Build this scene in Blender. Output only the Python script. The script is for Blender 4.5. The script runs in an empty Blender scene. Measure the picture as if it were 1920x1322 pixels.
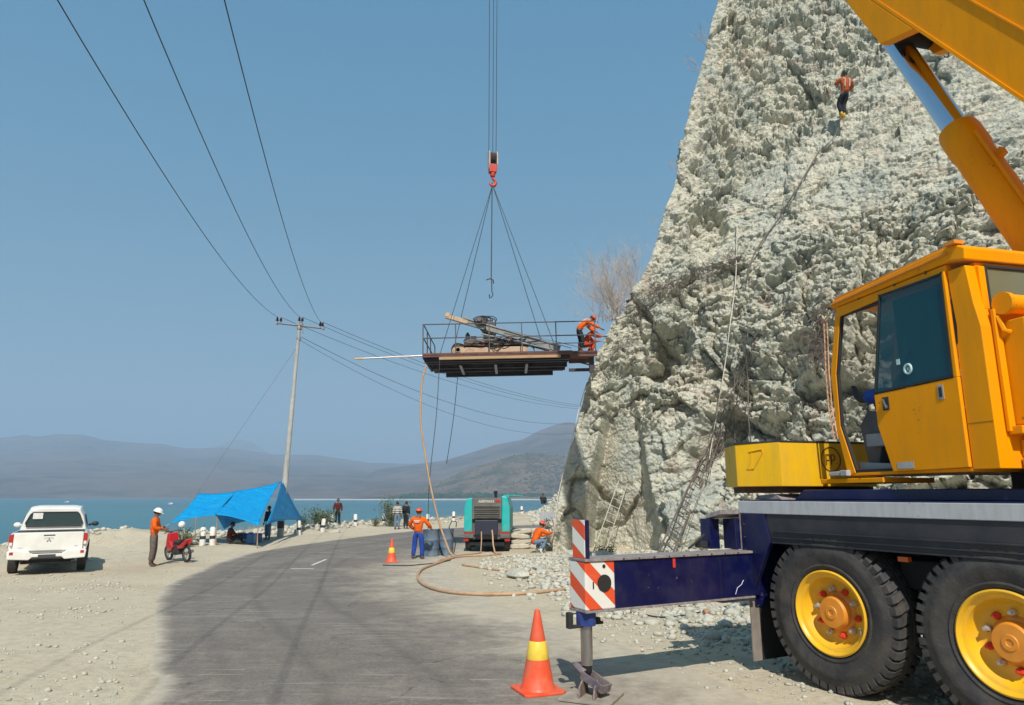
import bpy, bmesh, math, random
import numpy as np
from mathutils import Vector, Matrix, Euler

# ------------------------------------------------------------------ camera, light, exposure
sc = bpy.context.scene
EYE = 1.75
F_PX = 1300.0
PITCH = math.atan(267 / 1300.0)
cam_d = bpy.data.cameras.new('camera')
cam_d.sensor_width = 36.0
cam_d.lens = F_PX / 1920 * 36.0
cam_d.clip_start = 0.05
cam_d.clip_end = 60000
cam = bpy.data.objects.new('camera', cam_d)
sc.collection.objects.link(cam)
cam.location = (0, 0, EYE)
cam.rotation_euler = (math.pi / 2 + PITCH, 0, 0)
sc.camera = cam

SUN_EL = math.radians(46)
SUN_AZ = math.radians(177)          # clockwise from +Y: behind the camera, a touch to the right
world = bpy.data.worlds.new('World')
sc.world = world
world.use_nodes = True
wn = world.node_tree
wn.nodes.clear()
w_out = wn.nodes.new('ShaderNodeOutputWorld')
w_bg = wn.nodes.new('ShaderNodeBackground')
w_sky = wn.nodes.new('ShaderNodeTexSky')
w_sky.sky_type = 'NISHITA'
w_sky.sun_disc = False
w_sky.sun_elevation = SUN_EL
w_sky.sun_rotation = SUN_AZ
w_sky.air_density = 1.0
w_sky.dust_density = 1.2
w_sky.ozone_density = 1.5
w_hsv = wn.nodes.new('ShaderNodeHueSaturation')
w_hsv.inputs['Hue'].default_value = 0.487
w_hsv.inputs['Saturation'].default_value = 0.92
w_bg.inputs['Strength'].default_value = 0.077
wn.links.new(w_sky.outputs[0], w_hsv.inputs['Color'])
# a pale tropical haze: flatter from zenith to horizon than the clear-air model
w_sep = wn.nodes.new('ShaderNodeSeparateColor'); w_cmb = wn.nodes.new('ShaderNodeCombineColor')
wn.links.new(w_hsv.outputs[0], w_sep.inputs[0])
for i_, (k_, g_) in enumerate(((8.7, 1.0), (6.55, 0.42), (6.40, 0.14))):
    m0 = wn.nodes.new('ShaderNodeMath'); m0.operation = 'MULTIPLY'; m0.inputs[1].default_value = 0.085
    m1 = wn.nodes.new('ShaderNodeMath'); m1.operation = 'POWER'; m1.inputs[1].default_value = g_
    m2 = wn.nodes.new('ShaderNodeMath'); m2.operation = 'MULTIPLY'; m2.inputs[1].default_value = k_
    wn.links.new(w_sep.outputs[i_], m0.inputs[0]); wn.links.new(m0.outputs[0], m1.inputs[0]); wn.links.new(m1.outputs[0], m2.inputs[0])
    wn.links.new(m2.outputs[0], w_cmb.inputs[i_])
wn.links.new(w_cmb.outputs[0], w_bg.inputs[0])
wn.links.new(w_bg.outputs[0], w_out.inputs[0])
sun_d = bpy.data.lights.new('sun', 'SUN')
sun_d.energy = 4.7
sun_d.angle = math.radians(0.5)
sun_d.color = (1.0, 0.95, 0.87)
sun = bpy.data.objects.new('sun', sun_d)
sc.collection.objects.link(sun)
_sd = Vector((math.sin(SUN_AZ) * math.cos(SUN_EL), math.cos(SUN_AZ) * math.cos(SUN_EL), math.sin(SUN_EL)))
sun.rotation_euler = (-_sd).to_track_quat('-Z', 'Y').to_euler()
sun.location = (5, -10, 40)
sc.view_settings.view_transform = 'Standard'
sc.view_settings.look = 'None'
sc.view_settings.exposure = 0.0
sc.view_settings.gamma = 1.0
sc.view_settings.use_curve_mapping = False
sc.render.engine = 'CYCLES'
sc.cycles.use_denoising = True
sc.cycles.max_bounces = 8
sc.cycles.transparent_max_bounces = 16
sc.cycles.volume_bounces = 1

COL = sc.collection
rnd = random.Random(7)
rng = np.random.default_rng(11)

# ------------------------------------------------------------------ materials
def material(name, col, rough=0.6, metal=0.0, var=0.0, scale=4.0, dirt=None, dirt_amt=0.0, dirt_scale=3.0,
             bump=0.0, bump_scale=30.0, coat=0.0, spec=0.5, streak=False, chips=None):
    m = bpy.data.materials.new(name)
    m.use_nodes = True
    nt = m.node_tree
    b = nt.nodes['Principled BSDF']
    b.inputs['Base Color'].default_value = (*col, 1)
    b.inputs['Roughness'].default_value = rough
    b.inputs['Metallic'].default_value = metal
    b.inputs['Coat Weight'].default_value = coat
    b.inputs['Specular IOR Level'].default_value = spec
    tc = nt.nodes.new('ShaderNodeTexCoord')
    src = tc.outputs['Object']
    last = None
    if var > 0:
        n = nt.nodes.new('ShaderNodeTexNoise'); n.inputs['Scale'].default_value = scale
        n.inputs['Detail'].default_value = 6
        nt.links.new(src, n.inputs['Vector'])
        r = nt.nodes.new('ShaderNodeValToRGB')
        r.color_ramp.elements[0].position = 0.3; r.color_ramp.elements[1].position = 0.7
        r.color_ramp.elements[0].color = (*[max(0, c * (1 - var)) for c in col], 1)
        r.color_ramp.elements[1].color = (*[min(1, c * (1 + var)) for c in col], 1)
        nt.links.new(n.outputs[0], r.inputs[0])
        last = r.outputs[0]
    if dirt is not None:
        n2 = nt.nodes.new('ShaderNodeTexNoise'); n2.inputs['Scale'].default_value = dirt_scale
        n2.inputs['Detail'].default_value = 9; n2.inputs['Roughness'].default_value = 0.7
        if streak:
            mp = nt.nodes.new('ShaderNodeMapping'); mp.inputs['Scale'].default_value = (3, 3, 0.5)
            nt.links.new(src, mp.inputs[0]); nt.links.new(mp.outputs[0], n2.inputs['Vector'])
        else:
            nt.links.new(src, n2.inputs['Vector'])
        r2 = nt.nodes.new('ShaderNodeValToRGB')
        r2.color_ramp.elements[0].position = 0.42; r2.color_ramp.elements[1].position = 0.72
        r2.color_ramp.elements[0].color = (0, 0, 0, 1)
        r2.color_ramp.elements[1].color = (dirt_amt, dirt_amt, dirt_amt, 1)
        nt.links.new(n2.outputs[0], r2.inputs[0])
        mx = nt.nodes.new('ShaderNodeMix'); mx.data_type = 'RGBA'
        nt.links.new(r2.outputs[0], mx.inputs[0])
        if last is not None: nt.links.new(last, mx.inputs[6])
        else: mx.inputs[6].default_value = (*col, 1)
        mx.inputs[7].default_value = (*dirt, 1)
        last = mx.outputs[2]
        mr = nt.nodes.new('ShaderNodeMapRange')
        mr.inputs['To Min'].default_value = rough; mr.inputs['To Max'].default_value = min(1, rough + 0.4)
        nt.links.new(r2.outputs[0], mr.inputs['Value']); nt.links.new(mr.outputs[0], b.inputs['Roughness'])
    if chips is not None:
        n4 = nt.nodes.new('ShaderNodeTexNoise'); n4.inputs['Scale'].default_value = 17; n4.inputs['Detail'].default_value = 7; n4.inputs['Roughness'].default_value = 0.75
        nt.links.new(src, n4.inputs['Vector'])
        n5 = nt.nodes.new('ShaderNodeTexNoise'); n5.inputs['Scale'].default_value = 1.3; nt.links.new(src, n5.inputs['Vector'])
        ad = nt.nodes.new('ShaderNodeMath'); ad.operation = 'MULTIPLY_ADD'; ad.inputs[1].default_value = 0.45; nt.links.new(n5.outputs[0], ad.inputs[0]); nt.links.new(n4.outputs[0], ad.inputs[2])
        gt = nt.nodes.new('ShaderNodeMapRange'); gt.inputs['From Min'].default_value = 0.915; gt.inputs['From Max'].default_value = 0.93; nt.links.new(ad.outputs[0], gt.inputs['Value'])
        mc_ = nt.nodes.new('ShaderNodeMix'); mc_.data_type = 'RGBA'; nt.links.new(gt.outputs[0], mc_.inputs[0]); nt.links.new(last, mc_.inputs[6]); mc_.inputs[7].default_value = (*chips, 1); last = mc_.outputs[2]
    if last is not None: nt.links.new(last, b.inputs['Base Color'])
    if bump > 0:
        n3 = nt.nodes.new('ShaderNodeTexNoise'); n3.inputs['Scale'].default_value = bump_scale
        n3.inputs['Detail'].default_value = 5
        nt.links.new(src, n3.inputs['Vector'])
        bp = nt.nodes.new('ShaderNodeBump'); bp.inputs['Strength'].default_value = bump
        bp.inputs['Distance'].default_value = 0.02
        nt.links.new(n3.outputs[0], bp.inputs['Height']); nt.links.new(bp.outputs[0], b.inputs['Normal'])
    return m

def ramp(nt, fac, stops):
    r = nt.nodes.new('ShaderNodeValToRGB')
    e = r.color_ramp.elements
    while len(e) < len(stops): e.new(0.5)
    for i, (p, c) in enumerate(stops):
        e[i].position = p
        e[i].color = (*c, 1) if len(c) == 3 else c
    nt.links.new(fac, r.inputs[0])
    return r.outputs[0]

def mixc(nt, fac, a, b):
    mx = nt.nodes.new('ShaderNodeMix'); mx.data_type = 'RGBA'
    for i, v in ((0, fac), (6, a), (7, b)):
        if isinstance(v, (int, float)): mx.inputs[i].default_value = v
        elif isinstance(v, tuple): mx.inputs[i].default_value = (*v, 1)
        else: nt.links.new(v, mx.inputs[i])
    return mx.outputs[2]

def noise_n(nt, vec, scale, detail=6, rough=0.55, dist=0.0):
    n = nt.nodes.new('ShaderNodeTexNoise')
    n.inputs['Scale'].default_value = scale; n.inputs['Detail'].default_value = detail
    n.inputs['Roughness'].default_value = rough; n.inputs['Distortion'].default_value = dist
    nt.links.new(vec, n.inputs['Vector'])
    return n.outputs[0]

def bump_n(nt, height, strength, dist, normal=None):
    bp = nt.nodes.new('ShaderNodeBump')
    bp.inputs['Strength'].default_value = strength; bp.inputs['Distance'].default_value = dist
    nt.links.new(height, bp.inputs['Height'])
    if normal is not None: nt.links.new(normal, bp.inputs['Normal'])
    return bp.outputs[0]

def scaled(nt, vec, s):
    mp = nt.nodes.new('ShaderNodeMapping'); mp.inputs['Scale'].default_value = s
    nt.links.new(vec, mp.inputs[0]); return mp.outputs[0]

def math_n(nt, op, a, b=None, clamp=False):
    n = nt.nodes.new('ShaderNodeMath'); n.operation = op; n.use_clamp = clamp
    for i, v in ((0, a), (1, b)):
        if v is None: continue
        if isinstance(v, (int, float)): n.inputs[i].default_value = v
        else: nt.links.new(v, n.inputs[i])
    return n.outputs[0]

def blank_mat(name):
    m = bpy.data.materials.new(name); m.use_nodes = True
    nt = m.node_tree; b = nt.nodes['Principled BSDF']
    tc = nt.nodes.new('ShaderNodeTexCoord')
    return m, nt, b, tc.outputs['Object']

# ------------------------------------------------------------------ mesh helpers
class Geo:
    def __init__(self): self.v = []; self.f = []; self.mi = []
    def add(self, vs, fs, mi=0):
        o = len(self.v); self.v += [tuple(p) for p in vs]
        self.f += [tuple(i + o for i in f) for f in fs]; self.mi += [mi] * len(fs)
        return self
    def box(self, c, s, rot=None, mi=0):
        hx, hy, hz = s[0] / 2, s[1] / 2, s[2] / 2
        vs = [Vector((x, y, z)) for z in (-hz, hz) for x, y in ((-hx, -hy), (hx, -hy), (hx, hy), (-hx, hy))]
        if rot is not None:
            R = rot if isinstance(rot, Matrix) else Euler(rot).to_matrix()
            vs = [R @ v for v in vs]
        vs = [v + Vector(c) for v in vs]
        return self.add(vs, [(3, 2, 1, 0), (4, 5, 6, 7), (0, 1, 5, 4), (1, 2, 6, 5), (2, 3, 7, 6), (3, 0, 4, 7)], mi)
    def bb(self, a, b, mi=0):
        return self.box([(a[i] + b[i]) / 2 for i in range(3)], [abs(b[i] - a[i]) for i in range(3)], None, mi)
    def prism(self, poly, axis, a0, a1, mi=0):
        """poly in the two other axes (cyclic order), extruded along axis"""
        n = len(poly)
        def P(p, a):
            if axis == 0: return (a, p[0], p[1])
            if axis == 1: return (p[0], a, p[1])
            return (p[0], p[1], a)
        vs = [P(p, a0) for p in poly] + [P(p, a1) for p in poly]
        fs = [tuple(range(n)), tuple(range(2 * n - 1, n - 1, -1))]
        fs += [(i + n, (i + 1) % n + n, (i + 1) % n, i) for i in range(n)]
        return self.add(vs, fs, mi)
    def tube(self, pts, r, n=8, mi=0, caps=True, closed=False):
        pts = [Vector(p) for p in pts]
        m = len(pts)
        rs = r if isinstance(r, (list, tuple)) else [r] * m
        up = None; rings = []
        for i, p in enumerate(pts):
            if closed: d = pts[(i + 1) % m] - pts[i - 1]
            else: d = pts[min(i + 1, m - 1)] - pts[max(i - 1, 0)]
            if d.length < 1e-9: d = Vector((0, 0, 1))
            d.normalize()
            if up is None:
                up = Vector((0, 0, 1)) if abs(d.z) < 0.9 else Vector((1, 0, 0))
            a = up - d * up.dot(d)
            if a.length < 1e-6: a = Vector((1, 0, 0)) - d * d.x
            a.normalize(); b = d.cross(a); up = a
            rings.append([p + (a * math.cos(t) + b * math.sin(t)) * rs[i] for t in [2 * math.pi * k / n for k in range(n)]])
        vs = [v for ring in rings for v in ring]
        fs = []
        for i in range(m if closed else m - 1):
            j = (i + 1) % m
            for k in range(n):
                k2 = (k + 1) % n
                fs.append((i * n + k, i * n + k2, j * n + k2, j * n + k))
        if caps and not closed:
            fs.append(tuple(range(n - 1, -1, -1))); fs.append(tuple(range((m - 1) * n, m * n)))
        return self.add(vs, fs, mi)
    def lathe(self, prof, origin=(0, 0, 0), axis=(0, 0, 1), n=24, mi=0, mis=None, caps=True):
        """prof: list of (radius, height along axis)"""
        ax = Vector(axis).normalized()
        a = Vector((0, 0, 1)) if abs(ax.z) < 0.9 else Vector((1, 0, 0))
        a = (a - ax * a.dot(ax)).normalized(); b = ax.cross(a)
        o = Vector(origin); base = len(self.v)
        for (r, h) in prof:
            for k in range(n):
                t = 2 * math.pi * k / n
                self.v.append(tuple(o + ax * h + (a * math.cos(t) + b * math.sin(t)) * r))
        for i in range(len(prof) - 1):
            for k in range(n):
                k2 = (k + 1) % n
                self.f.append((base + i * n + k, base + i * n + k2, base + (i + 1) * n + k2, base + (i + 1) * n + k))
                self.mi.append(mis[i] if mis else mi)
        for i, rev in ((0, True), (len(prof) - 1, False)):
            if caps and prof[i][0] > 1e-4:
                idx = [base + i * n + k for k in range(n)]
                self.f.append(tuple(idx[::-1] if rev else idx)); self.mi.append(mi)
        return self
    def ball(self, c, r, n=12, mi=0, zmin=-1.0):
        R = r if isinstance(r, (tuple, list)) else (r, r, r)
        base = len(self.v); m = n // 2
        ph0 = math.asin(max(-1, zmin))
        for i in range(m + 1):
            ph = ph0 + (math.pi / 2 - ph0) * i / m
            for k in range(n):
                t = 2 * math.pi * k / n
                self.v.append((c[0] + R[0] * math.cos(ph) * math.cos(t), c[1] + R[1] * math.cos(ph) * math.sin(t), c[2] + R[2] * math.sin(ph)))
        for i in range(m):
            for k in range(n):
                k2 = (k + 1) % n
                self.f.append((base + i * n + k, base + i * n + k2, base + (i + 1) * n + k2, base + (i + 1) * n + k)); self.mi.append(mi)
        if zmin > -0.99:
            self.f.append(tuple(base + k for k in range(n - 1, -1, -1))); self.mi.append(mi)
        return self
    def xf(self, M, start=0):
        self.v = self.v[:start] + [tuple(M @ Vector(p)) for p in self.v[start:]]
        return self

def far_pieces(geo):
    """groups of faces that lie apart from each other, or None when the mesh is one piece"""
    n = len(geo.v); par = list(range(n))
    def find(a):
        while par[a] != a: par[a] = par[par[a]]; a = par[a]
        return a
    for f in geo.f:
        r = find(f[0])
        for k in f[1:]:
            q = find(k)
            if q != r: par[q] = r
    V_ = np.array(geo.v); rt = np.array([find(i) for i in range(n)]); ids, isl = np.unique(rt, return_inverse=True); k = len(ids)
    if k < 2 or k > 60: return None
    lo = np.full((k, 3), np.inf); hi = -lo
    np.minimum.at(lo, isl, V_); np.maximum.at(hi, isl, V_)
    size = (hi - lo).max(1); gap = np.maximum(0, np.maximum(lo[:, None] - hi[None], lo[None] - hi[:, None]))
    near = np.sqrt((gap ** 2).sum(2)) <= np.maximum(0.02, 0.5 * np.maximum(size[:, None], size[None]))
    lab = list(range(k))
    for _ in range(k):
        ch = False
        for i in range(k):
            m = min(lab[j] for j in range(k) if near[i, j])
            if m < lab[i]: lab[i] = m; ch = True
        if not ch: break
    groups = sorted(set(lab))
    if len(groups) < 2: return None
    out = []
    for gl in groups:
        g = Geo(); keep = {}
        for f, mi in zip(geo.f, geo.mi):
            if lab[isl[f[0]]] != gl: continue
            for v in f:
                if v not in keep: keep[v] = len(g.v); g.v.append(geo.v[v])
            g.f.append(tuple(keep[v] for v in f)); g.mi.append(mi)
        out.append(g)
    return out

def new_obj(name, geo, mats, parent=None, M=None, smooth=False, bevel=0.0, label=None, seg=2, whole=False):
    if parent is not None and not whole and len(geo.v) < 3000:
        fp_ = far_pieces(geo)
        if fp_: return [new_obj(name, q, mats, parent, M, smooth, bevel, label, seg, True) for q in fp_][0]
    me = bpy.data.meshes.new(name)
    vs = geo.v
    if M is not None: vs = [tuple(M @ Vector(p)) for p in vs]
    me.from_pydata(vs, [], geo.f)
    ms = mats if isinstance(mats, (list, tuple)) else [mats]
    for m in ms: me.materials.append(m)
    if len(ms) > 1: me.polygons.foreach_set('material_index', geo.mi)
    if smooth:
        me.polygons.foreach_set('use_smooth', [True] * len(me.polygons))
    me.validate(); me.update()
    o = bpy.data.objects.new(name, me)
    COL.objects.link(o)
    if parent is not None: o.parent = parent
    if smooth and smooth != 'all':
        me.set_sharp_from_angle(angle=math.radians(40))
    if bevel > 0:
        bm = o.modifiers.new('bevel', 'BEVEL'); bm.width = bevel; bm.segments = seg; bm.limit_method = 'ANGLE'
        bm.angle_limit = math.radians(35); bm.harden_normals = False
    if label: o['label'] = label
    return o

def tag(o, label, cat, group=None, kind=None):
    o['label'] = label; o['category'] = cat
    if group: o['group'] = group
    if kind: o['kind'] = kind
    return o

def root(name, label, cat, loc=(0, 0, 0), rz=0.0, group=None):
    o = bpy.data.objects.new(name, None); COL.objects.link(o)
    o.location = loc; o.rotation_euler = (0, 0, rz); o.empty_display_size = 0.2
    return tag(o, label, cat, group)

def copy_tree(o, parent=None):
    c = o.copy(); COL.objects.link(c)
    if parent is not None: c.parent = parent
    for ch in [x for x in bpy.data.objects if x.parent == o]: copy_tree(ch, c)
    return c

def np_mesh(name, V, F, mat, smooth=True):
    me = bpy.data.meshes.new(name)
    V = np.asarray(V, dtype=np.float32); F = np.asarray(F, dtype=np.int32)
    k = F.shape[1]
    me.vertices.add(len(V)); me.vertices.foreach_set('co', V.ravel())
    me.loops.add(F.size); me.loops.foreach_set('vertex_index', F.ravel())
    me.polygons.add(len(F))
    me.polygons.foreach_set('loop_start', np.arange(0, F.size, k, dtype=np.int32))
    me.polygons.foreach_set('loop_total', np.full(len(F), k, dtype=np.int32))
    me.update(calc_edges=True)
    if smooth: me.polygons.foreach_set('use_smooth', np.ones(len(F), dtype=bool))
    me.materials.append(mat)
    o = bpy.data.objects.new(name, me); COL.objects.link(o)
    return o

def grid_faces(nr, nc):
    i = np.arange(nr - 1)[:, None] * nc + np.arange(nc - 1)[None, :]
    return np.stack([i, i + 1, i + nc + 1, i + nc], axis=-1).reshape(-1, 4)

# ------------------------------------------------------------------ numpy noise
_pt = np.random.default_rng(3).integers(0, 2**31, size=4096)
def _h(ix, iy, iz, seed=0):
    return _pt[(ix * 73 + iy * 1597 + iz * 3571 + seed * 911 + (_pt[(iy * 31 + ix + iz * 7) & 4095] & 1023)) & 4095]
def perlin(p, seed=0):
    i = np.floor(p).astype(np.int64); f = p - i
    u = f * f * f * (f * (f * 6 - 15) + 10)
    res = 0
    for dx in (0, 1):
        for dy in (0, 1):
            for dz in (0, 1):
                h = _h(i[..., 0] + dx, i[..., 1] + dy, i[..., 2] + dz, seed)
                g = (((h & 255) / 127.5 - 1) * (f[..., 0] - dx) + (((h >> 8) & 255) / 127.5 - 1) * (f[..., 1] - dy)
                     + (((h >> 16) & 255) / 127.5 - 1) * (f[..., 2] - dz))
                w = (u[..., 0] if dx else 1 - u[..., 0]) * (u[..., 1] if dy else 1 - u[..., 1]) * (u[..., 2] if dz else 1 - u[..., 2])
                res = res + g * w
    return res
def fbm(p, oct=4, seed=0, lac=2.03, gain=0.5, ridged=False):
    a = 1.0; s = 0; t = 0
    for k in range(oct):
        n = perlin(p, seed + k * 17)
        if ridged: n = 1 - np.abs(n) * 2.2
        s = s + n * a; t += a
        p = p * lac + 13.7; a *= gain
    return s / t
def worley(p, seed=0, facets=False):
    i = np.floor(p).astype(np.int64); f = p - i
    d1 = np.full(p.shape[:-1], 9.0); d2 = d1.copy(); cid = np.zeros(p.shape[:-1]); tilt = np.zeros(p.shape[:-1])
    for dx in (-1, 0, 1):
        for dy in (-1, 0, 1):
            for dz in (-1, 0, 1):
                h = _h(i[..., 0] + dx, i[..., 1] + dy, i[..., 2] + dz, seed)
                qx = dx + (h & 255) / 255 - f[..., 0]; qy = dy + ((h >> 8) & 255) / 255 - f[..., 1]; qz = dz + ((h >> 16) & 255) / 255 - f[..., 2]
                d = np.sqrt(qx * qx + qy * qy + qz * qz)
                c = ((h >> 3) & 1023) / 1023
                near = d < d1
                d2 = np.where(near, d1, np.minimum(d2, d))
                cid = np.where(near, c, cid)
                if facets:
                    ax = ((h >> 5) & 255) / 127.5 - 1; az = ((h >> 13) & 255) / 127.5 - 1
                    tilt = np.where(near, -(qx * ax + qz * az), tilt)
                d1 = np.where(near, d, d1)
    return (d1, d2, cid, tilt) if facets else (d1, d2, cid)
def P3(x, y, z=0.0):
    x, y, z = np.broadcast_arrays(x, y, z)
    return np.stack([x, y, z], axis=-1).astype(float)
def sstep(a, b, x):
    t = np.clip((x - a) / (b - a), 0, 1); return t * t * (3 - 2 * t)
# ------------------------------------------------------------------ terrain functions
# road: stations (left edge, right edge), metres on the ground
ROAD = [((-1.6, -6), (4.0, -6)), ((-2.2, 0), (3.2, 0)), ((-3.3, 6.4), (2.3, 6.4)), ((-3.9, 7.7), (2.0, 7.7)), ((-4.55, 9.1), (1.3, 9.5)),
        ((-6.0, 12), (0.3, 12.2)), ((-7.9, 16), (-0.5, 15.5)), ((-8.75, 19), (-1.2, 19)), ((-9.6, 23.5), (-1.4, 23)), ((-9.8, 28.3), (-0.5, 28)),
        ((-8.3, 36), (1.5, 33)), ((-6.3, 42.3), (3.5, 38)), ((-2.6, 48.2), (6, 42.5)), ((2.5, 51.5), (9, 45.5)), ((9, 54), (14, 48)), ((18, 57), (22, 50))]
COAST = [(-120, 30), (-60, 26), (-30, 26.5), (-21, 28), (-19.2, 33), (-17, 37), (-14.6, 38.4), (-13.3, 41), (-12.3, 46), (-10.3, 49), (-7.0, 55.5), (-3.2, 62), (1.0, 72), (4, 84), (9, 100), (20, 125), (60, 160)]
SEA_Z = EYE - 12.0
def catmull(P, m=8):
    P = np.array(P, float); out = []
    for i in range(len(P) - 1):
        p0 = P[max(i - 1, 0)]; p1 = P[i]; p2 = P[i + 1]; p3 = P[min(i + 2, len(P) - 1)]
        for k in range(m):
            t = k / m
            out.append(0.5 * (2 * p1 + (p2 - p0) * t + (2 * p0 - 5 * p1 + 4 * p2 - p3) * t * t + (3 * p1 - p0 - 3 * p2 + p3) * t ** 3))
    out.append(P[-1]); return np.array(out)
road_L = catmull([a for a, b in ROAD]); road_R = catmull([b for a, b in ROAD])
coast_pts = catmull(COAST, 6)
def poly_signed(poly, x, y):
    """distance to an open polyline; sign + on its right-hand side"""
    best = np.full(x.shape, 1e9); sg = np.ones(x.shape)
    for i in range(len(poly) - 1):
        a = poly[i]; d = poly[i + 1] - a; L = d @ d
        if L < 1e-9: continue
        t = np.clip(((x - a[0]) * d[0] + (y - a[1]) * d[1]) / L, 0, 1)
        dx = x - a[0] - t * d[0]; dy = y - a[1] - t * d[1]
        q = dx * dx + dy * dy
        cr = d[0] * dy - d[1] * dx
        m = q < best
        best = np.where(m, q, best); sg = np.where(m, np.where(cr < 0, 1.0, -1.0), sg)
    return np.sqrt(best) * sg
def base_z(x, y):
    return -0.35 * sstep(6.5, 19, y) + 0 * x
def road_in(x, y):
    """>0 inside the road"""
    dl = poly_signed(road_L, x, y); dr = -poly_signed(road_R, x, y)
    return np.minimum(dl, dr)
def ground_z(x, y, detail=True):
    x = np.asarray(x, float); y = np.asarray(y, float)
    z = base_z(x, y)
    ri = road_in(x, y)
    off = sstep(0.2, 2.2, -ri)
    near = sstep(4, 9, y)
    z = z + off * (0.05 * fbm(P3(x * 0.35, y * 0.35), 3, 5) * 2)
    # rubble berm at the cliff foot
    rub = sstep(1.2, 4.5, -ri) * sstep(0.5, 2.5, x + 1.5) * sstep(9, 12, y)
    z = z + rub * (0.10 + 0.16 * fbm(P3(x * 0.8, y * 0.8), 4, 9))
    # mound at the left edge of the lay-by
    z = z + 0.62 * np.exp(-(((x + 17.2) / 2.6) ** 2 + ((y - 31.5) / 2.4) ** 2)) * (1 + 0.5 * fbm(P3(x, y), 3, 2))
    z = z + 0.30 * np.exp(-(((x + 22.5) / 3.0) ** 2 + ((y - 27.0) / 2.0) ** 2))
    # bank of earth and stones beyond the road
    cd = poly_signed(coast_pts, x, y)
    edge = np.exp(-((cd - 0.8) / 1.1) ** 2) * sstep(34, 40, y)
    z = z + edge * 0.22 * (1 + 1.2 * fbm(P3(x * 0.9, y * 0.9), 3, 21))
    # cut slope behind the cliff
    z = z + sstep(2.0, 11, x - 0.02 * (y - 60)) * sstep(50, 60, y) * 7.0 * (1 - sstep(110, 160, y))* (1 + 0.25 * fbm(P3(x * 0.3, y * 0.3), 4, 4))
    if detail:
        z = z + off * 0.022 * fbm(P3(x * 3.1, y * 3.1), 4, 33)
    # drop to the sea
    jag = 0.9 * fbm(P3(x * 0.25, y * 0.25), 3, 44)
    z = z - 13.0 * sstep(0.0, 9.0, -(cd + jag)) - 0.6 * sstep(0, 1.0, -(cd + jag))
    z = z - 0.05 * sstep(0.0, 0.6, ri)
    return z

# ------------------------------------------------------------------ ground sheet
gm, nt, b, ob = blank_mat('dusty_gravel')
n1 = noise_n(nt, ob, 0.35, 5); n2 = noise_n(nt, ob, 9.0, 8, 0.7); n3 = noise_n(nt, ob, 55.0, 4, 0.6)
c1 = ramp(nt, n1, [(0.35, (0.48, 0.405, 0.28)), (0.55, (0.54, 0.475, 0.345)), (0.72, (0.45, 0.375, 0.26))])
c2 = ramp(nt, n2, [(0.32, (0.30, 0.255, 0.19)), (0.48, (0.53, 0.465, 0.345)), (0.62, (0.62, 0.56, 0.43))])
c = mixc(nt, 0.45, c1, c2)
v = nt.nodes.new('ShaderNodeTexVoronoi'); v.inputs['Scale'].default_value = 16.0; nt.links.new(ob, v.inputs['Vector'])
peb = ramp(nt, v.outputs['Distance'], [(0.10, (1, 1, 1)), (0.22, (0, 0, 0))])
pc = nt.nodes.new('ShaderNodeSeparateColor'); nt.links.new(v.outputs['Color'], pc.inputs[0])
pm = math_n(nt, 'MULTIPLY', peb, math_n(nt, 'GREATER_THAN', pc.outputs[0], 0.62))
pcol = ramp(nt, pc.outputs[1], [(0.0, (0.35, 0.34, 0.28)), (0.5, (0.62, 0.62, 0.54)), (1.0, (0.72, 0.71, 0.66))])
c = mixc(nt, pm, c, pcol)
n6 = noise_n(nt, ob, 0.16, 5, 0.6, 0.5)
c = mixc(nt, math_n(nt, 'MULTIPLY', ramp(nt, n6, [(0.50, (0, 0, 0)), (0.68, (1, 1, 1))]), 0.45), c, (0.40, 0.31, 0.20))
n7 = noise_n(nt, ob, 2.3, 7, 0.7)
c = mixc(nt, math_n(nt, 'MULTIPLY', ramp(nt, n7, [(0.52, (0, 0, 0)), (0.66, (1, 1, 1))]), 0.35), c, (0.36, 0.32, 0.25))
nt.links.new(c, b.inputs['Base Color']); b.inputs['Roughness'].default_value = 0.95; b.inputs['Specular IOR Level'].default_value = 0.2
h = math_n(nt, 'ADD', math_n(nt, 'MULTIPLY', n2, 1.2), math_n(nt, 'ADD', math_n(nt, 'MULTIPLY', n3, 0.35), math_n(nt, 'MULTIPLY', pm, 0.5)))
nt.links.new(bump_n(nt, h, 0.7, 0.03), b.inputs['Normal'])

ys = [-12.0]
while ys[-1] < 330:
    y = ys[-1]; ys.append(y + max(0.075, 0.0075 * abs(y)) if y > 3 else y + 0.4)
ys = np.array(ys); ss = np.linspace(-1.15, 1.15, 420)
Y, S = np.meshgrid(ys, ss, indexing='ij')
X = S * (np.abs(Y) * 0.95 + 8) + 0 * Y
Z = ground_z(X, Y)
ground = np_mesh('ground', np.stack([X, Y, Z], -1).reshape(-1, 3), grid_faces(len(ys), len(ss)), gm)
ground['kind'] = 'structure'
RI = road_in(X, Y)
def look(T, x, y):
    """read a table laid out on the ground grid"""
    i = int(np.clip(np.searchsorted(ys, y) - 1, 0, len(ys) - 2)); fy = (y - ys[i]) / (ys[i + 1] - ys[i])
    s = (x / (abs(y) * 0.95 + 8) - ss[0]) / (ss[1] - ss[0]); j = int(min(max(s, 0), len(ss) - 2)); fx_ = min(max(s - j, 0), 1)
    return float((T[i, j] * (1 - fx_) + T[i, j + 1] * fx_) * (1 - fy) + (T[i + 1, j] * (1 - fx_) + T[i + 1, j + 1] * fx_) * fy)
Z_GROUND = Z
def gz(x, y): return look(Z_GROUND, x, y)

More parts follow.
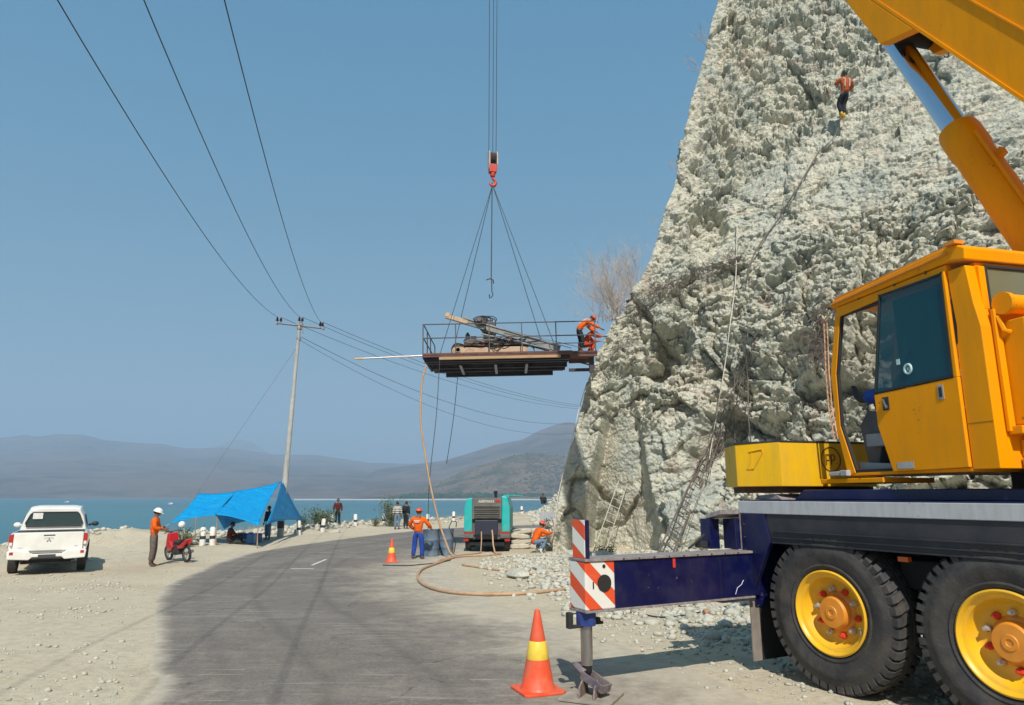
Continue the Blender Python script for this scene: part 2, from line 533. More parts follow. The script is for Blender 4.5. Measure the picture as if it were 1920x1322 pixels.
# ------------------------------------------------------------------ road
rm, nt, b, ob = blank_mat('worn_asphalt')
uvn = nt.nodes.new('ShaderNodeUVMap'); sp = nt.nodes.new('ShaderNodeSeparateXYZ'); nt.links.new(uvn.outputs[0], sp.inputs[0])
u = sp.outputs[0]; vv = sp.outputs[1]
a1 = noise_n(nt, ob, 0.6, 6); a2 = noise_n(nt, ob, 70, 3, 0.7); a3 = noise_n(nt, ob, 4.0, 7, 0.65)
ac = ramp(nt, a1, [(0.3, (0.138, 0.117, 0.104)), (0.55, (0.176, 0.151, 0.132)), (0.75, (0.208, 0.180, 0.156))])
ac = mixc(nt, 0.4, ac, ramp(nt, a2, [(0.35, (0.075, 0.07, 0.066)), (0.65, (0.24, 0.22, 0.20))]))
ac = mixc(nt, 0.35, ac, ramp(nt, a3, [(0.4, (0.10, 0.09, 0.085)), (0.7, (0.21, 0.195, 0.175))]))
a4 = noise_n(nt, ob, 26, 5, 0.75)
ac = mixc(nt, 0.35, ac, ramp(nt, a4, [(0.38, (0.085, 0.073, 0.064)), (0.50, (0.17, 0.146, 0.126)), (0.64, (0.34, 0.30, 0.25))]))
# pale patches where dust was driven in, and fine cracks
a5 = noise_n(nt, scaled(nt, ob, (1, 2.2, 1)), 0.9, 8, 0.7, 0.8)
ac = mixc(nt, math_n(nt, 'MULTIPLY', ramp(nt, a5, [(0.48, (0, 0, 0)), (0.72, (1, 1, 1))]), 0.35), ac, (0.36, 0.315, 0.255))
vc = nt.nodes.new('ShaderNodeTexVoronoi'); vc.feature = 'DISTANCE_TO_EDGE'; vc.inputs['Scale'].default_value = 0.55; vc.inputs['Randomness'].default_value = 1.0
wv = nt.nodes.new('ShaderNodeVectorMath'); wv.operation = 'ADD'; nzc = nt.nodes.new('ShaderNodeTexNoise'); nzc.inputs['Scale'].default_value = 1.6; nzc.inputs['Detail'].default_value = 6; nt.links.new(ob, nzc.inputs['Vector']); nt.links.new(ob, wv.inputs[0]); nt.links.new(nzc.outputs['Color'], wv.inputs[1]); nt.links.new(wv.outputs[0], vc.inputs['Vector'])
ck = math_n(nt, 'MULTIPLY', math_n(nt, 'LESS_THAN', vc.outputs['Distance'], 0.006), math_n(nt, 'GREATER_THAN', a1, 0.50))
ac = mixc(nt, math_n(nt, 'MULTIPLY', ck, 0.6), ac, (0.05, 0.045, 0.04))
# dark wheel tracks that follow the road (rubber polished into it)
comb = nt.nodes.new('ShaderNodeCombineXYZ')
wob = math_n(nt, 'MULTIPLY', math_n(nt, 'SUBTRACT', noise_n(nt, ob, 0.10, 2), 0.5), 0.10)
uw = math_n(nt, 'ADD', u, wob)
def track(c0, w, amt):
    d = math_n(nt, 'ABSOLUTE', math_n(nt, 'SUBTRACT', uw, c0))
    return math_n(nt, 'MULTIPLY', math_n(nt, 'SUBTRACT', 1.0, math_n(nt, 'DIVIDE', d, w), True), amt)
tr = math_n(nt, 'ADD', math_n(nt, 'ADD', track(0.30, 0.025, 0.38), track(0.50, 0.025, 0.42)), math_n(nt, 'ADD', track(0.14, 0.03, 0.25), track(0.74, 0.05, 0.25)))
trn = math_n(nt, 'MULTIPLY', tr, math_n(nt, 'ADD', a3, 0.25), True)
ac = mixc(nt, trn, ac, (0.062, 0.056, 0.052))
# pale drag scratches: stretched noise across the road
sv = scaled(nt, ob, (0.40, 15.0, 1.0))
s1 = noise_n(nt, sv, 1.6, 4, 0.6); s2 = noise_n(nt, ob, 0.55, 3)
scr = math_n(nt, 'MULTIPLY', math_n(nt, 'GREATER_THAN', s1, 0.615), math_n(nt, 'GREATER_THAN', s2, 0.49))
ac = mixc(nt, math_n(nt, 'MULTIPLY', scr, 0.5), ac, (0.48, 0.45, 0.40))
# dust drifting in from both edges, thicker on the right
dn = noise_n(nt, ob, 0.55, 6, 0.6); dn2 = noise_n(nt, ob, 5, 6, 0.7)
el = math_n(nt, 'SUBTRACT', 1.0, math_n(nt, 'DIVIDE', u, 0.07), True)
er = math_n(nt, 'SUBTRACT', 1.0, math_n(nt, 'DIVIDE', math_n(nt, 'SUBTRACT', 1.0, u), 0.48), True)
dd = math_n(nt, 'ADD', math_n(nt, 'MULTIPLY', el, 1.5), math_n(nt, 'MULTIPLY', er, 1.25))
dd = math_n(nt, 'ADD', dd, math_n(nt, 'MULTIPLY', math_n(nt, 'SUBTRACT', dn, 0.5), 1.5))
dd = math_n(nt, 'ADD', dd, math_n(nt, 'MULTIPLY', math_n(nt, 'SUBTRACT', dn2, 0.5), 1.1))
dust = ramp(nt, dd, [(0.10, (0.05, 0.05, 0.05)), (0.40, (0.30, 0.30, 0.30)), (0.8, (0.78, 0.78, 0.78)), (1.0, (1, 1, 1))])
rgh = nt.nodes.new('ShaderNodeSeparateColor'); nt.links.new(dust, rgh.inputs[0])
dcol = ramp(nt, a3, [(0.3, (0.40, 0.35, 0.265)), (0.7, (0.53, 0.475, 0.37))])
ac = mixc(nt, rgh.outputs[0], ac, dcol)
nt.links.new(ac, b.inputs['Base Color']); b.inputs['Roughness'].default_value = 0.9; b.inputs['Specular IOR Level'].default_value = 0.25
nt.links.new(bump_n(nt, math_n(nt, 'ADD', math_n(nt, 'MULTIPLY', a2, 0.5), a3), 0.35, 0.012), b.inputs['Normal'])
NU = 41
Lp = road_L; Rp = road_R
t = np.linspace(0, 1, NU)
RX = Lp[:, None, 0] * (1 - t) + Rp[:, None, 0] * t; RY = Lp[:, None, 1] * (1 - t) + Rp[:, None, 1] * t
eg_ = (sstep(0.955, 1, t) + sstep(0.035, 0, t))[None, :]
RZ = base_z(RX, RY) + 0.006 - eg_ * (0.045 - 0.045 * fbm(P3(RX * 1.3, RY * 1.3), 4, 88))
road = np_mesh('road', np.stack([RX, RY, RZ], -1).reshape(-1, 3), grid_faces(len(Lp), NU), rm)
uvl = road.data.uv_layers.new(name='UVMap')
li = np.zeros(len(road.data.loops), dtype=np.int32); road.data.loops.foreach_get('vertex_index', li)
uvs = np.stack([(li % NU) / (NU - 1), (li // NU) * 0.1], -1).astype(np.float32)
uvl.data.foreach_set('uv', uvs.ravel())
road['kind'] = 'structure'

# ------------------------------------------------------------------ sea
sm, nt, b, ob = blank_mat('sea_water')
s1 = noise_n(nt, scaled(nt, ob, (0.15, 0.5, 1)), 1.0, 6, 0.6); s2 = noise_n(nt, scaled(nt, ob, (0.0009, 0.004, 1)), 1.0, 4)
nt.links.new(ramp(nt, s2, [(0.35, (0.035, 0.15, 0.185)), (0.65, (0.055, 0.19, 0.215))]), b.inputs['Base Color'])
b.inputs['Roughness'].default_value = 0.28; b.inputs['IOR'].default_value = 1.33
nt.links.new(bump_n(nt, s1, 1.0, 1.2), b.inputs['Normal'])
g = Geo(); N = 40; xs = np.linspace(-14000, 14000, N); yy = np.linspace(-300, 15500, N)
XX, YY = np.meshgrid(xs, yy)
sea = np_mesh('sea', np.stack([XX, YY, np.full_like(XX, SEA_Z)], -1).reshape(-1, 3), grid_faces(N, N), sm)
sea['kind'] = 'structure'

# ------------------------------------------------------------------ far hills across the bay
def px_az(px): return (px - 960) / F_PX       # x / depth
def elev(py, hz=928):
    """height above the eye per metre of distance for a picture row"""
    v = (661 - py) / F_PX
    return (math.sin(PITCH) + v * math.cos(PITCH)) / (math.cos(PITCH) - v * math.sin(PITCH))
FAR_SKY = [(-400, 845), (-150, 838), (0, 826), (50, 818), (70, 822), (110, 817), (160, 819), (200, 830), (250, 834), (310, 836), (345, 843), (380, 845), (420, 842), (470, 850), (520, 856), (600, 858), (640, 864), (700, 872), (780, 874), (850, 868), (1200, 868), (1700, 860)]
PEAK = [(330, 880), (380, 850), (420, 826), (450, 817), (475, 822), (510, 845), (560, 880)]
MID_SKY = [(600, 930), (700, 880), (760, 872), (830, 863), (880, 848), (930, 832), (980, 822), (1010, 806), (1040, 795), (1065, 789), (1090, 795), (1150, 780), (1300, 790), (1500, 800), (1800, 820)]
NEAR_SKY = [(735, 935), (760, 929), (800, 915), (850, 894), (880, 880), (920, 868), (960, 855), (1000, 850), (1050, 856), (1090, 860), (1200, 845), (1500, 830), (1800, 820)]
def tab(T, px, d):
    xs = np.array([a for a, _ in T], float); es = np.array([elev(y) for _, y in T])
    return np.interp(px, xs, es) * d + EYE
def ridge(dist, D, w0, w1):
    q = np.where(dist < D, (D - dist) / w0, (dist - D) / w1)
    return np.clip(1 - q, 0, 1)
def hill_mesh(name, px0, px1, npx, d0, d1, nd, fn, mat):
    px = np.linspace(px0, px1, npx); d = np.exp(np.linspace(math.log(d0), math.log(d1), nd))
    D, PX = np.meshgrid(d, px, indexing='ij')
    X = (PX - 960) / F_PX * D; Y = D / 1.0
    Z = fn(PX, D, X, Y)
    o = np_mesh(name, np.stack([X, Y, Z], -1).reshape(-1, 3), grid_faces(nd, npx), mat)
    o['kind'] = 'structure'; return o
def hills_mat(name, stops, scale):
    m, nt, b, ob = blank_mat(name)
    n = noise_n(nt, ob, scale, 8, 0.62); n2 = noise_n(nt, scaled(nt, ob, (1, 1, 2.5)), scale * 7, 6, 0.7)
    f = math_n(nt, 'ADD', math_n(nt, 'MULTIPLY', n, 0.6), math_n(nt, 'MULTIPLY', n2, 0.4))
    nt.links.new(ramp(nt, f, stops), b.inputs['Base Color']); b.inputs['Roughness'].default_value = 1.0
    b.inputs['Specular IOR Level'].default_value = 0.0
    return m
far_m = hills_mat('dry_mountain', [(0.36, (0.03, 0.035, 0.025)), (0.47, (0.12, 0.085, 0.06)), (0.55, (0.20, 0.135, 0.10)), (0.66, (0.06, 0.06, 0.04))], 0.0011)
near_m = hills_mat('dry_scrub_hill', [(0.36, (0.05, 0.065, 0.03)), (0.46, (0.12, 0.09, 0.05)), (0.53, (0.20, 0.145, 0.09)), (0.60, (0.23, 0.165, 0.11)), (0.70, (0.10, 0.09, 0.05))], 0.012)
def f_far(PX, D, X, Y):
    r = ridge(D, 6200, 3900, 2500)
    hh = tab(FAR_SKY, PX, 6200) - SEA_Z
    n = fbm(P3(X / 900, Y / 900), 6, 3, ridged=True)
    z = SEA_Z - 6 + hh * r ** 1.25 * (1.0 - 0.30 * (1 - n) * sstep(1, 0.55, r)) + 22 * sstep(2550, 2900, D + 150 * fbm(P3(X / 500, Y / 500), 3, 8)) * (0.5 + n)*sstep(0,.2,r)
    return np.where(D < 2500, SEA_Z - 6, z)
def f_peak(PX, D, X, Y):
    return SEA_Z - 20 + (tab(PEAK, PX, 9800) - SEA_Z) * ridge(D, 9800, 1500, 1500)
def f_mid(PX, D, X, Y):
    r = ridge(D, 4300, 2500, 2500)
    hh = tab(MID_SKY, PX, 4300) - SEA_Z
    n = fbm(P3(X / 600, Y / 600), 6, 13, ridged=True)
    return SEA_Z - 6 + hh * r ** 1.2 * (1 - 0.28 * (1 - n) * sstep(1, 0.6, r)) * sstep(600, 720, PX)
def f_near(PX, D, X, Y):
    Dr = 2300
    r = ridge(D, Dr, 560, 900)
    hh = tab(NEAR_SKY, PX, Dr) - SEA_Z
    n = fbm(P3(X / 160, Y / 160), 6, 23)
    shore = sstep(1690, 1760, D) * sstep(690, 760, PX)
    return SEA_Z - 3 + shore * 4.4 + hh * np.clip(r, 0, 1) ** 1.15 * (1 + 0.22 * n * sstep(1, 0.7, r)) * sstep(735, 790, PX)
far_hills = hill_mesh('mountain_range', -700, 1800, 360, 2400, 8700, 110, f_far, far_m)
peak = hill_mesh('distant_peak', 330, 560, 60, 8300, 11300, 30, f_peak, far_m)
mid_hills = hill_mesh('right_mountain', 600, 1800, 220, 1900, 6800, 90, f_mid, far_m)
near_hill = hill_mesh('headland_hill', 640, 1800, 330, 1660, 3200, 110, f_near, near_m)
# pale beach along the headland
bm_ = material('beach_sand', (0.62, 0.58, 0.50), 0.9, var=0.12, scale=0.02)
px = np.linspace(560, 1300, 160)
rows = []
for k, dd_ in enumerate((0.0, 0.35, 0.7, 1.0)):
    d = 1640 + 6 * np.sin(px / 23.0) + dd_ * np.interp(px, [560, 690, 760, 1300], [60, 95, 130, 150])
    zz = SEA_Z + (0.05, 1.2, 2.6, 1.0)[k]
    rows.append(np.stack([(px - 960) / F_PX * d, d, np.full_like(px, zz)], -1))
beach = np_mesh('beach', np.concatenate(rows), grid_faces(4, len(px)), bm_)
beach['kind'] = 'structure'

# trees behind the beach and scrub on the headland: far-off woods that read as masses
def blob_proto(seed):
    bm = bmesh.new(); bmesh.ops.create_icosphere(bm, subdivisions=1, radius=1)
    r = random.Random(seed)
    for v in bm.verts: v.co *= r.uniform(0.65, 1.25)
    V = np.array([tuple(v.co) for v in bm.verts]); F = np.array([[v.index for v in f.verts] for f in bm.faces]); bm.free(); return V, F
def scatter_mesh(name, P, S, mat, protos, seed=1, smooth=False):
    r = np.random.default_rng(seed); Vs = []; Fs = []; off = 0
    for i in range(len(P)):
        V, F = protos[i % len(protos)]
        a = r.uniform(0, 6.283); ca, sa = math.cos(a), math.sin(a)
        W = V * S[i]
        W = np.stack([W[:, 0] * ca - W[:, 1] * sa, W[:, 0] * sa + W[:, 1] * ca, W[:, 2]], -1) + P[i]
        Vs.append(W); Fs.append(F + off); off += len(V)
    return np_mesh(name, np.concatenate(Vs), np.concatenate(Fs), mat, smooth)
protos = [blob_proto(k) for k in range(6)]
fm, nt, b, ob = blank_mat('far_foliage')
nn = noise_n(nt, ob, 0.06, 4); nt.links.new(ramp(nt, nn, [(0.35, (0.022, 0.045, 0.018)), (0.55, (0.05, 0.08, 0.03)), (0.7, (0.10, 0.11, 0.05))]), b.inputs['Base Color'])
b.inputs['Roughness'].default_value = 1.0; b.inputs['Specular IOR Level'].default_value = 0
pts = []; scl = []
for i in range(3600):
    q = rng.uniform(735, 1350); d = 1775 + abs(rng.normal(0, 60)) + (max(0, q - 1000) * .2 if q > 1000 else 0)
    s = rng.uniform(3.2, 7.5) * min(1, (q - 715) / 60)
    pts.append(((q - 960) / F_PX * d, d, SEA_Z + 1.5 + s * rng.uniform(0.5, 1.3) + (d - 1775) * 0.03)); scl.append((s, s, s * rng.uniform(0.7, 1.3)))
wood = scatter_mesh('shore_trees', np.array(pts), np.array(scl), fm, protos, 5)
tag(wood, 'dark green belt of trees behind the far beach', 'trees', kind='stuff')
pts = []; scl = []
while len(pts) < 1500:
    q = rng.uniform(780, 1350); d = rng.uniform(1800, 2330)
    dens = 0.35 + 0.65 * (q > 985)
    if rng.random() > dens: continue
    x_ = (q - 960) / F_PX * d
    z_ = float(f_near(np.array([q]), np.array([d]), np.array([x_]), np.array([d]))[0])
    s = rng.uniform(1.2, 3.2) * (1.5 if q > 985 else 1)
    pts.append((x_, d, z_ + s * 0.4)); scl.append((s * 1.2, s * 1.2, s))
sm2 = material('dry_scrub_foliage', (0.11, 0.095, 0.055), 1.0, var=0.4, scale=0.05)
scrub = scatter_mesh('hillside_scrub', np.array(pts), np.array(scl), sm2, protos, 6)
tag(scrub, 'scattered scrub growing over the dry headland hill', 'bushes', kind='stuff')

# ------------------------------------------------------------------ cliff
def ray(px, py):
    u = (px - 960) / F_PX; v = (661 - py) / F_PX
    return Vector((u, math.cos(PITCH) - v * math.sin(PITCH), math.sin(PITCH) + v * math.cos(PITCH)))
def at(px, py, Y):
    d = ray(px, py); t = Y / d.y
    return Vector((d.x * t, Y, EYE + d.z * t))
SIL = [(1034, 1050), (1037, 1000), (1046, 930), (1058, 880), (1072, 820), (1088, 750), (1106, 690), (1128, 640), (1150, 600), (1180, 560), (1208, 515), (1226, 470), (1240, 420), (1262, 350), (1276, 300), (1287, 240), (1300, 180), (1318, 110), (1333, 55), (1348, 0), (1372, -90), (1400, -200)]
sil = []
for (a, b_) in SIL:
    Yc = 26.0 if b_ > 930 else 26.0 + (930 - b_) * 0.0030
    sil.append(at(a, b_, Yc))
sz = np.array([p.z for p in sil]); sx = np.array([p.x for p in sil]); sy = np.array([p.y for p in sil])
print('cliff corner', [(round(p.x, 1), round(p.y, 1), round(p.z, 1)) for p in sil[::4]])
NH, NW = 760, 720
zv = np.concatenate([np.linspace(-2.0, 14.0, 480), np.linspace(14.0, float(sz.max()), NH - 480 + 1)[1:]])
# s: distance along the section, negative behind the corner
sv_ = np.concatenate([np.linspace(-16, -1.2, 60), np.linspace(-1.2, 11.0, 470)[1:], np.linspace(11.0, 24, NW - 529 + 1)[1:]])
NW = len(sv_)
ZZ, SS = np.meshgrid(zv, sv_, indexing='ij')
cx = np.interp(ZZ, sz, sx); cy = np.interp(ZZ, sz, sy)
sp_ = np.maximum(SS, 0); sn_ = np.minimum(SS, 0)
# section: behind the corner it runs away from the road, in front it runs right
turn = np.maximum(sp_ - 2.0, 0) - 1.2 * (1 - np.exp(-np.maximum(sp_ - 2.0, 0) / 1.2))     # the face swings toward the road
fx = cx + 0.985 * sp_ - 0.16 * turn + 0.36 * (-sn_)
fy = cy - 0.17 * sp_ - 0.56 * turn + 0.93 * (-sn_)
# upper face set back behind a sloping ledge
ledge = 8.6 + 0.42 * (sp_ - 1.0)
wob_ = fbm(P3(sp_ * 0.45, ZZ * 0.45), 3, 55) * 1.6
z_led = 10.2 + 0.12 * sp_ + wob_; z_tow = 10.8 + 0.98 * sp_ + wob_
upper = sstep(0, 0.8, ZZ - z_led) * sstep(0.3, 1.5, sp_)
apron = upper * (1 - sstep(-0.2, 1.2, ZZ - z_tow))
tower = sstep(-0.3, 0.8, ZZ - z_tow)
setb = np.clip(np.minimum(ZZ, z_tow) - z_led, 0, 9) * 0.30 * sstep(0, 2.5, sp_)
fy = fy + setb
corner = np.exp(-(SS / 0.9) ** 2)
fy = fy + corner * 0.35 + 0.0
# foot flares out
foot = sstep(3.0, -0.8, ZZ)
fy = fy - foot * 0.9 * sstep(1.5, 5, sp_)
# big buttress: planar slab leaning at the left of the foot
kt_ = sstep(2.0, 5.0, sp_)
nx, ny, nz = -0.20 - 0.38 * kt_, -0.95 + 0.15 * kt_, 0.18 + 0 * SS
behind = sstep(0.3, -0.8, SS)
nx = nx * (1 - behind) - 0.93 * behind; ny = ny * (1 - behind) - 0.2 * behind
P = P3(fx, fy, ZZ)
warp = np.stack([fbm(P * 0.5, 3, 71), fbm(P * 0.5, 3, 72), fbm(P * 0.5, 3, 73)], -1)
Q = P + warp * 1.3
w1, w1b, c1_, t1_ = worley(Q * np.array([0.26, 0.30, 0.20]), 1, True)
big = (c1_ - 0.5) * 1.1 + t1_ * 1.5 - 0.35 * sstep(0.10, 0.0, w1b - w1)
warp2 = np.stack([fbm(P * 2.2, 3, 81), fbm(P * 2.2, 3, 82), fbm(P * 2.2, 3, 83)], -1)
w2, w2b, c2_, t2_ = worley((P + warp * 0.6 + warp2 * 0.25) * np.array([0.55, 0.7, 0.85]) + 5, 2, True)
med = (c2_ - 0.5) * 0.9 + t2_ * 1.9 - 0.5 * sstep(0.06, 0.0, w2b - w2)
Q2 = P + warp2 * 0.22 + 0.25 * np.stack([P[..., 2], 0 * P[..., 2], -P[..., 0]], -1)
w3, w3b, c3_, t3_ = worley(Q2 * np.array([1.6, 2.0, 3.0]), 3, True)
sml = (c3_ - 0.5) * 0.9 + t3_ * 1.7 - 0.4 * sstep(0.06, 0.0, w3b - w3)
w4, w4b, c4_, t4_ = worley((P + warp2 * 0.2) * 5.2, 4, True)
tiny = (c4_ - 0.5) * 0.9 + t4_ * 1.6
rid = fbm(P * np.array([1.1, 1.1, 0.9]), 5, 91, ridged=True)
# smooth quarried slabs near the left foot, crumbly above
slab = np.clip(sstep(5.5, 3.2, ZZ + 1.6 * warp[..., 0]) * sstep(-1.5, 0.2, SS) * sstep(6.8, 4.8, SS), 0, 1)
low = sstep(9.5, 6.5, ZZ)
rough_k = (1 - 0.70 * slab) * (1 - 0.62 * apron)
damp = 1 - 0.55 * np.exp(-((SS) / 0.7) ** 2)
top_k = 1 - 0.4 * upper
tk = 1 - 0.45 * tower
disp = (big * (0.85 * low + 0.40 * (1 - low)) * (1 - 0.5 * apron) + med * (0.44 * low + 0.28 * (1 - low)) * rough_k * tk + sml * 0.15 * rough_k * tk + tiny * 0.058 * (0.4 + 0.6 * rough_k) * tk + (rid - 0.4) * 0.10 * rough_k) * damp + 0.35
pits = sstep(0.30, 0.62, worley((P + warp2 * 0.30) * np.array([1.7, 1.7, 1.3]) + 3, 7)[0])     # small shadowed pockets in the upper face
disp = disp - 0.20 * pits * tower * damp
# jagged ledges dipping to the right, with sharp shadowed cracks
Q3 = np.stack([P[..., 0] + 0.35 * P[..., 2], P[..., 1], P[..., 2] - 0.30 * P[..., 0]], -1) + warp2 * 0.5
led = fbm(Q3 * np.array([0.9, 1.0, 2.6]), 4, 61, ridged=True)
crk = np.abs(perlin(Q3 * np.array([1.3, 1.3, 2.0]) + 9, 62))
crk2 = np.abs(perlin((P + warp2 * 0.5) * 3.1 + 4, 63))
pit = sstep(0.52, 0.12, w3)
disp = disp + ((led - 0.45) * 0.34 - 0.16 * sstep(0.08, 0.0, crk) - 0.06 * sstep(0.09, 0.0, crk2) - 0.10 * sstep(0.25, 0.5, w3) * tower) * rough_k * damp
hol = perlin(P * np.array([0.42, 0.5, 0.5]) + 31, 64)
disp = disp - 0.6 * sstep(0.16, 0.42, hol) * rough_k * damp * (0.4 + 0.6 * low)
# overhung slab at the left of the foot: its face leans back and left, so it lies in its own shade
zt = np.clip(6.6 - ZZ, 0, 6.6)
sR = 1.55 + 0.36 * zt + 0.25 * warp[..., 0]; sL = 0.95 + 0.15 * warp[..., 1]
msk = sstep(0, 0.30, SS - sL) * (1 - sstep(-0.12, 0.10, SS - sR)) * sstep(0, 0.5, zt)
rec = np.minimum(0.55 * zt, 2.9) * (0.30 + 0.70 * np.clip((sR - SS) / np.maximum(sR - sL, 0.3), 0, 1))
disp = disp * (1 - 0.55 * msk) - rec * msk
# a second, smaller shaded hollow higher up and one at the middle of the foot
for (s0, z0, ws, wz, dp) in ((2.9, 7.0, 0.8, 1.0, 0.9), (5.3, 3.4, 0.7, 1.5, 0.8), (6.2, 9.0, 0.6, 0.9, 0.7), (2.0, 12.6, .8, 1.3, .8), (1.6, 16.0, .9, 1.5, .7)):
    q_ = ((SS + 0.9 * warp[..., 0] + 0.3 * warp2[..., 0] - s0) / ws) ** 2 + ((ZZ + 0.9 * warp[..., 2] + 0.3 * warp2[..., 1] - z0) / wz) ** 2
    disp = disp - dp * sstep(1.5, 0.5, q_)
disp = disp - (0.30 + 0.45 * sstep(9, 5, ZZ)) * sstep(2.0, 0.3, SS)
V = P + np.stack([nx, ny, nz], -1) * disp[..., None]
cm, nt, b, ob = blank_mat('pale_rock')
k1 = noise_n(nt, ob, 0.45, 6, 0.6, 0.6); k2 = noise_n(nt, ob, 3.2, 8, 0.7, 0.4); k3 = noise_n(nt, ob, 22.0, 5, 0.65)
kc = ramp(nt, k2, [(0.30, (0.22, 0.235, 0.205)), (0.42, (0.45, 0.465, 0.405)), (0.55, (0.66, 0.635, 0.515)), (0.72, (0.75, 0.725, 0.60))])
kg = ramp(nt, k1, [(0.38, (0.36, 0.42, 0.385)), (0.50, (0.61, 0.60, 0.48)), (0.66, (0.65, 0.60, 0.475))])
kc = mixc(nt, 0.4, kc, kg)
pk = noise_n(nt, ob, 0.9, 5, 0.6, 1.0)
kc = mixc(nt, math_n(nt, 'MULTIPLY', ramp(nt, pk, [(0.56, (0, 0, 0)), (0.68, (1, 1, 1))]), 0.6), kc, (0.40, 0.30, 0.235))
st_ = noise_n(nt, scaled(nt, ob, (1.2, 1.2, 0.22)), 1.1, 6, 0.65, 0.5)
kc = mixc(nt, math_n(nt, 'MULTIPLY', ramp(nt, st_, [(0.50, (0, 0, 0)), (0.66, (1, 1, 1))]), 0.5), kc, (0.27, 0.30, 0.26))
kc = mixc(nt, math_n(nt, 'MULTIPLY', ramp(nt, k3, [(0.36, (1, 1, 1)), (0.46, (0, 0, 0))]), 0.35), kc, (0.20, 0.21, 0.17))  # darkens the low spots of the fine bump: crevice shade put into the colour
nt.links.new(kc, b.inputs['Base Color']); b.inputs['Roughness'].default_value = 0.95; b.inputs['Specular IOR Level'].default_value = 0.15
vz = nt.nodes.new('ShaderNodeTexVoronoi'); vz.inputs['Scale'].default_value = 9.0; nt.links.new(ob, vz.inputs['Vector'])
hh_ = math_n(nt, 'ADD', math_n(nt, 'MULTIPLY', k2, 1.0), math_n(nt, 'ADD', math_n(nt, 'MULTIPLY', k3, 0.35), math_n(nt, 'MULTIPLY', vz.outputs[0], 0.5)))
nt.links.new(bump_n(nt, hh_, 0.9, 0.12), b.inputs['Normal'])
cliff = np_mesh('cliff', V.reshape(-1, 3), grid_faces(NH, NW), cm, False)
cliff['kind'] = 'structure'
print('cliff verts', V.shape)
# ------------------------------------------------------------------ mobile crane
YEL = (0.90, 0.335, 0.001)
m_yel = material('crane_yellow_paint', YEL, 0.38, var=0.07, scale=1.2, dirt=(0.50, 0.24, 0.03), dirt_amt=0.35, dirt_scale=2.2, bump=0.05, bump_scale=9, coat=0.0, spec=0.10, streak=True, chips=(0.16, 0.06, 0.02))
m_yel2 = material('box_yellow_paint', (0.76, 0.44, 0.01), 0.42, var=0.08, scale=2, dirt=(0.40, 0.26, 0.08), dirt_amt=0.45, dirt_scale=3.0, bump=0.06, bump_scale=14, streak=True, spec=.15, chips=(0.14, 0.07, 0.03))
m_org = material('hub_orange_paint', (0.74, 0.27, 0.02), 0.45, var=0.1, scale=9, dirt=(0.35, 0.2, 0.08), dirt_amt=0.3)
m_rimy = material('rim_yellow_paint', (0.82, 0.46, 0.012), 0.36, var=0.08, scale=5, dirt=(0.42, 0.3, 0.12), dirt_amt=0.35, dirt_scale=7)
m_navy = material('navy_paint', (0.002, 0.0045, 0.052), 0.34, var=0.15, scale=3, dirt=(0.06, 0.055, 0.075), dirt_amt=0.3, dirt_scale=4, bump=0.05, bump_scale=20, chips=(0.16, 0.13, 0.12))
m_blue = material('jack_blue_paint', (0.015, 0.05, 0.26), 0.5, var=0.3, scale=12, dirt=(0.1, 0.08, 0.08), dirt_amt=0.6, dirt_scale=12)
m_grey = material('deck_edge_grey', (0.42, 0.45, 0.48), 0.5, var=0.06, scale=3, dirt=(0.30, 0.27, 0.24), dirt_amt=0.6, dirt_scale=5, streak=True, chips=(0.12, 0.09, 0.08))
m_panel = material('black_side_panel', (0.022, 0.023, 0.030), 0.42, var=0.3, scale=2, dirt=(0.07, 0.065, 0.06), dirt_amt=0.5, dirt_scale=2)
m_black = material('black_underframe', (0.012, 0.012, 0.013), 0.8, var=0.3, scale=6)
m_steel = material('jack_steel', (0.42, 0.41, 0.40), 0.32, metal=0.9, dirt=(0.25, 0.2, 0.15), dirt_amt=0.4, dirt_scale=8)
m_chrome = material('chrome_rod', (0.62, 0.66, 0.72), 0.10, metal=1.0)
m_worn = material('worn_bare_metal', (0.30, 0.27, 0.27), 0.6, metal=0.3, var=0.3, scale=20)
m_mud = material('dusty_mudflap', (0.24, 0.21, 0.18), 0.9, var=0.2, scale=8)
m_white = material('white_paint', (0.78, 0.77, 0.74), 0.5, var=0.08, scale=10, dirt=(0.5, 0.45, 0.38), dirt_amt=0.4, dirt_scale=9)
m_red = material('red_paint', (0.62, 0.045, 0.02), 0.45, var=0.1, scale=8)
m_rubber = material('black_rubber', (0.025, 0.025, 0.026), 0.75, var=0.2, scale=10)
m_int = material('cab_interior_grey', (0.10, 0.105, 0.11), 0.7, var=0.2, scale=7)
m_int2 = material('cab_trim_light_grey', (0.26, 0.27, 0.28), 0.6, var=0.1, scale=7)
# tyre rubber with dust in the low parts
m_tyre = material('tyre_rubber', (0.030, 0.030, 0.032), 0.72, var=0.25, scale=5, dirt=(0.12, 0.105, 0.085), dirt_amt=0.65, dirt_scale=3.5, bump=0.25, bump_scale=40)
def glass_mat(name, col, alpha, rough=0.04):
    m, nt, b, ob = blank_mat(name)
    b.inputs['Base Color'].default_value = (*col, 1); b.inputs['Roughness'].default_value = rough
    b.inputs['Alpha'].default_value = alpha; b.inputs['IOR'].default_value = 1.5
    return m
m_gl_teal = glass_mat('tinted_door_glass', (0.004, 0.075, 0.105), 0.66)
m_gl_rear = glass_mat('dusty_rear_glass', (0.20, 0.21, 0.13), 0.85, 0.15)
m_gl_clear = glass_mat('clear_glass', (0.03, 0.04, 0.04), 0.12)
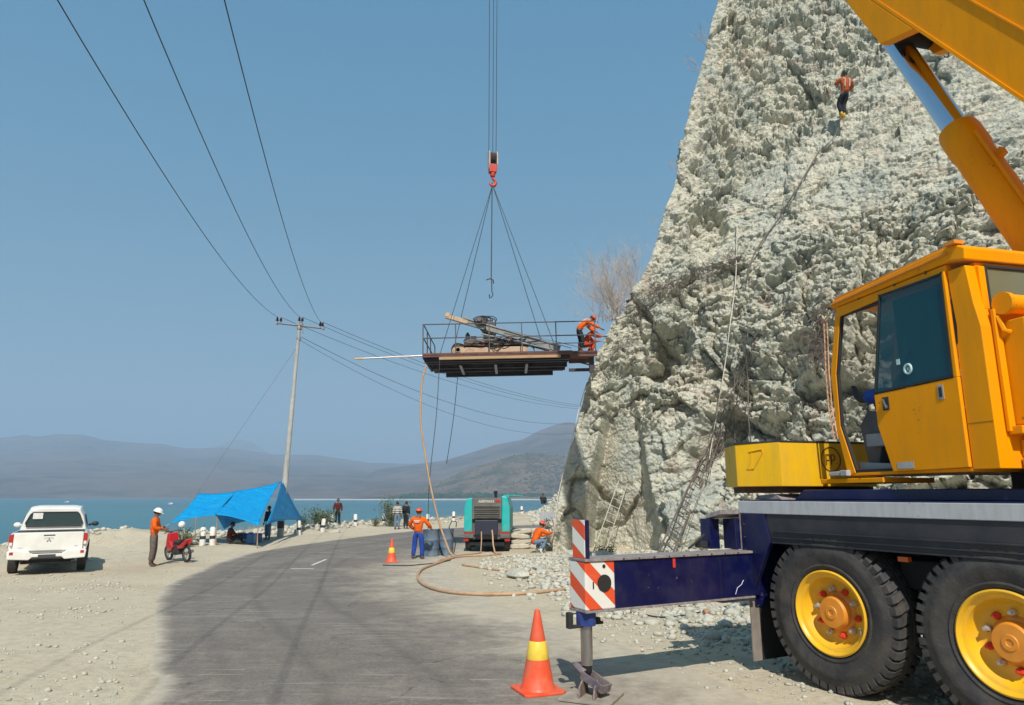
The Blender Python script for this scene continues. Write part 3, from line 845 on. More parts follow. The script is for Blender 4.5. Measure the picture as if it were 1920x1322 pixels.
# red and white warning stripes (flat print)
m_str, nt, b, ob = blank_mat('warning_stripes')
sp = nt.nodes.new('ShaderNodeSeparateXYZ'); nt.links.new(ob, sp.inputs[0])
ph = math_n(nt, 'ADD', sp.outputs[2], math_n(nt, 'MULTIPLY', math_n(nt, 'ADD', sp.outputs[0], 2.07), 0.95))
ph = math_n(nt, 'SUBTRACT', ph, math_n(nt, 'MULTIPLY', math_n(nt, 'SUBTRACT', sp.outputs[1], 0.85), 0.6))
ph = math_n(nt, 'FRACT', math_n(nt, 'DIVIDE', math_n(nt, 'ADD', ph, 2.01), 0.28))
sel = math_n(nt, 'LESS_THAN', ph, 0.47)
sn = noise_n(nt, ob, 14, 6, 0.7)
cc = mixc(nt, sel, (0.74, 0.74, 0.68), (0.72, 0.085, 0.022))
cc = mixc(nt, math_n(nt, 'MULTIPLY', ramp(nt, sn, [(0.55, (0, 0, 0)), (0.75, (1, 1, 1))]), 0.35), cc, (0.40, 0.34, 0.28))
nt.links.new(cc, b.inputs['Base Color']); b.inputs['Roughness'].default_value = 0.5

CH_A = math.radians(28); SU_A = math.radians(14)
M_CH = Matrix.Translation((2.88, 6.69, 0)) @ Matrix.Rotation(CH_A, 4, 'Z')
M_SU = Matrix.Translation((3.28, 6.80, 0)) @ Matrix.Rotation(SU_A, 4, 'Z')
S2C = M_CH.inverted() @ M_SU
W2C = M_CH.inverted()
crane = root('mobile_crane', 'large yellow and navy mobile crane with striped outrigger at the right edge', 'crane', (2.88, 6.69, 0), CH_A)

def P(name, g, m, parent=None, M=None, **k): return new_obj(name, g, m, parent or crane, M, **k)
def smooth_c(P, m=6):
    P = [Vector(p) for p in P]; out = []
    for i in range(len(P) - 1):
        p0, p1, p2, p3 = P[max(i - 1, 0)], P[i], P[i + 1], P[min(i + 2, len(P) - 1)]
        for k in range(m):
            t = k / m; out.append(0.5 * (2 * p1 + (p2 - p0) * t + (2 * p0 - 5 * p1 + 4 * p2 - p3) * t * t + (3 * p1 - p0 - 3 * p2 + p3) * t ** 3))
    out.append(P[-1]); return out
# carrier
g = Geo(); g.bb((0.55, -6.2, 0.62), (2.05, 0.98, 1.50)); g.bb((0.10, -6.2, 1.30), (2.5, 0.90, 1.54))
P('chassis_frame', g, m_black, bevel=0.01)
g = Geo(); g.bb((0.0, -6.2, 1.56), (2.6, 1.0, 1.688)); e_ = P('deck_edge', g, m_grey, bevel=0.006)
g = Geo(); g.bb((0.03, -6.15, 1.69), (2.57, 0.94, 1.70)); P('deck_plate', g, m_navy)
g = Geo(); g.prism([(-6.1, 1.70), (0.52, 1.70), (0.40, 1.80), (-6.1, 1.80)], 0, 0.30, 2.3); P('raised_deck', g, m_navy, bevel=0.01)
g = Geo(); g.prism([(0.55, 1.702), (0.92, 1.702), (0.86, 1.745), (0.62, 1.76)], 0, 0.16, 1.3); P('deck_ramp', g, m_worn, bevel=0.004)
g = Geo(); g.prism([(-6.2, 1.285), (0.60, 1.285), (0.66, 1.558), (-6.2, 1.558)], 0, 0.02, 0.06); P('side_panel', g, m_panel)
g = Geo(); g.bb((0.0, -6.2, 1.385), (0.02, 0.56, 1.398)); g.bb((0.004, -6.2, 1.325), (0.02, 0.58, 1.334)); g.bb((0.0, -6.2, 1.275), (0.03, 0.59, 1.285)); P('trim_rib', g, m_panel, bevel=0.003)
g = Geo(); g.prism([(0.98, 1.558), (0.66, 1.558), (0.60, 1.285), (0.87, 0.78), (0.98, 0.72)], 0, 0.0, 0.055); P('fender_cheek', g, m_navy, bevel=0.006)
g = Geo(); g.bb((-0.006, 0.978, 0.72), (0.03, 0.99, 1.556)); P('weld_seam', g, m_worn)
g = Geo(); g.bb((0.062, 0.90, 0.62), (2.55, 0.985, 1.556)); P('end_plate', g, m_navy, bevel=0.008)
# tow box and slanted plate at the corner
g = Geo(); g.prism([(1.0, 1.60), (1.22, 1.545), (1.22, 1.50), (1.0, 1.55)], 0, -0.26, 0.6); P('corner_plate', g, m_worn, bevel=0.004)
g = Geo(); g.bb((-0.27, 1.16, 1.19), (-0.13, 1.30, 1.50)); g.bb((-0.06, 1.0, 1.19), (0.55, 1.18, 1.5)); P('corner_box', g, m_navy, bevel=0.008)
g = Geo(); g.tube([(-0.30, 1.25, 1.22), (-0.38, 1.2, 1.28), (-0.33, 1.18, 1.34), (-0.45, 1.2, 1.25), (-0.52, 1.22, 1.20)], 0.012, 6); g.box((-0.36, 1.2, 1.24), (0.1, 0.08, 0.06)); P('hose_coupling', g, m_rubber)
# mudflap, hook
g = Geo(); g.prism([(0.0, 0.95), (0.10, 0.95), (0.155, 0.80), (0.12, 0.72), (0.12, 0.10), (0.0, 0.10)], 1, 0.915, 0.93); P('mudflap', g, m_mud)
g = Geo(); g.bb((0.121, 0.92, 0.10), (0.55, 0.932, 1.2)); P('mudflap_shade', g, m_black)  # black sheet standing in for the shadow on the inner part of the flap
g = Geo(); g.tube([(0.02 + 0.035 * math.cos(a), 0.90, 0.95 + 0.03 * math.sin(a)) for a in [i * math.pi / 6 for i in range(12)]], 0.01, 6, closed=True)
g.tube([(0.04, 0.895, 0.93), (0.07, 0.89, 0.85), (0.13, 0.89, 0.80)], 0.005, 5); P('towing_eye', g, m_worn)
# marker lights
g = Geo(); g.bb((0.05, -0.80, 1.20), (0.10, -0.71, 1.24)); P('marker_light', g, material('orange_lens', (0.55, 0.10, 0.01), 0.3))

# wheels
def tyre_geo(deep):
    g = Geo()
    prof = [(0.368, 0.10), (0.372, 0.055), (0.40, 0.030), (0.415, 0.022), (0.43, 0.030), (0.47, 0.016), (0.52, 0.006), (0.560, 0.004), (0.568, 0.010), (0.60, 0.012), (0.635, 0.030), (0.662, 0.060), (0.672, 0.085), (0.672, 0.315), (0.66, 0.34), (0.635, 0.37), (0.55, 0.396), (0.42, 0.38), (0.368, 0.33)]
    g.lathe(prof, axis=(1, 0, 0), n=72, caps=False)
    n = 46
    for k in range(n):
        for side in (0, 1):
            a = 2 * math.pi * (k + 0.5 * side) / n
            x0, x1 = ((0.018, 0.150), (0.250, 0.382))[side]
            w = 2 * math.pi / n * (0.30 if deep else 0.34)
            ro = 0.697 if not deep else 0.700
            sk = 0.25 * (1 if side else -1) * 2 * math.pi / n
            vs = []
            for (x, r_in, r_out, sh) in ((x0, 0.600 if side == 0 else 0.62, 0.672, 0.0), (x0 + 0.035 if side == 0 else x0, 0.655, ro, 0.2), (x1 - (0.035 if side else 0), 0.655, ro, 0.9), (x1, 0.655 if side == 0 else 0.600, ro if side == 0 else 0.672, 1.0)):
                for r_ in (r_in, r_out):
                    for s in (-1, 1):
                        t = a + s * w + sk * sh * 2
                        vs.append((x, r_ * math.cos(t), r_ * math.sin(t)))
            fs = []
            for i in range(3):
                o = i * 4
                fs += [(o, o + 4, o + 6, o + 2), (o + 1, o + 3, o + 7, o + 5), (o + 2, o + 6, o + 7, o + 3), (o, o + 1, o + 5, o + 4)]
            fs += [(0, 2, 3, 1), (12, 13, 15, 14)]
            g.add(vs, fs)
    for x in (0.165, 0.22):
        g.lathe([(0.66, x - 0.016), (0.694, x - 0.014), (0.694, x + 0.014), (0.66, x + 0.016)], axis=(1, 0, 0), n=60, caps=False)
    return g
def wheel(f, deep, side=0):
    """outer face at r = 0"""
    M = Matrix.Translation((0 if side == 0 else 2.6, f, 0.69)) @ Matrix.Rotation(rnd.uniform(0, 6.28), 4, 'X')
    if side: M = M @ Matrix.Rotation(math.pi, 4, 'Z')
    w = P('wheel', tyre_geo(deep), m_tyre, M=M, smooth=True)
    g = Geo(); g.lathe([(0.34, 0.09), (0.372, 0.052), (0.376, 0.030), (0.362, 0.020), (0.350, 0.028), (0.338, 0.055), (0.322, 0.062), (0.312, 0.068), (0.298, 0.115), (0.275, 0.155), (0.24, 0.17), (0.0, 0.172)], axis=(1, 0, 0), n=64, caps=False)
    g.lathe([(0.345, 0.09), (0.345, 0.34), (0.370, 0.36), (0.30, 0.355)], axis=(1, 0, 0), n=48, caps=False)
    new_obj('rim', g, m_rimy, w, M, smooth=True)
    g = Geo(); g.lathe([(0.185, 0.171), (0.165, 0.150), (0.150, 0.145), (0.137, 0.075), (0.128, 0.062), (0.060, 0.057), (0.055, 0.050), (0.028, 0.050), (0.024, 0.057), (0.0, 0.057)], axis=(1, 0, 0), n=40)
    new_obj('hub_cap', g, m_org, w, M, smooth=True)
    g = Geo(); g2 = Geo()
    for k in range(10):
        a = 2 * math.pi * k / 10
        q = g if k % 2 == 0 else g2
        q.lathe([(0.030, 0.172), (0.030, 0.140), (0.020, 0.125), (0.0, 0.123)], origin=(0, 0.205 * math.cos(a), 0.205 * math.sin(a)), axis=(1, 0, 0), n=6)
        q.lathe([(0.014, 0.126), (0.014, 0.100), (0.0, 0.099)], origin=(0, 0.205 * math.cos(a), 0.205 * math.sin(a)), axis=(1, 0, 0), n=8)
    new_obj('red_wheel_nut', g, m_red, w, M)
    new_obj('wheel_nut', g2, material('nut_metal', (0.6, 0.58, 0.55), 0.3, metal=0.6), w, M)
    g = Geo(); g.tube([(0.045, 0.0, 0.335), (0.055, 0.03, 0.31), (0.04, 0.05, 0.30)], 0.008, 6); new_obj('valve', g, m_worn, w, M)
    return w
wheel(0.0, False); wheel(-1.505, True); wheel(-4.6, False)
wheel(0.0, False, 1); wheel(-1.505, True, 1); wheel(-4.6, False, 1)
g = Geo()
for f in (0.0, -1.505, -4.6): g.tube([(0.25, f, 0.69), (2.35, f, 0.69)], 0.09, 12); g.box((1.3, f, 0.69), (0.35, 0.4, 0.38))
P('axle', g, m_black)

# outrigger
beam = Geo()
beam.bb((-1.744, 0.855, 0.742), (0.10, 1.10, 1.160))
ob_ = P('outrigger_beam', beam, m_navy, bevel=0.006)
g = Geo(); g.bb((-2.07, 0.85, 0.742), (-1.745, 1.105, 1.160)); new_obj('striped_end', g, m_str, ob_, bevel=0.012)
g = Geo(); g.bb((-2.07, 0.85, 1.186), (-2.062, 1.05, 1.525)); g.bb((-2.062, 0.85, 1.186), (-2.015, 1.05, 1.525), mi=1)
new_obj('warning_post', g, [m_str, m_navy], ob_, bevel=0.003)
g = Geo(); g.bb((-2.075, 0.835, 1.161), (0.0, 1.115, 1.185)); g.bb((-2.075, 0.838, 0.722), (0.0, 1.115, 0.741)); new_obj('flange', g, m_worn, ob_, bevel=0.003)
g = Geo(); g.bb((-0.45, 0.845, 0.70), (0.0, 1.12, 0.721)); g.bb((-0.448, 0.8545, 0.742), (-0.442, 0.856, 1.160)); new_obj('sleeve', g, m_panel, ob_)
g = Geo(); g.lathe([(0.075, 0.0), (0.075, 0.006), (0.0, 0.006)], origin=(-1.865, 0.849, 0.968), axis=(0, -1, 0), n=28); g.lathe([(0.017, 0.0), (0.017, 0.004), (0, 0.004)], origin=(-1.865, 0.849, 1.115), axis=(0, -1, 0), n=12)
g.lathe([(0.016, 0.0), (0.016, 0.004), (0, 0.004)], origin=(-0.83, 0.854, 0.925), axis=(0, -1, 0), n=12); g.box((-1.985, 0.848, 0.955), (0.012, 0.006, 0.06)); new_obj('inspection_hole', g, material('hole_dark', (0.02, 0.018, 0.017), 0.7), ob_)
g = Geo(); g.bb((-1.055, 0.850, 1.065), (-1.025, 0.8545, 1.155)); new_obj('red_marker', g, m_red, ob_)
g = Geo(); g.tube([(-0.26, 0.854, 0.77), (-0.23, 0.854, 0.83), (-0.17, 0.854, 0.86), (-0.14, 0.854, 0.90)], 0.0035, 4); new_obj('paint_scratch', g, material('scratch_bare', (0.55, 0.55, 0.58), 0.5), ob_)
jx, jy = -1.985, 0.975
g = Geo(); g.lathe([(0.085, 0.60), (0.09, 0.615), (0.09, 0.715), (0.075, 0.722)], origin=(jx, jy, 0), n=24); new_obj('jack_collar', g, m_blue, ob_, smooth=True)
g = Geo(); g.bb((jx - 0.20, jy - 0.03, 0.585), (jx - 0.155, jy + 0.03, 0.722)); g.bb((jx - 0.155, jy - 0.03, 0.585), (jx - 0.05, jy + 0.03, 0.61)); g.bb((jx + 0.07, jy - 0.03, 0.60), (jx + 0.17, jy + 0.03, 0.625)); g.bb((jx + 0.10, jy - 0.03, 0.625), (jx + 0.14, jy + 0.03, 0.66)); new_obj('jack_bracket', g, m_rubber, ob_, bevel=0.005)
g = Geo(); g.lathe([(0.052, 0.265), (0.054, 0.60)], origin=(jx, jy, 0), n=28); new_obj('jack_rod', g, m_steel, ob_, smooth=True)
# float pad and yoke, standing on the road
jw = M_CH @ Vector((jx, jy, 0))
pad_M = W2C @ Matrix.Translation((jw.x + 0.03, jw.y - 0.06, 0.0)) @ Matrix.Rotation(math.radians(-25), 4, 'Z')
g = Geo(); g.box((0, 0, 0.022), (0.46, 0.44, 0.022)); new_obj('float_plate', g, material('muddy_plate', (0.30, 0.27, 0.22), 0.9, var=0.25, scale=9), ob_, pad_M, bevel=0.004)
g = Geo()
g.prism([(-0.16, 0.034), (0.10, 0.034), (0.07, 0.12), (-0.03, 0.17), (-0.13, 0.12)], 0, -0.075, -0.06)
g.prism([(-0.16, 0.034), (0.10, 0.034), (0.07, 0.12), (-0.03, 0.17), (-0.13, 0.12)], 0, 0.06, 0.075)
new_obj('float_bracket', g, material('rusty_bracket', (0.20, 0.15, 0.13), 0.85, var=0.4, scale=25), ob_, pad_M, bevel=0.003)
g = Geo(); R_ = Euler((math.radians(0), math.radians(20), math.radians(-20))).to_matrix(); yo = Vector((0.02, -0.01, 0.165))
for s in (-1, 1): g.box(R_ @ Vector((0.03, s * 0.058, 0)) + yo, (0.25, 0.012, 0.07), R_)
g.box(R_ @ Vector((0.15, 0, 0)) + yo, (0.012, 0.128, 0.07), R_); g.box(R_ @ Vector((0.03, 0, -0.036)) + yo, (0.25, 0.11, 0.008), R_)
g.tube([(-0.17, 0.05, 0.26), (-0.06, 0.0, 0.20)], [0.028, 0.040], 8)
new_obj('float_yoke', g, material('yoke_dusty_blue', (0.13, 0.11, 0.14), 0.8, var=0.4, scale=14, dirt=(0.28, 0.24, 0.19), dirt_amt=0.9, dirt_scale=8), ob_, pad_M, bevel=0.003)
g = Geo(); g.lathe([(0.03, 0.19), (0.045, 0.22), (0.042, 0.27)], origin=(jx, jy, 0), n=16); new_obj('jack_ball', g, m_black, ob_, smooth=True)

# slewing ring and upper base
g = Geo(); g.lathe([(0.0, 1.80), (0.80, 1.80), (0.80, 1.925), (0.0, 1.925)], origin=(1.15, -1.72, 0), n=48); P('slewing_ring', g, m_black, M=S2C)
g = Geo(); g.bb((0.80, -4.3, 1.93), (1.55, -1.62, 2.6)); g.bb((0.8, -4.3, 1.926), (2.4, -0.6, 2.02)); P('upper_frame', g, m_yel, M=S2C, bevel=0.01)
g = Geo(); g.bb((1.62, -4.2, 2.03), (2.45, -1.0, 2.95)); P('engine_housing', g, m_yel, M=S2C, bevel=0.02)
g = Geo(); g.bb((0.1, -5.0, 1.95), (2.4, -4.32, 2.9)); P('counterweight', g, m_yel, M=S2C, bevel=0.03)
# front box with the emblem
def to_su(x, y): v = M_SU.inverted() @ Vector((x, y, 0)); return (v.x, v.y)
Lc, Cc, Rc = to_su(2.41, 7.55), to_su(2.76, 7.20), to_su(3.87, 7.477)
dF = (0.0, 0.75)
poly = [Lc, Cc, Rc, (Rc[0] + dF[0], Rc[1] + dF[1]), (Lc[0] + 0.2, Lc[1] + 0.55)]
g = Geo(); g.prism(poly, 2, 1.835, 2.285); fb = P('front_box', g, m_yel2, M=S2C, bevel=0.008)
g = Geo(); g.prism([(p[0] + (0.006 if i else -0.01), p[1] - 0.006 if i < 3 else p[1]) for i, p in enumerate(poly)], 2, 2.286, 2.303); new_obj('box_lid_seal', g, m_panel, fb, S2C)
g = Geo(); g.prism([(Lc[0] + 0.08, Lc[1]), (Cc[0] + 0.03, Cc[1] + 0.06), (Rc[0], Rc[1] + 0.06), (Rc[0], Rc[1] + 0.5), (Lc[0] + 0.2, Lc[1] + 0.4)], 2, 1.77, 1.834); new_obj('box_base', g, material('rusty_base', (0.07, 0.03, 0.02), 0.9, var=0.4, scale=9), fb, S2C)
# emblem: a ring round two letters, on the near face
m_mark = material('emblem_brown', (0.13, 0.05, 0.01), 0.6)
mid = Vector((Cc[0], Cc[1], 0)); dr = (Vector((Rc[0], Rc[1], 0)) - mid).normalized()
def fb_pt(s, z, out=0.003): p = mid + dr * s + Vector((dr.y, -dr.x, 0)) * out; return (p.x, p.y, z)
d_ = ray(1553, 862); 
# distance along the near face where the emblem stands
s0 = 0.60; z0 = 2.115; rr = 0.125
g = Geo(); g.tube([fb_pt(s0 + 0.115 * math.cos(a), z0 + rr * math.sin(a)) for a in [i * math.pi / 20 for i in range(40)]], 0.006, 5, closed=True)
for k in (0, 1):
    x0 = s0 - 0.058 + k * 0.062
    g.tube([fb_pt(x0, z0 + 0.052), fb_pt(x0, z0 - 0.058 )], 0.0065, 5)
    g.tube([fb_pt(x0, z0 + 0.045), fb_pt(x0 + 0.028, z0 + 0.050), fb_pt(x0 + 0.043, z0 + 0.030), fb_pt(x0 + 0.043, z0 + 0.005), fb_pt(x0 + 0.028, z0 - 0.012), fb_pt(x0, z0 - 0.008)], 0.0065, 5)
new_obj('emblem', g, m_mark, fb, S2C)
# wire grip on the left face
m2 = Vector((Lc[0], Lc[1], 0)); d2 = (mid - m2).normalized()
def lf(s, z, out=0.008): p = m2 + d2 * s + Vector((d2.y, -d2.x, 0)) * out; return (p.x, p.y, z)
g = Geo(); g.tube([lf(0.16, 2.20), lf(0.30, 2.22), lf(0.31, 2.19), lf(0.20, 2.02), lf(0.13, 2.02), lf(0.17, 2.10), lf(0.19, 2.19)], 0.006, 6); new_obj('grip', g, m_yel2, fb, S2C)

# ---- operator's cab, side plane r = 0, f runs forward
CW = 0.76
cabb = Geo()
# rear column with a swept corner
cabb.prism([(-1.345, 1.945), (-1.345, 3.565), (-1.515, 3.565), (-1.545, 3.25), (-1.582, 3.05), (-1.582, 1.945)], 0, 0.0, 0.10)
cabb.prism([(-1.50, 1.945), (-1.50, 3.20), (-1.548, 3.20), (-1.580, 3.04), (-1.580, 1.945)], 0, 0.10, CW)
cabb.bb((0.10, -1.515, 3.56), (CW, -1.46, 3.60))
cabb.bb((0.10, -1.545, 3.20), (0.175, -1.46, 3.56)); cabb.bb((0.69, -1.545, 3.20), (CW, -1.46, 3.56))
# right wall (low) and rear right panel
cabb.bb((CW - 0.04, -1.46, 1.95), (CW, -0.75, 3.56)); cabb.bb((CW - 0.04, -0.75, 1.95), (CW, 0.02, 2.35)); cabb.bb((CW - 0.04, -0.75, 3.50), (CW, -0.02, 3.56))
# floor, front sill
cabb.bb((0.0, -1.344, 1.93), (CW, 0.0, 1.96))
# side rails
cabb.prism([(-0.02, 3.50), (-0.02, 3.60), (-1.35, 3.62), (-1.35, 3.566)], 0, -0.012, 0.05)
cab_o = P('cab', cabb, m_yel, M=S2C, bevel=0.006)
def strip(outer, inner):
    g = Geo(); n = len(outer)
    for i in range(n - 1):
        g.prism([outer[i], outer[i + 1], inner[i + 1], inner[i]], 0, 0.0, 0.05)
    return g
outer = [(0.035, 1.93), (0.14, 2.42), (0.145, 2.96), (0.015, 3.50), (-0.02, 3.56)]
inner = [(-0.065, 1.955), (0.085, 2.42), (0.028, 2.94) if False else (0.075, 2.94), (-0.055, 3.49), (-0.09, 3.52)]
g = Geo()
for x0 in (-0.008, CW - 0.045): 
    for i in range(4): g.prism([outer[i], outer[i + 1], inner[i + 1], inner[i]], 0, x0, x0 + 0.05)
new_obj('front_pillar', g, m_yel, cab_o, S2C, bevel=0.004)
g = Geo(); 
for i in range(4):
    o2 = [(p[0] - 0.022, p[1]) for p in inner]
    g.prism([inner[i], inner[i + 1], (inner[i + 1][0] - 0.02, inner[i + 1][1]), (inner[i][0] - 0.02, inner[i][1])], 0, 0.0, 0.03)
g.bb((0.0, -0.62, 3.50), (0.04, -0.08, 3.535)); g.bb((0.0, -0.6, 1.962), (0.04, -0.07, 1.985)); new_obj('door_seal', g, m_rubber, cab_o, S2C)
# roof with raised rear and gutter strips
g = Geo()
g.prism([(0.03, 3.605), (-1.40, 3.63), (-1.55, 3.60), (-1.56, 3.70), (-1.48, 3.75), (-1.35, 3.755), (0.0, 3.68)], 0, -0.03, CW + 0.02)
rf = new_obj('roof', g, m_yel, cab_o, S2C, bevel=0.012)
g = Geo(); g.tube([(-0.04, 0.02, 3.64), (-0.04, -1.40, 3.70)], 0.012, 6); g.tube([(0.0, 0.0, 3.70), (0.0, -1.42, 3.77)], 0.01, 6); g.box((-0.02, -1.46, 3.765), (0.10, 0.10, 0.03)); new_obj('gutter', g, m_org, rf, S2C)
# glass
g = Geo(); g.bb((0.176, -1.535, 3.22), (0.69, -1.525, 3.56)); new_obj('rear_window', g, m_gl_rear, cab_o, S2C)
g = Geo()
for q in (((0.17, -1.55, 3.19), (0.70, -1.52, 3.22)), ((0.17, -1.55, 3.55), (0.70, -1.52, 3.57)), ((0.16, -1.55, 3.19), (0.18, -1.52, 3.57))): g.bb(*q)
new_obj('window_seal', g, m_rubber, cab_o, S2C)
g = Geo(); g.prism([(0.125, 2.42), (0.128, 2.95), (0.0, 3.50), (-0.006, 3.50), (0.122, 2.95), (0.119, 2.42)], 0, 0.03, CW - 0.03); new_obj('windscreen', g, m_gl_clear, cab_o, S2C)
# door
dg = Geo(); dg.prism([(-1.338, 1.962), (-0.562, 1.95), (-0.435, 2.365), (-0.430, 2.66), (-1.338, 2.68)], 0, -0.028, 0.012)
dg.prism([(-1.338, 2.68), (-1.300, 2.68), (-1.312, 3.56), (-1.338, 3.57)], 0, -0.028, 0.012)
door = new_obj('door', dg, m_yel, cab_o, S2C, bevel=0.006)
g = Geo(); gl = [(-1.300, 2.685), (-0.435, 2.668), (-0.615, 3.565), (-1.312, 3.56)]; g.prism(gl, 0, -0.020, -0.010); new_obj('door_window', g, m_gl_teal, door, S2C)
g = Geo()
for i in range(4):
    a, b_ = Vector(gl[i]), Vector(gl[(i + 1) % 4]); d = (b_ - a).normalized(); nn_ = Vector((-d.y, d.x)) * 0.016
    g.prism([tuple(a - d * 0.008), tuple(b_ + d * 0.008), tuple(b_ + nn_), tuple(a + nn_)], 0, -0.0315, -0.006)
new_obj('window_gasket', g, m_rubber, door, S2C)
g = Geo(); g.bb((-0.034, -0.60, 2.50), (-0.027, -0.525, 2.62)); new_obj('latch', g, m_rubber, door, S2C, bevel=0.003)
g = Geo(); g.tube([(-0.045, -0.58, 2.52), (-0.05, -0.56, 2.58), (-0.04, -0.545, 2.60)], 0.009, 6); g.box((-0.04, -0.575, 2.53), (0.012, 0.02, 0.03)); new_obj('latch_lever', g, m_steel, door, S2C)
g = Geo(); g.bb((-0.033, -1.195, 2.52), (-0.027, -1.135, 2.64)); new_obj('handle_recess', g, material('recess_silver', (0.35, 0.33, 0.3), 0.5), door, S2C, bevel=0.002)
g = Geo(); g.bb((-0.037, -1.180, 2.54), (-0.0335, -1.152, 2.62)); new_obj('handle', g, m_rubber, door, S2C)
g = Geo(); g.bb((-0.031, -0.80, 1.975), (-0.0285, -0.62, 2.03)); new_obj('data_plate', g, m_grey, door, S2C)
# ring sticker inside the glass
g = Geo(); cx_, cz_ = -0.85, 2.83
g.tube([(-0.0235, cx_ + 0.036 * math.cos(a), cz_ + 0.040 * math.sin(a)) for a in [i * math.pi / 14 for i in range(28)]], 0.011, 5, closed=True); g.box((-0.0235, cx_, cz_), (0.003, 0.02, 0.03)); g.box((-0.0235, cx_ + 0.10, cz_ + 0.08), (0.003, 0.04, 0.05))
new_obj('ring_sticker', g, material('sticker_white', (0.45, 0.65, 0.66), 0.5), door, S2C)
g = Geo(); nf = 44
for i in range(nf + 1):
    f_ = -1.29 + 0.62 * i / nf; w_ = 0.055 + 0.012 * math.sin(i * 1.45) + 0.006 * math.sin(i * 0.6)
    for z_ in (2.70, 3.10, 3.50): g.v.append((w_ + 0.004 * math.sin(i * .9 + z_ * 3), f_ + 0.05 * (z_ - 2.7) * -0.1, z_))
for i in range(nf):
    for j in range(2): a_ = i * 3 + j; g.f.append((a_, a_ + 1, a_ + 4, a_ + 3)); g.mi.append(0)
new_obj('curtain', g, material('curtain_teal', (0.05, 0.20, 0.23), 0.9, var=0.15, scale=5), cab_o, S2C, smooth='all')
# gap and seam of the rear column: their shade laid on as dark strips
g = Geo(); g.prism([(-1.350, 3.50), (-1.352, 3.40), (-1.372, 3.10), (-1.360, 2.95), (-1.346, 2.95)], 0, -0.002, 0.0); new_obj('column_gap_shade', g, m_black, cab_o, S2C)
g = Geo(); g.bb((-0.002, -1.58, 2.30), (0.001, -1.36, 2.306)); new_obj('column_seam_shade', g, material('seam_shadow', (0.35, 0.16, 0.01), 0.6), cab_o, S2C)
# housing behind the cab
g = Geo(); g.bb((0.17, -1.80, 2.27), (0.76, -1.585, 3.08)); hs = P('rear_locker', g, m_yel, M=S2C, bevel=0.01)
g = Geo(); g.bb((0.12, -1.70, 2.20), (0.76, -1.585, 2.262)); g.bb((0.22, -1.74, 2.04), (0.76, -1.585, 2.16)); g.bb((0.10, -1.62, 2.22), (0.16, -1.588, 3.18)); new_obj('locker_ledge', g, m_yel, hs, S2C, bevel=0.006)
g = Geo(); g.bb((0.20, -1.70, 1.94), (0.30, -1.6, 2.03)); g.bb((0.36, -1.70, 1.94), (0.46, -1.6, 2.03)); new_obj('locker_foot', g, m_org, hs, S2C)
g = Geo(); g.tube([(0.16, -1.68, 3.21), (0.76, -1.68, 3.21)], 0.075, 20); g.tube([(0.12, -1.68, 3.21), (0.17, -1.68, 3.21)], 0.088, 20); g.tube([(0.13, -1.62, 3.12), (0.13, -1.66, 3.00), (0.17, -1.68, 2.98)], 0.018, 6); P('exhaust_pipe', g, m_yel, M=S2C, smooth=True)
# step plate and lamp in front
g = Geo(); g.bb((-0.02, -0.42, 1.86), (0.55, 0.42, 1.905)); P('step_plate', g, m_yel, M=S2C, bevel=0.006)
g = Geo(); g.bb((-0.05, 0.10, 1.935), (0.0, 0.26, 1.975)); g.bb((-0.055, -0.0, 1.93), (0.0, 0.09, 1.985)); P('side_lamp', g, m_grey, M=S2C, bevel=0.006)
# stone guard in front of the windscreen
g = Geo(); pts = [(-0.02, 0.16, 3.48), (-0.02, 0.20, 2.96), (-0.02, 0.205, 2.6), (-0.02, 0.16, 2.29)]
g.tube(pts, 0.009, 6); g.tube([(p[0], p[1] - 0.045, p[2]) for p in pts], 0.006, 6)
for k in range(20):
    t = k / 19; z = 3.44 - 1.10 * t; y = np.interp(z, [2.29, 2.6, 2.96, 3.48], [0.16, 0.205, 0.20, 0.16])
    g.tube([(-0.02, y, z), (-0.02, y - 0.045, z + 0.02)], 0.007, 5)
g.tube([(-0.02, 0.20, 3.50), (0.0, 0.0, 3.60)], 0.008, 6)
P('guard_ladder', g, material('guard_orange', (0.62, 0.36, 0.22), 0.6, var=0.4, scale=30), M=S2C)
# interior: console, seat
g = Geo(); g.prism([(-0.02, 1.96), (0.06, 2.42), (-0.06, 2.56), (-0.22, 2.52), (-0.20, 2.20), (-0.12, 1.96)], 0, 0.20, CW - 0.05); P('dashboard', g, m_int, M=S2C, bevel=0.01)
g = Geo(); g.prism([(-0.60, 1.965), (-0.05, 1.965), (-0.02, 2.06), (-0.6, 2.02)], 0, 0.06, 0.70); g.bb((0.10, -0.55, 2.20), (0.60, -0.12, 2.32)); P('floor_step', g, m_int2, M=S2C, bevel=0.008)
g = Geo(); g.bb((0.16, -1.15, 2.0), (0.62, -0.62, 2.34)); P('seat_base', g, m_black, M=S2C, bevel=0.02)
g = Geo(); g.bb((0.15, -1.18, 2.342), (0.63, -0.60, 2.45)); g.prism([(-1.32, 2.46), (-1.20, 2.46), (-1.30, 3.15), (-1.40, 3.15)], 0, 0.17, 0.61); P('seat', g, m_int, M=S2C, bevel=0.03)
g = Geo(); g.tube([(0.38, -0.28, 2.60), (0.38, -0.12, 2.40)], 0.02, 8); g.tube([(0.38 + 0.16 * math.cos(a), -0.30 + 0.10 * math.sin(a), 2.61 + 0.09 * math.sin(a)) for a in [i * math.pi / 10 for i in range(20)]], 0.012, 6, closed=True); P('steering_wheel', g, m_rubber, M=S2C)

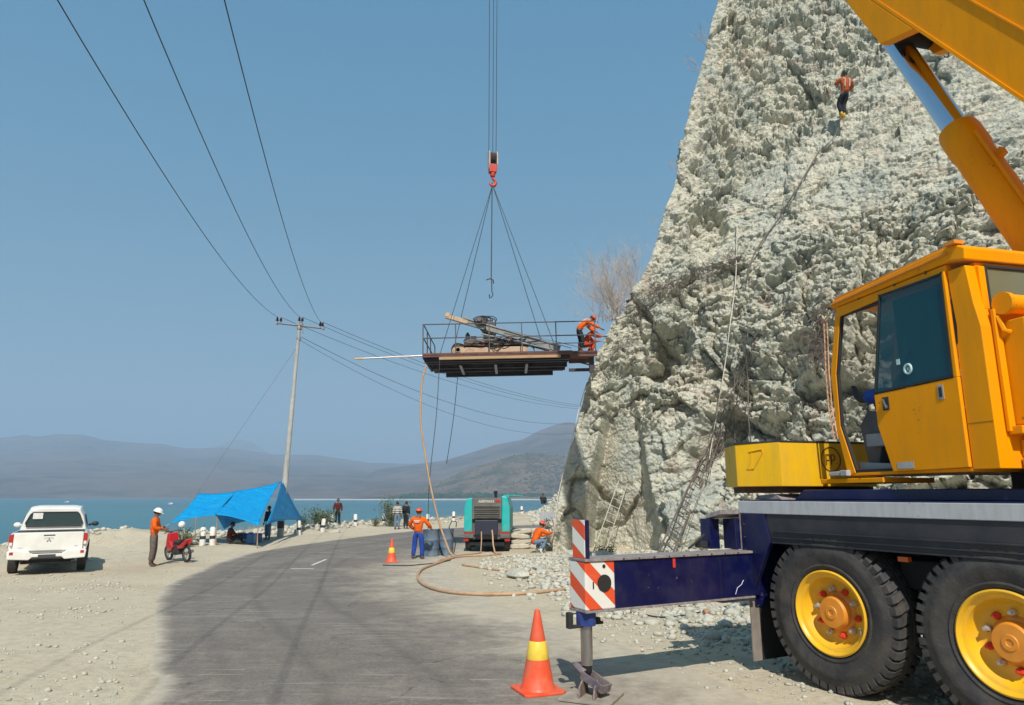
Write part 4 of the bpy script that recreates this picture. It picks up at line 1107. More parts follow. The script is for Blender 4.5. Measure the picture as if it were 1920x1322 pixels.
# ---- boom
bang = math.radians(55.5)
e2 = Vector((math.cos(bang), math.sin(bang))); n2 = Vector((-math.sin(bang), math.cos(bang)))
def bp(s, h, r=0.0):        # s along the bottom edge from the foot, h above it, r from the centre line
    q = Vector((-2.900, 3.200)) + e2 * s + n2 * h
    return (1.15 + r, q.x, q.y)
def section(s0, s1, w, h, hb, off=0.0):
    g = Geo()
    prof = [(-w, hb * 0.45 + off), (-w * 0.93, off), (w * 0.93, off), (w, hb * 0.45 + off), (w, h + off), (w * 0.95, h + off + 0.03), (-w * 0.95, h + off + 0.03), (-w, h + off)]
    prof = [(-w, off), (w, off), (w, h + off), (-w, h + off)]
    vs = [bp(s0, p[1], p[0]) for p in prof] + [bp(s1, p[1], p[0]) for p in prof]
    n = len(prof)
    g.add(vs, [tuple(range(n))[::-1], tuple(range(n, 2 * n))] + [(i, (i + 1) % n, (i + 1) % n + n, i + n) for i in range(n)])
    return g
g = section(-0.3, 12.0, 0.40, 1.02, 0)
boom = P('boom', g, m_yel, M=S2C, bevel=0.02)
g = Geo()
for s in (-1, 1):
    for (h0, h1, o) in ((0.43, 0.445, 0.012), (0.0, 0.03, 0.010), (0.99, 1.02, 0.012)):
        a = [bp(-0.2, h0, s * 0.40), bp(11.9, h0, s * 0.40), bp(11.9, h1, s * 0.40), bp(-0.2, h1, s * 0.40)]
        g.add(a + [(p[0] + s * o, p[1], p[2]) for p in a], [(0, 1, 2, 3), (7, 6, 5, 4), (0, 4, 5, 1), (1, 5, 6, 2), (2, 6, 7, 3), (3, 7, 4, 0)])
new_obj('boom_flange', g, m_yel, boom, S2C)
for s0, s1, w, h, off in ((12.0, 22.0, 0.35, 0.88, 0.06), (22.0, 32.0, 0.30, 0.76, 0.12), (32.0, 41.6, 0.26, 0.64, 0.18)):
    new_obj('boom_section', section(s0, s1, w, h, 0, off), m_yel, boom, S2C, bevel=0.01)
g = Geo(); g.add([bp(41.6, 0.0, -0.2), bp(43.2, -0.5, -0.2), bp(43.2, 0.5, -0.2), bp(41.6, 0.9, -0.2), bp(41.6, 0.0, 0.2), bp(43.2, -0.5, 0.2), bp(43.2, 0.5, 0.2), bp(41.6, 0.9, 0.2)], [(0, 1, 2, 3), (7, 6, 5, 4), (0, 4, 5, 1), (1, 5, 6, 2), (2, 6, 7, 3), (3, 7, 4, 0)])
new_obj('boom_head', g, m_yel, boom, S2C)
# cylinder bracket under the boom
g = Geo(); br = [(-0.65, 6.47), (-0.20, 6.60), (0.22, 7.46), (0.75, 8.50)]
for r0 in (0.74, 1.44): g.prism(br, 0, r0, r0 + 0.12)
g.prism([(-0.30, 6.90), (0.0, 6.95), (0.35, 7.80), (0.2, 7.8)], 0, 0.86, 1.44)
new_obj('cylinder_bracket', g, m_yel, boom, S2C, bevel=0.01)
g = Geo(); g.tube([(0.80, -0.17, 6.80), (1.50, -0.17, 6.80)], 0.10, 14); g.tube([(0.9, -0.35, 6.78), (0.94, -0.42, 6.72), (0.92, -0.36, 6.64), (0.87, -0.3, 6.68)], 0.03, 6); new_obj('bracket_pin', g, m_black, boom, S2C)
# lift cylinder
g = Geo(); ax0 = Vector((1.15, 0.03, 6.93)); ax1 = Vector((1.15, -1.80, 2.62)); dd_ = (ax1 - ax0); L_ = dd_.length; du = dd_.normalized()
g.lathe([(0.10, 0.0), (0.122, 0.02), (0.122, 1.9)], origin=ax0, axis=du, n=40); P('lift_rod', g, m_chrome, M=S2C, smooth=True)
g = Geo(); g.lathe([(0.125, 1.66), (0.182, 1.68), (0.192, 1.74), (0.192, 1.98), (0.178, 2.02), (0.178, L_ - 0.1), (0.13, L_)], origin=ax0, axis=du, n=44)
q_ = ax0 + du * 2.25; side_ = Vector((0, -du.z, du.y))
g.box(q_ + Vector((0.0, 0, 0)) - Vector((0, -du.z, du.y)) * 0.19, (0.06, 0.10, 0.08), Euler((math.radians(-23), 0, 0)))
P('lift_cylinder', g, m_yel, M=S2C, smooth=True)
g = Geo(); g.tube([ax0 + du * 1.85 + Vector((-0.1, -0.20, 0)), ax0 + du * 4.5 + Vector((-0.1, -0.20, 0))], 0.018, 6); P('hydraulic_line', g, m_yel, M=S2C)
# hoist ropes from the boom head to the hook block
tip = M_SU @ Vector(bp(42.9, -0.42, 0))
HOOK = at(924, 285, 27.6)
g = Geo()
for dx, dy in ((-0.17, -0.08), (-0.17, 0.08), (0.0, -0.08), (0.0, 0.08), (0.14, -0.08), (0.14, 0.08)):
    g.tube([(tip.x + dx * 1.3, tip.y + dy, tip.z), (HOOK.x + dx, HOOK.y + dy, HOOK.z)], 0.012, 4)
P('hoist_rope', g, material('steel_rope', (0.10, 0.10, 0.105), 0.6, metal=0.3), M=W2C)
print('tip', tip, 'hook', HOOK)

m_bolt = material('bolt_head', (0.10, 0.09, 0.10), 0.5, metal=0.5)
g = Geo()
for k in range(9): g.lathe([(0.009, 0), (0.009, 0.007), (0, 0.008)], origin=(-1.65 + k * 0.18, 0.836, 1.173), axis=(0, -1, 0), n=6)
for k in range(6): g.lathe([(0.010, 0), (0.010, 0.008), (0, 0.009)], origin=(-0.001, 0.93, 0.80 + k * 0.13), axis=(-1, 0, 0), n=6)
b_ = new_obj('bolt_row', g, m_bolt, crane, whole=True); b_['kind'] = 'stuff'
g = Geo(); 
for s in (0.02, 0.05): g.tube(smooth_c([(0.5, 0.6, 1.25 - s), (0.5, 0.2, 1.18 - s), (0.5, -0.5, 1.24 - s), (0.5, -1.2, 1.16 - s), (0.5, -2.0, 1.24 - s)]), 0.014, 6)
new_obj('brake_hose', g, m_rubber, crane, whole=True)
g = Geo(); g.bb((0.30, -0.95, 0.95), (0.62, -0.55, 1.20)); new_obj('air_tank', g, m_black, crane, bevel=0.02)
g = Geo()
for f_ in (-0.30, -0.75, -1.10): g.tube([(-0.018, f_ * 1.0 - 0.05, 3.655 - f_ * 0.02), (-0.018, f_ - 0.05, 3.60)], 0.008, 6)
new_obj('roof_bolt', g, m_bolt, crane, S2C)
# ------------------------------------------------------------------ people
def cloth(name, col, **k): return material(name, col, 0.85, var=0.22, scale=14, bump=0.4, bump_scale=18, spec=0.2, **k)
m_skin = material('skin_brown', (0.22, 0.11, 0.065), 0.6, var=0.08, scale=20)
m_hair = material('hair_black', (0.012, 0.011, 0.010), 0.6)
m_or = cloth('orange_workwear', (0.75, 0.125, 0.012))
m_or2 = cloth('red_orange_workwear', (0.62, 0.085, 0.02))
m_or3 = cloth('faded_orange_shirt', (0.42, 0.10, 0.035))
m_bluep = cloth('blue_trousers', (0.02, 0.06, 0.30))
m_greyp = cloth('grey_trousers', (0.13, 0.105, 0.09))
m_dark = cloth('dark_cloth', (0.022, 0.025, 0.032))
m_jean = cloth('light_jeans', (0.13, 0.20, 0.30))
m_maroon = cloth('dark_maroon_cloth', (0.10, 0.025, 0.02))
m_boot = material('dusty_boots', (0.11, 0.07, 0.05), 0.9, var=0.3, scale=20)
m_yboot = material('yellow_rubber_boots', (0.62, 0.36, 0.04), 0.5)
m_hat_w = material('white_helmet', (0.80, 0.80, 0.78), 0.35)
m_hat_r = material('red_orange_helmet', (0.70, 0.09, 0.03), 0.35)
m_strap = material('white_webbing', (0.65, 0.63, 0.58), 0.8)
m_stripe, nt, b, ob = blank_mat('striped_shirt')
sp = nt.nodes.new('ShaderNodeSeparateXYZ'); nt.links.new(ob, sp.inputs[0])
fz = math_n(nt, 'GREATER_THAN', math_n(nt, 'FRACT', math_n(nt, 'MULTIPLY', sp.outputs[2], 9.0)), 0.5)
nt.links.new(mixc(nt, fz, (0.70, 0.68, 0.62), (0.05, 0.05, 0.07)), b.inputs['Base Color']); b.inputs['Roughness'].default_value = 0.9

J0 = dict(pelvis=(0, 0, .93), spine=(0, .01, 1.10), chest=(0, .0, 1.28), neck=(0, .0, 1.44), head=(0, .025, 1.585),
          sl=(-.18, 0, 1.38), el=(-.24, -.02, 1.12), wl=(-.25, .05, .88), sr=(.18, 0, 1.38), er=(.24, -.02, 1.12), wr=(.25, .05, .88),
          hl=(-.09, 0, .90), kl=(-.105, .03, .49), al=(-.11, -.01, .085), hr=(.09, 0, .90), kr=(.105, .03, .49), ar=(.11, -.01, .085))
tmp_scene = bpy.data.scenes.new('workbench')     # modifiers are evaluated here, away from the heavy meshes
def bench_depsgraph():
    with bpy.context.temp_override(scene=tmp_scene, view_layer=tmp_scene.view_layers[0]):
        d = bpy.context.evaluated_depsgraph_get(); d.update()
    return d
def skin_geo(verts, edges, radii, sub=1):
    bm = bmesh.new()
    lay = bm.verts.layers.skin.verify()
    vs = [bm.verts.new(v) for v in verts]
    for a, b_ in edges: bm.edges.new((vs[a], vs[b_]))
    for i, v in enumerate(vs):
        r = radii[i]; v[lay].radius = r if isinstance(r, tuple) else (r, r)
        v[lay].use_root = (i == 0)
    me = bpy.data.meshes.new('tmp'); bm.to_mesh(me); bm.free()
    o = bpy.data.objects.new('tmp', me); tmp_scene.collection.objects.link(o)
    sk = o.modifiers.new('s', 'SKIN'); sk.use_smooth_shade = True; sk.branch_smoothing = 0.3
    ss_ = o.modifiers.new('u', 'SUBSURF'); ss_.levels = sub
    dg_ = bench_depsgraph()
    ev = o.evaluated_get(dg_); m2 = ev.to_mesh()
    g = Geo(); g.add([tuple(v.co) for v in m2.vertices], [tuple(p.vertices) for p in m2.polygons])
    ev.to_mesh_clear(); bpy.data.objects.remove(o); bpy.data.meshes.remove(me)
    return g
def person(label, loc, rz, shirt, pants, pose=None, hat=None, shoes=None, hair=True, scale=1.0, group=None, belt=None, strap=False, bag=None, sleeves=True, tilt=0.0, toe=None):
    J = {k: Vector(v) for k, v in J0.items()}
    for k, v in (pose or {}).items(): J[k] = Vector(v)
    R = root('person', label, 'person', loc, rz, group)
    R.scale = (scale,) * 3; R.rotation_euler = (tilt, 0, rz)
    up = (J['neck'] - J['chest']).normalized(); acr = (J['sr'] - J['sl']).normalized(); fwd = up.cross(acr).normalized() if up.cross(acr).length > .1 else Vector((0, 1, 0))
    # body
    names = ['pelvis', 'spine', 'chest', 'neck', 'head', 'sl', 'el', 'wl', 'sr', 'er', 'wr', 'hl', 'kl', 'al', 'hr', 'kr', 'ar']
    idx = {n: i for i, n in enumerate(names)}
    V = [J[n] for n in names]
    E = [(0, 1), (1, 2), (2, 3), (3, 4), (2, 5), (5, 6), (6, 7), (2, 8), (8, 9), (9, 10), (0, 11), (11, 12), (12, 13), (0, 14), (14, 15), (15, 16)]
    rad = [(.13, .09), (.12, .085), (.14, .095), .052, .075, .052, .038, .026, .052, .038, .026, .075, .052, .036, .075, .052, .036]
    ld = []
    for w, e in (('wl', 'el'), ('wr', 'er')):
        d = (J[w] - J[e]).normalized(); V.append(J[w] + d * 0.085); E.append((idx[w], len(V) - 1)); rad.append((.036, .016)); ld.append((J[w] + d * 0.085, d))
    g = skin_geo(V, E, rad)
    hd = (J['head'] - J['neck']).normalized()
    # head with face: skull, jaw, nose, ears, eyes sockets
    h = J['head']; fr = (fwd - hd * fwd.dot(hd)).normalized(); sd = fr.cross(hd)
    def hp(a, b_, c): return h + sd * a + fr * b_ + hd * c
    st = len(g.v); g.ball((0, 0, 0), (.078, .098, .115), 16)
    for i in range(st, len(g.v)):
        x, y, z = g.v[i]
        if z < 0: x *= 1 - 0.28 * (-z / .115); y = y * (1 - 0.12 * (-z / .115)) + 0.012
        g.v[i] = tuple(hp(x, y, z))
    g.add([hp(-.014, .092, -.02), hp(.014, .092, -.02), hp(0, .118, -.018), hp(0, .095, .022)], [(0, 2, 3), (2, 1, 3), (0, 1, 2)])
    for s in (-1, 1):
        g.tube([hp(s * .074, -.005, .018), hp(s * .088, -.012, .004), hp(s * .076, -.005, -.022)], [.012, .014, .009], 6)
    for (p, d) in ld:
        s1 = d.cross(fwd); s1 = s1.normalized() if s1.length > .1 else acr
        curl = fwd * 0.012
        for q in range(4):
            o_ = s1 * (q - 1.5) * 0.019; L = (.072, .080, .075, .058)[q]
            g.tube([p - d * .01 + o_ * .9, p + d * L * .5 + o_ * 1.1, p + d * L * .85 + o_ * 1.1 + curl, p + d * L + o_ + curl * 2.4], [.0095, .009, .0085, .006], 6)
        g.tube([p - d * .055 + s1 * .024, p - d * .025 + s1 * .048, p + d * .015 + s1 * .052 + curl], [.011, .010, .007], 6)
    new_obj('body', g, m_skin, R, smooth='all')
    # eyes and mouth
    g = Geo(); 
    for s in (-1, 1): g.ball(tuple(hp(s * .030, .086, .008)), .010, 8)
    g.box(hp(0, .096, -.05), (.035, .01, .007)); new_obj('eyes', g, m_hair, R)
    # shirt
    sn = ['pelvis', 'spine', 'chest', 'sl', 'el', 'wl', 'sr', 'er', 'wr']
    if sleeves: k_ = 0.92
    else: k_ = 0.35
    wl = J['el'].lerp(J['wl'], k_); wr = J['er'].lerp(J['wr'], k_)
    nb = J['chest'].lerp(J['neck'], 0.55)
    V = [J['pelvis'] + (J['spine'] - J['pelvis']) * -0.45, J['spine'], J['chest'], nb, J['sl'], J['el'], wl, J['sr'], J['er'], wr]
    g = skin_geo(V, [(0, 1), (1, 2), (2, 3), (2, 4), (4, 5), (5, 6), (2, 7), (7, 8), (8, 9)], [(.180, .145), (.172, .138), (.185, .142), (.095, .085), .092, .074, .060, .092, .074, .060])
    new_obj('shirt', g, shirt, R, smooth='all')
    al = J['kl'].lerp(J['al'], 0.86); ar = J['kr'].lerp(J['ar'], 0.86)
    V = [J['pelvis'], J['hl'], J['kl'], al, J['hr'], J['kr'], ar, J['pelvis'].lerp(J['spine'], .35)]
    g = skin_geo(V, [(0, 1), (1, 2), (2, 3), (0, 4), (4, 5), (5, 6), (0, 7)], [(.155, .125), .112, .090, .076, .112, .090, .076, (.15, .115)])
    new_obj('trousers', g, pants, R, smooth='all')
    for s, a, k in ((-1, 'al', 'kl'), (1, 'ar', 'kr')):
        shin = (J[a] - J[k]).normalized()
        ff = Vector(toe) if toe else (fwd - shin * fwd.dot(shin))
        ff = ff.normalized() if ff.length > .1 else Vector((0, 1, 0))
        g = skin_geo([J[a] - shin * .13, J[a] + shin * .01, J[a] + shin * .045 + ff * .09, J[a] + shin * .055 + ff * .17], [(0, 1), (1, 2), (2, 3)], [.052, .05, (.045, .035), (.04, .025)])
        new_obj('boot', g, shoes or m_boot, R, smooth='all')
    def headthing(name, gg, m):
        gg.v = [tuple(hp(*p)) for p in gg.v]; return new_obj(name, gg, m, R, smooth=True)
    if hat:
        gg = Geo(); gg.ball((0, -.005, .018), (.112, .132, .115), 20, zmin=0.0)
        gg.lathe([(.0, .0), (.128, .0), (.135, .006), (.115, .022)], origin=(0, .008, .016), n=20)
        gg.add([(-.075, .09, .028), (.075, .09, .028), (.055, .178, .018), (-.055, .178, .018), (-.075, .09, .016), (.075, .09, .016), (.055, .178, .010), (-.055, .178, .010)], [(0, 3, 2, 1), (4, 5, 6, 7), (0, 1, 5, 4), (2, 3, 7, 6), (0, 4, 7, 3), (1, 2, 6, 5)])
        gg.tube([(0, -.12, .05), (0, -.07, .125), (0, 0, .142), (0, .08, .115), (0, .115, .06)], .009, 6)
        headthing('helmet', gg, hat)
    if hair:
        gg = Geo(); gg.ball((0, -.012, .006), (.086, .105, .118), 18, zmin=-0.35)
        gg.v = [((x, y, z) if y < .05 or z > .05 else (x, min(y, .06), z)) for x, y, z in gg.v]
        headthing('hair', gg, m_hair)
    if belt:
        c = J['pelvis'].lerp(J['spine'], .25)
        g = Geo(); g.tube([c + acr * .175 * math.cos(t) + fwd * .14 * math.sin(t) for t in [i * math.pi / 10 for i in range(20)]], .022, 6, closed=True); new_obj('belt', g, belt, R)
    if strap:
        g = Geo()
        for s in (-1, 1):
            a = J['chest'].lerp(J['neck'], .6) + acr * s * .09
            for f in (-1, 1):
                g.tube([a + up * .07, a - up * .03 + fwd * f * .115, J['spine'] + acr * s * .09 + fwd * f * .13], .016, 5)
        new_obj('harness', g, m_strap, R)
    if bag:
        c = J['chest'] - fwd * .17 - up * .03
        g = Geo(); g.ball(tuple(c), (.15, .10, .20), 12); new_obj('backpack', g, bag, R, smooth='all')
    return R
def gpos(x, y): return (x, y, gz(x, y))
person('worker in orange jacket and white helmet standing alone beside the parked red motorcycle', gpos(-10.85, 21.7), math.radians(-75), m_or, m_greyp, hat=m_hat_w,
       pose=dict(el=(-.23, .06, 1.12), wl=(-.12, .24, 1.06), er=(.23, .05, 1.12), wr=(.13, .23, 1.10), head=(0, .04, 1.575)))
p_ = person('worker in orange jacket, red helmet and blue trousers seen from behind at the drums', gpos(-3.16, 24.1), math.radians(-14), m_or, m_bluep, hat=m_hat_r,
       pose=dict(sl=(-.19, 0, 1.37), el=(-.35, .05, 1.16), wl=(-.24, .22, .99), sr=(.19, 0, 1.37), er=(.35, .10, 1.14), wr=(.33, .32, 1.04), kl=(-.13, .03, .49), al=(-.16, -.03, .085), kr=(.13, .03, .49), ar=(.16, .0, .085)))
g = Geo(); 
for i, (w_, z_) in enumerate(((.22, 1.30), (.16, 1.255))): g.box((0, -.137, z_), (w_, .012, .026))
new_obj('back_print', g, m_strap, p_)
squat = dict(pelvis=(0, -.18, .38), spine=(0, -.08, .56), chest=(0, .04, .74), neck=(0, .12, .88), head=(0, .18, 1.00), sl=(-.18, .04, .82), el=(-.22, .22, .62), wl=(-.16, .44, .60), sr=(.18, .04, .82), er=(.24, .26, .70), wr=(.20, .52, .72),
             hl=(-.10, -.16, .38), kl=(-.20, .22, .46), al=(-.15, .02, .085), hr=(.10, -.16, .38), kr=(.20, .22, .46), ar=(.15, .02, .085))
person('crouching worker in orange reaching toward the cliff foot beside the pale sacks', gpos(0.95, 26.2), math.radians(-62), m_or, m_jean, pose=squat, hat=m_hat_r, shoes=m_strap)
person('person in a striped shirt and light jeans standing on the far road edge', gpos(-7.15, 44.4), math.radians(20), m_stripe, m_jean, hair=True)
person('dark clothed person with a backpack standing beside the one in the striped shirt', gpos(-6.7, 45.0), math.radians(-30), m_dark, m_dark, bag=m_dark)
person('person in dark maroon clothes standing above the sea among the white posts', gpos(-11.25, 45.9), math.radians(200), m_maroon, m_dark)
sit = dict(pelvis=(0, -.1, .14), spine=(0, -.12, .32), chest=(0, -.10, .52), neck=(0, -.04, .68), head=(0, 0, .82), sl=(-.18, -.08, .62), el=(-.24, .08, .42), wl=(-.15, .28, .42), sr=(.18, -.08, .62), er=(.24, .08, .42), wr=(.15, .28, .42),
           hl=(-.09, -.06, .14), kl=(-.16, .30, .40), al=(-.12, .42, .085), hr=(.09, -.06, .14), kr=(.16, .30, .40), ar=(.12, .42, .085))
person('bare armed person sitting on the ground in the shade of the blue tarpaulin', gpos(-12.2, 31.2), math.radians(-60), m_maroon, m_dark, pose=sit, sleeves=False)
person('dark clothed person standing under the tarpaulin next to the power pole', gpos(-11.6, 34.0), math.radians(150), m_dark, m_jean, scale=0.93)
person('two tone dark clothed person sitting on the bank beyond the grey board', (2.55, 58.0, 0.95), math.radians(190), m_dark, m_dark, pose=sit)
# ------------------------------------------------------------------ traffic cones
m_cone = material('cone_orange_plastic', (0.80, 0.085, 0.025), 0.45, var=0.06, scale=12, dirt=(0.42, 0.22, 0.14), dirt_amt=0.6, dirt_scale=7)
m_band = material('cone_yellow_band', (0.80, 0.58, 0.07), 0.5, var=0.08, scale=20)
def cone(label, loc, rz, s, band):
    c = root('traffic_cone', label, 'traffic cone', loc, rz, 'traffic cones standing on the road'); c.scale = (s,) * 3
    g = Geo(); g.prism([(-.17, -.20), (.17, -.20), (.20, -.17), (.20, .17), (.17, .20), (-.17, .20), (-.20, .17), (-.20, -.17)], 2, 0.0, 0.022); new_obj('base', g, m_cone, c, bevel=0.005)
    def r(z): return 0.150 + (0.024 - 0.150) * (z - 0.03) / 0.67
    g = Geo(); g.lathe([(0.165, 0.0225), (0.150, 0.045), (r(.29), .29), (r(.29), .2901), (r(.43), .43), (r(.43), .4301), (r(.695), .695), (0.018, 0.70), (0.0, 0.695)], n=36); new_obj('cone_body', g, m_cone, c, smooth=True)
    g = Geo(); g.lathe([(r(.275) + .001, .275), (r(.28) + .004, .28), (r(.425) + .004, .425), (r(.43) + .001, .43)], n=36); new_obj('band', g, band, c, smooth=True)
cone('orange traffic cone with a yellow band standing beside the outrigger pad', (0.235, 6.80, 0.006), math.radians(22), 1.0, m_band)
cone('small looking orange cone on the road beside the worker in blue trousers', (-3.85, 23.0, base_z(0, 23.0) + 0.006), 0.4, 1.03, m_band)

# ------------------------------------------------------------------ white pickup
m_car = material('pickup_white_paint', (0.80, 0.80, 0.75), 0.28, var=0.03, scale=2, dirt=(0.55, 0.50, 0.40), dirt_amt=0.4, dirt_scale=2.5, coat=0.5)
m_dk = material('dark_trim', (0.03, 0.03, 0.032), 0.6, var=0.2, scale=5)
m_lens = material('red_lens', (0.45, 0.02, 0.015), 0.2, coat=0.6)
m_glass = glass_mat('car_glass', (0.01, 0.03, 0.04), 0.55)
pu = root('pickup_truck', 'white double cab pickup truck parked on the gravel facing the sea', 'pickup truck', (-12.5, 19.35, gz(-12.5, 19.35)), math.radians(30))
# local: x right, y forward, rear bumper at y=0
def loft(g, secs, mi=0):
    """secs: list of (y, [(x,z)...]) right half outlines mirrored into closed rings"""
    n = None; base = len(g.v)
    for y, half in secs:
        ring = [(x, z) for x, z in half] + [(-x, z) for x, z in half[::-1]]
        n = len(ring); g.v += [(x, y, z) for x, z in ring]
    m = len(secs)
    for i in range(m - 1):
        for k in range(n):
            k2 = (k + 1) % n
            g.f.append((base + i * n + k, base + i * n + k2, base + (i + 1) * n + k2, base + (i + 1) * n + k)); g.mi.append(mi)
    g.f.append(tuple(base + k for k in range(n - 1, -1, -1))); g.mi.append(mi)
    g.f.append(tuple(base + (m - 1) * n + k for k in range(n))); g.mi.append(mi)
    return g
side = [(.60, .42), (.86, .50), (.90, .70), (.90, .92), (.875, 1.08), (.84, 1.10)]
def bside(k=1.0, dz=0.0): return [(x * k, z + dz) for x, z in side]
g = Geo()
# bed: outer skin with open top
loft(g, [(0.12, [(.55, .46), (.84, .50), (.885, .70), (.89, .92), (.865, 1.06), (.83, 1.075)]), (0.35, side), (0.62, [(.60, .42), (.86, .80), (.905, .86), (.90, .94), (.875, 1.08), (.84, 1.10)]), (1.38, [(.60, .42), (.86, .80), (.905, .86), (.90, .94), (.875, 1.08), (.84, 1.10)]), (1.62, side), (1.66, side)])
new_obj('bed', g, m_car, pu, smooth=True, bevel=0.01)
g = Geo(); g.bb((-.80, .18, 1.0), (.80, 1.60, 1.103)); new_obj('bed_well', g, m_dk, pu)
g = Geo()
loft(g, [(1.68, side), (3.6, side), (3.85, [(.60, .42), (.86, .80), (.905, .86), (.88, .94), (.85, 1.06), (.80, 1.08)]), (4.6, [(.60, .45), (.84, .78), (.88, .84), (.85, .9), (.78, 1.0), (.70, 1.03)]), (4.98, [(.5, .45), (.70, .5), (.76, .7), (.74, .84), (.66, .92), (.6, .93)])])
body = new_obj('body', g, m_car, pu, smooth=True, bevel=0.01)
# cabin
g = Geo()
loft(g, [(1.68, [(.60, 1.08), (.80, 1.08), (.80, 1.12), (.70, 1.48), (.60, 1.66), (.45, 1.70)]), (1.80, [(.60, 1.08), (.83, 1.08), (.83, 1.12), (.72, 1.52), (.62, 1.735), (.45, 1.765)]), (2.6, [(.60, 1.08), (.84, 1.08), (.84, 1.12), (.73, 1.52), (.64, 1.755), (.45, 1.79)]), (3.2, [(.60, 1.08), (.84, 1.08), (.84, 1.12), (.73, 1.50), (.63, 1.70), (.45, 1.73)]), (3.95, [(.60, 1.06), (.82, 1.06), (.82, 1.08), (.79, 1.09), (.7, 1.10), (.45, 1.12)])])
cabn = new_obj('cabin', g, m_car, pu, smooth=True, bevel=0.01)
g = Geo(); pr = [(-.68, 1.20), (.68, 1.20), (.70, 1.30), (.60, 1.54), (.54, 1.60), (-.54, 1.60), (-.60, 1.54), (-.70, 1.30)]
def slant(p): return (p[0], 1.655 + (p[1] - 1.2) * 0.06, p[1])
g.add([slant(p) for p in pr] + [(x, y - .012, z) for x, y, z in [slant(p) for p in pr]], [tuple(range(8)), tuple(range(15, 7, -1))] + [(i, (i + 1) % 8, (i + 1) % 8 + 8, i + 8) for i in range(8)])
new_obj('rear_window', g, material('dark_rear_glass', (0.012, 0.045, 0.05), 0.08), cabn)
g = Geo(); g.tube([(x, y - .012, z) for x, y, z in [slant(p) for p in pr]], .014, 6, closed=True); new_obj('window_rubber', g, m_dk, cabn)
g = Geo(); g.bb((-.54, 1.636, 1.41), (-.30, 1.642, 1.58)); new_obj('paper_sheet', g, m_white, cabn)
g = Geo()
for s in (-1, 1): g.add([(s * .815, 1.9, 1.14), (s * .815, 3.6, 1.14), (s * .735, 3.15, 1.50), (s * .735, 1.95, 1.52), (s * .83, 1.9, 1.14), (s * .83, 3.6, 1.14), (s * .75, 3.15, 1.50), (s * .75, 1.95, 1.52)], [(0, 1, 2, 3), (7, 6, 5, 4), (0, 4, 5, 1), (1, 5, 6, 2), (2, 6, 7, 3), (3, 7, 4, 0)])
new_obj('side_window', g, m_dk, cabn)
g = Geo(); g.prism([(-.795, .62), (.795, .62), (.795, 1.085), (.76, 1.10), (-.76, 1.10), (-.795, 1.085)], 1, 0.06, 0.125); tg = new_obj('tailgate', g, m_car, pu, bevel=0.015)
g = Geo(); g.bb((-.13, 0.05, 1.01), (.13, 0.061, 1.035)); new_obj('handle', g, m_dk, tg)
g = Geo()
for a in (90, 210, 330):
    c = Vector((math.cos(math.radians(a)), math.sin(math.radians(a)))) * .035; d = c.normalized(); q = Vector((-d.y, d.x))
    g.prism([tuple(c - d * .033 + Vector((0, .89))), tuple(c + q * .019 + Vector((0, .89))), tuple(c + d * .033 + Vector((0, .89))), tuple(c - q * .019 + Vector((0, .89)))], 1, .052, .060)
new_obj('emblem', g, m_steel, tg)
g = Geo(); g.bb((-.12, .054, .955), (.10, .060, .962)); g.bb((-.13, .054, .925), (.12, .060, .930)); g.bb((-.68, .054, .70), (-.56, .060, .715)); g.bb((.60, .054, .715), (.68, .060, .735)); new_obj('lettering', g, m_grey, tg)
for s in (-1, 1):
    g = Geo(); g.prism([(s * .80, .76), (s * .89, .80), (s * .90, 1.0), (s * .875, 1.06), (s * .80, 1.075)][::s], 1, .055, .22); l_ = new_obj('tail_light', g, m_lens, pu, bevel=0.01)
    g = Geo(); g.bb((s * .81, .05, .77), (s * .875, .056, .85)); new_obj('clear_lens', g, m_white, l_)
    g = Geo(); g.bb((s * .76, -.055, .545), (s * .84, -.035, .61)); new_obj('reflector', g, m_lens, pu)
g = Geo()
bp_ = [(-.88, .42), (-.40, .39), (-.33, .46), (.33, .46), (.40, .39), (.88, .42), (.90, .62), (.80, .645), (.42, .62), (.36, .55), (-.36, .55), (-.42, .62), (-.80, .645), (-.90, .62)]
g.prism(bp_, 1, -0.04, 0.14); new_obj('bumper', g, m_car, pu, bevel=0.02)
g = Geo(); g.bb((-.34, -.03, .41), (.34, 0.08, .56)); new_obj('step', g, m_dk, pu)
g = Geo(); g.bb((-.20, -.045, .44), (.20, -.035, .53)); new_obj('number_plate', g, material('plate_dark', (0.06, 0.06, 0.065), 0.5), pu)
g = Geo(); g.bb((-.55, .2, .30), (.55, 4.4, .44)); g.tube([(-.6, 1.0, .36), (.6, 1.0, .36)], .07, 10); g.tube([(.45, .05, .33), (.45, .6, .33)], .03, 8); new_obj('chassis', g, m_black, pu)
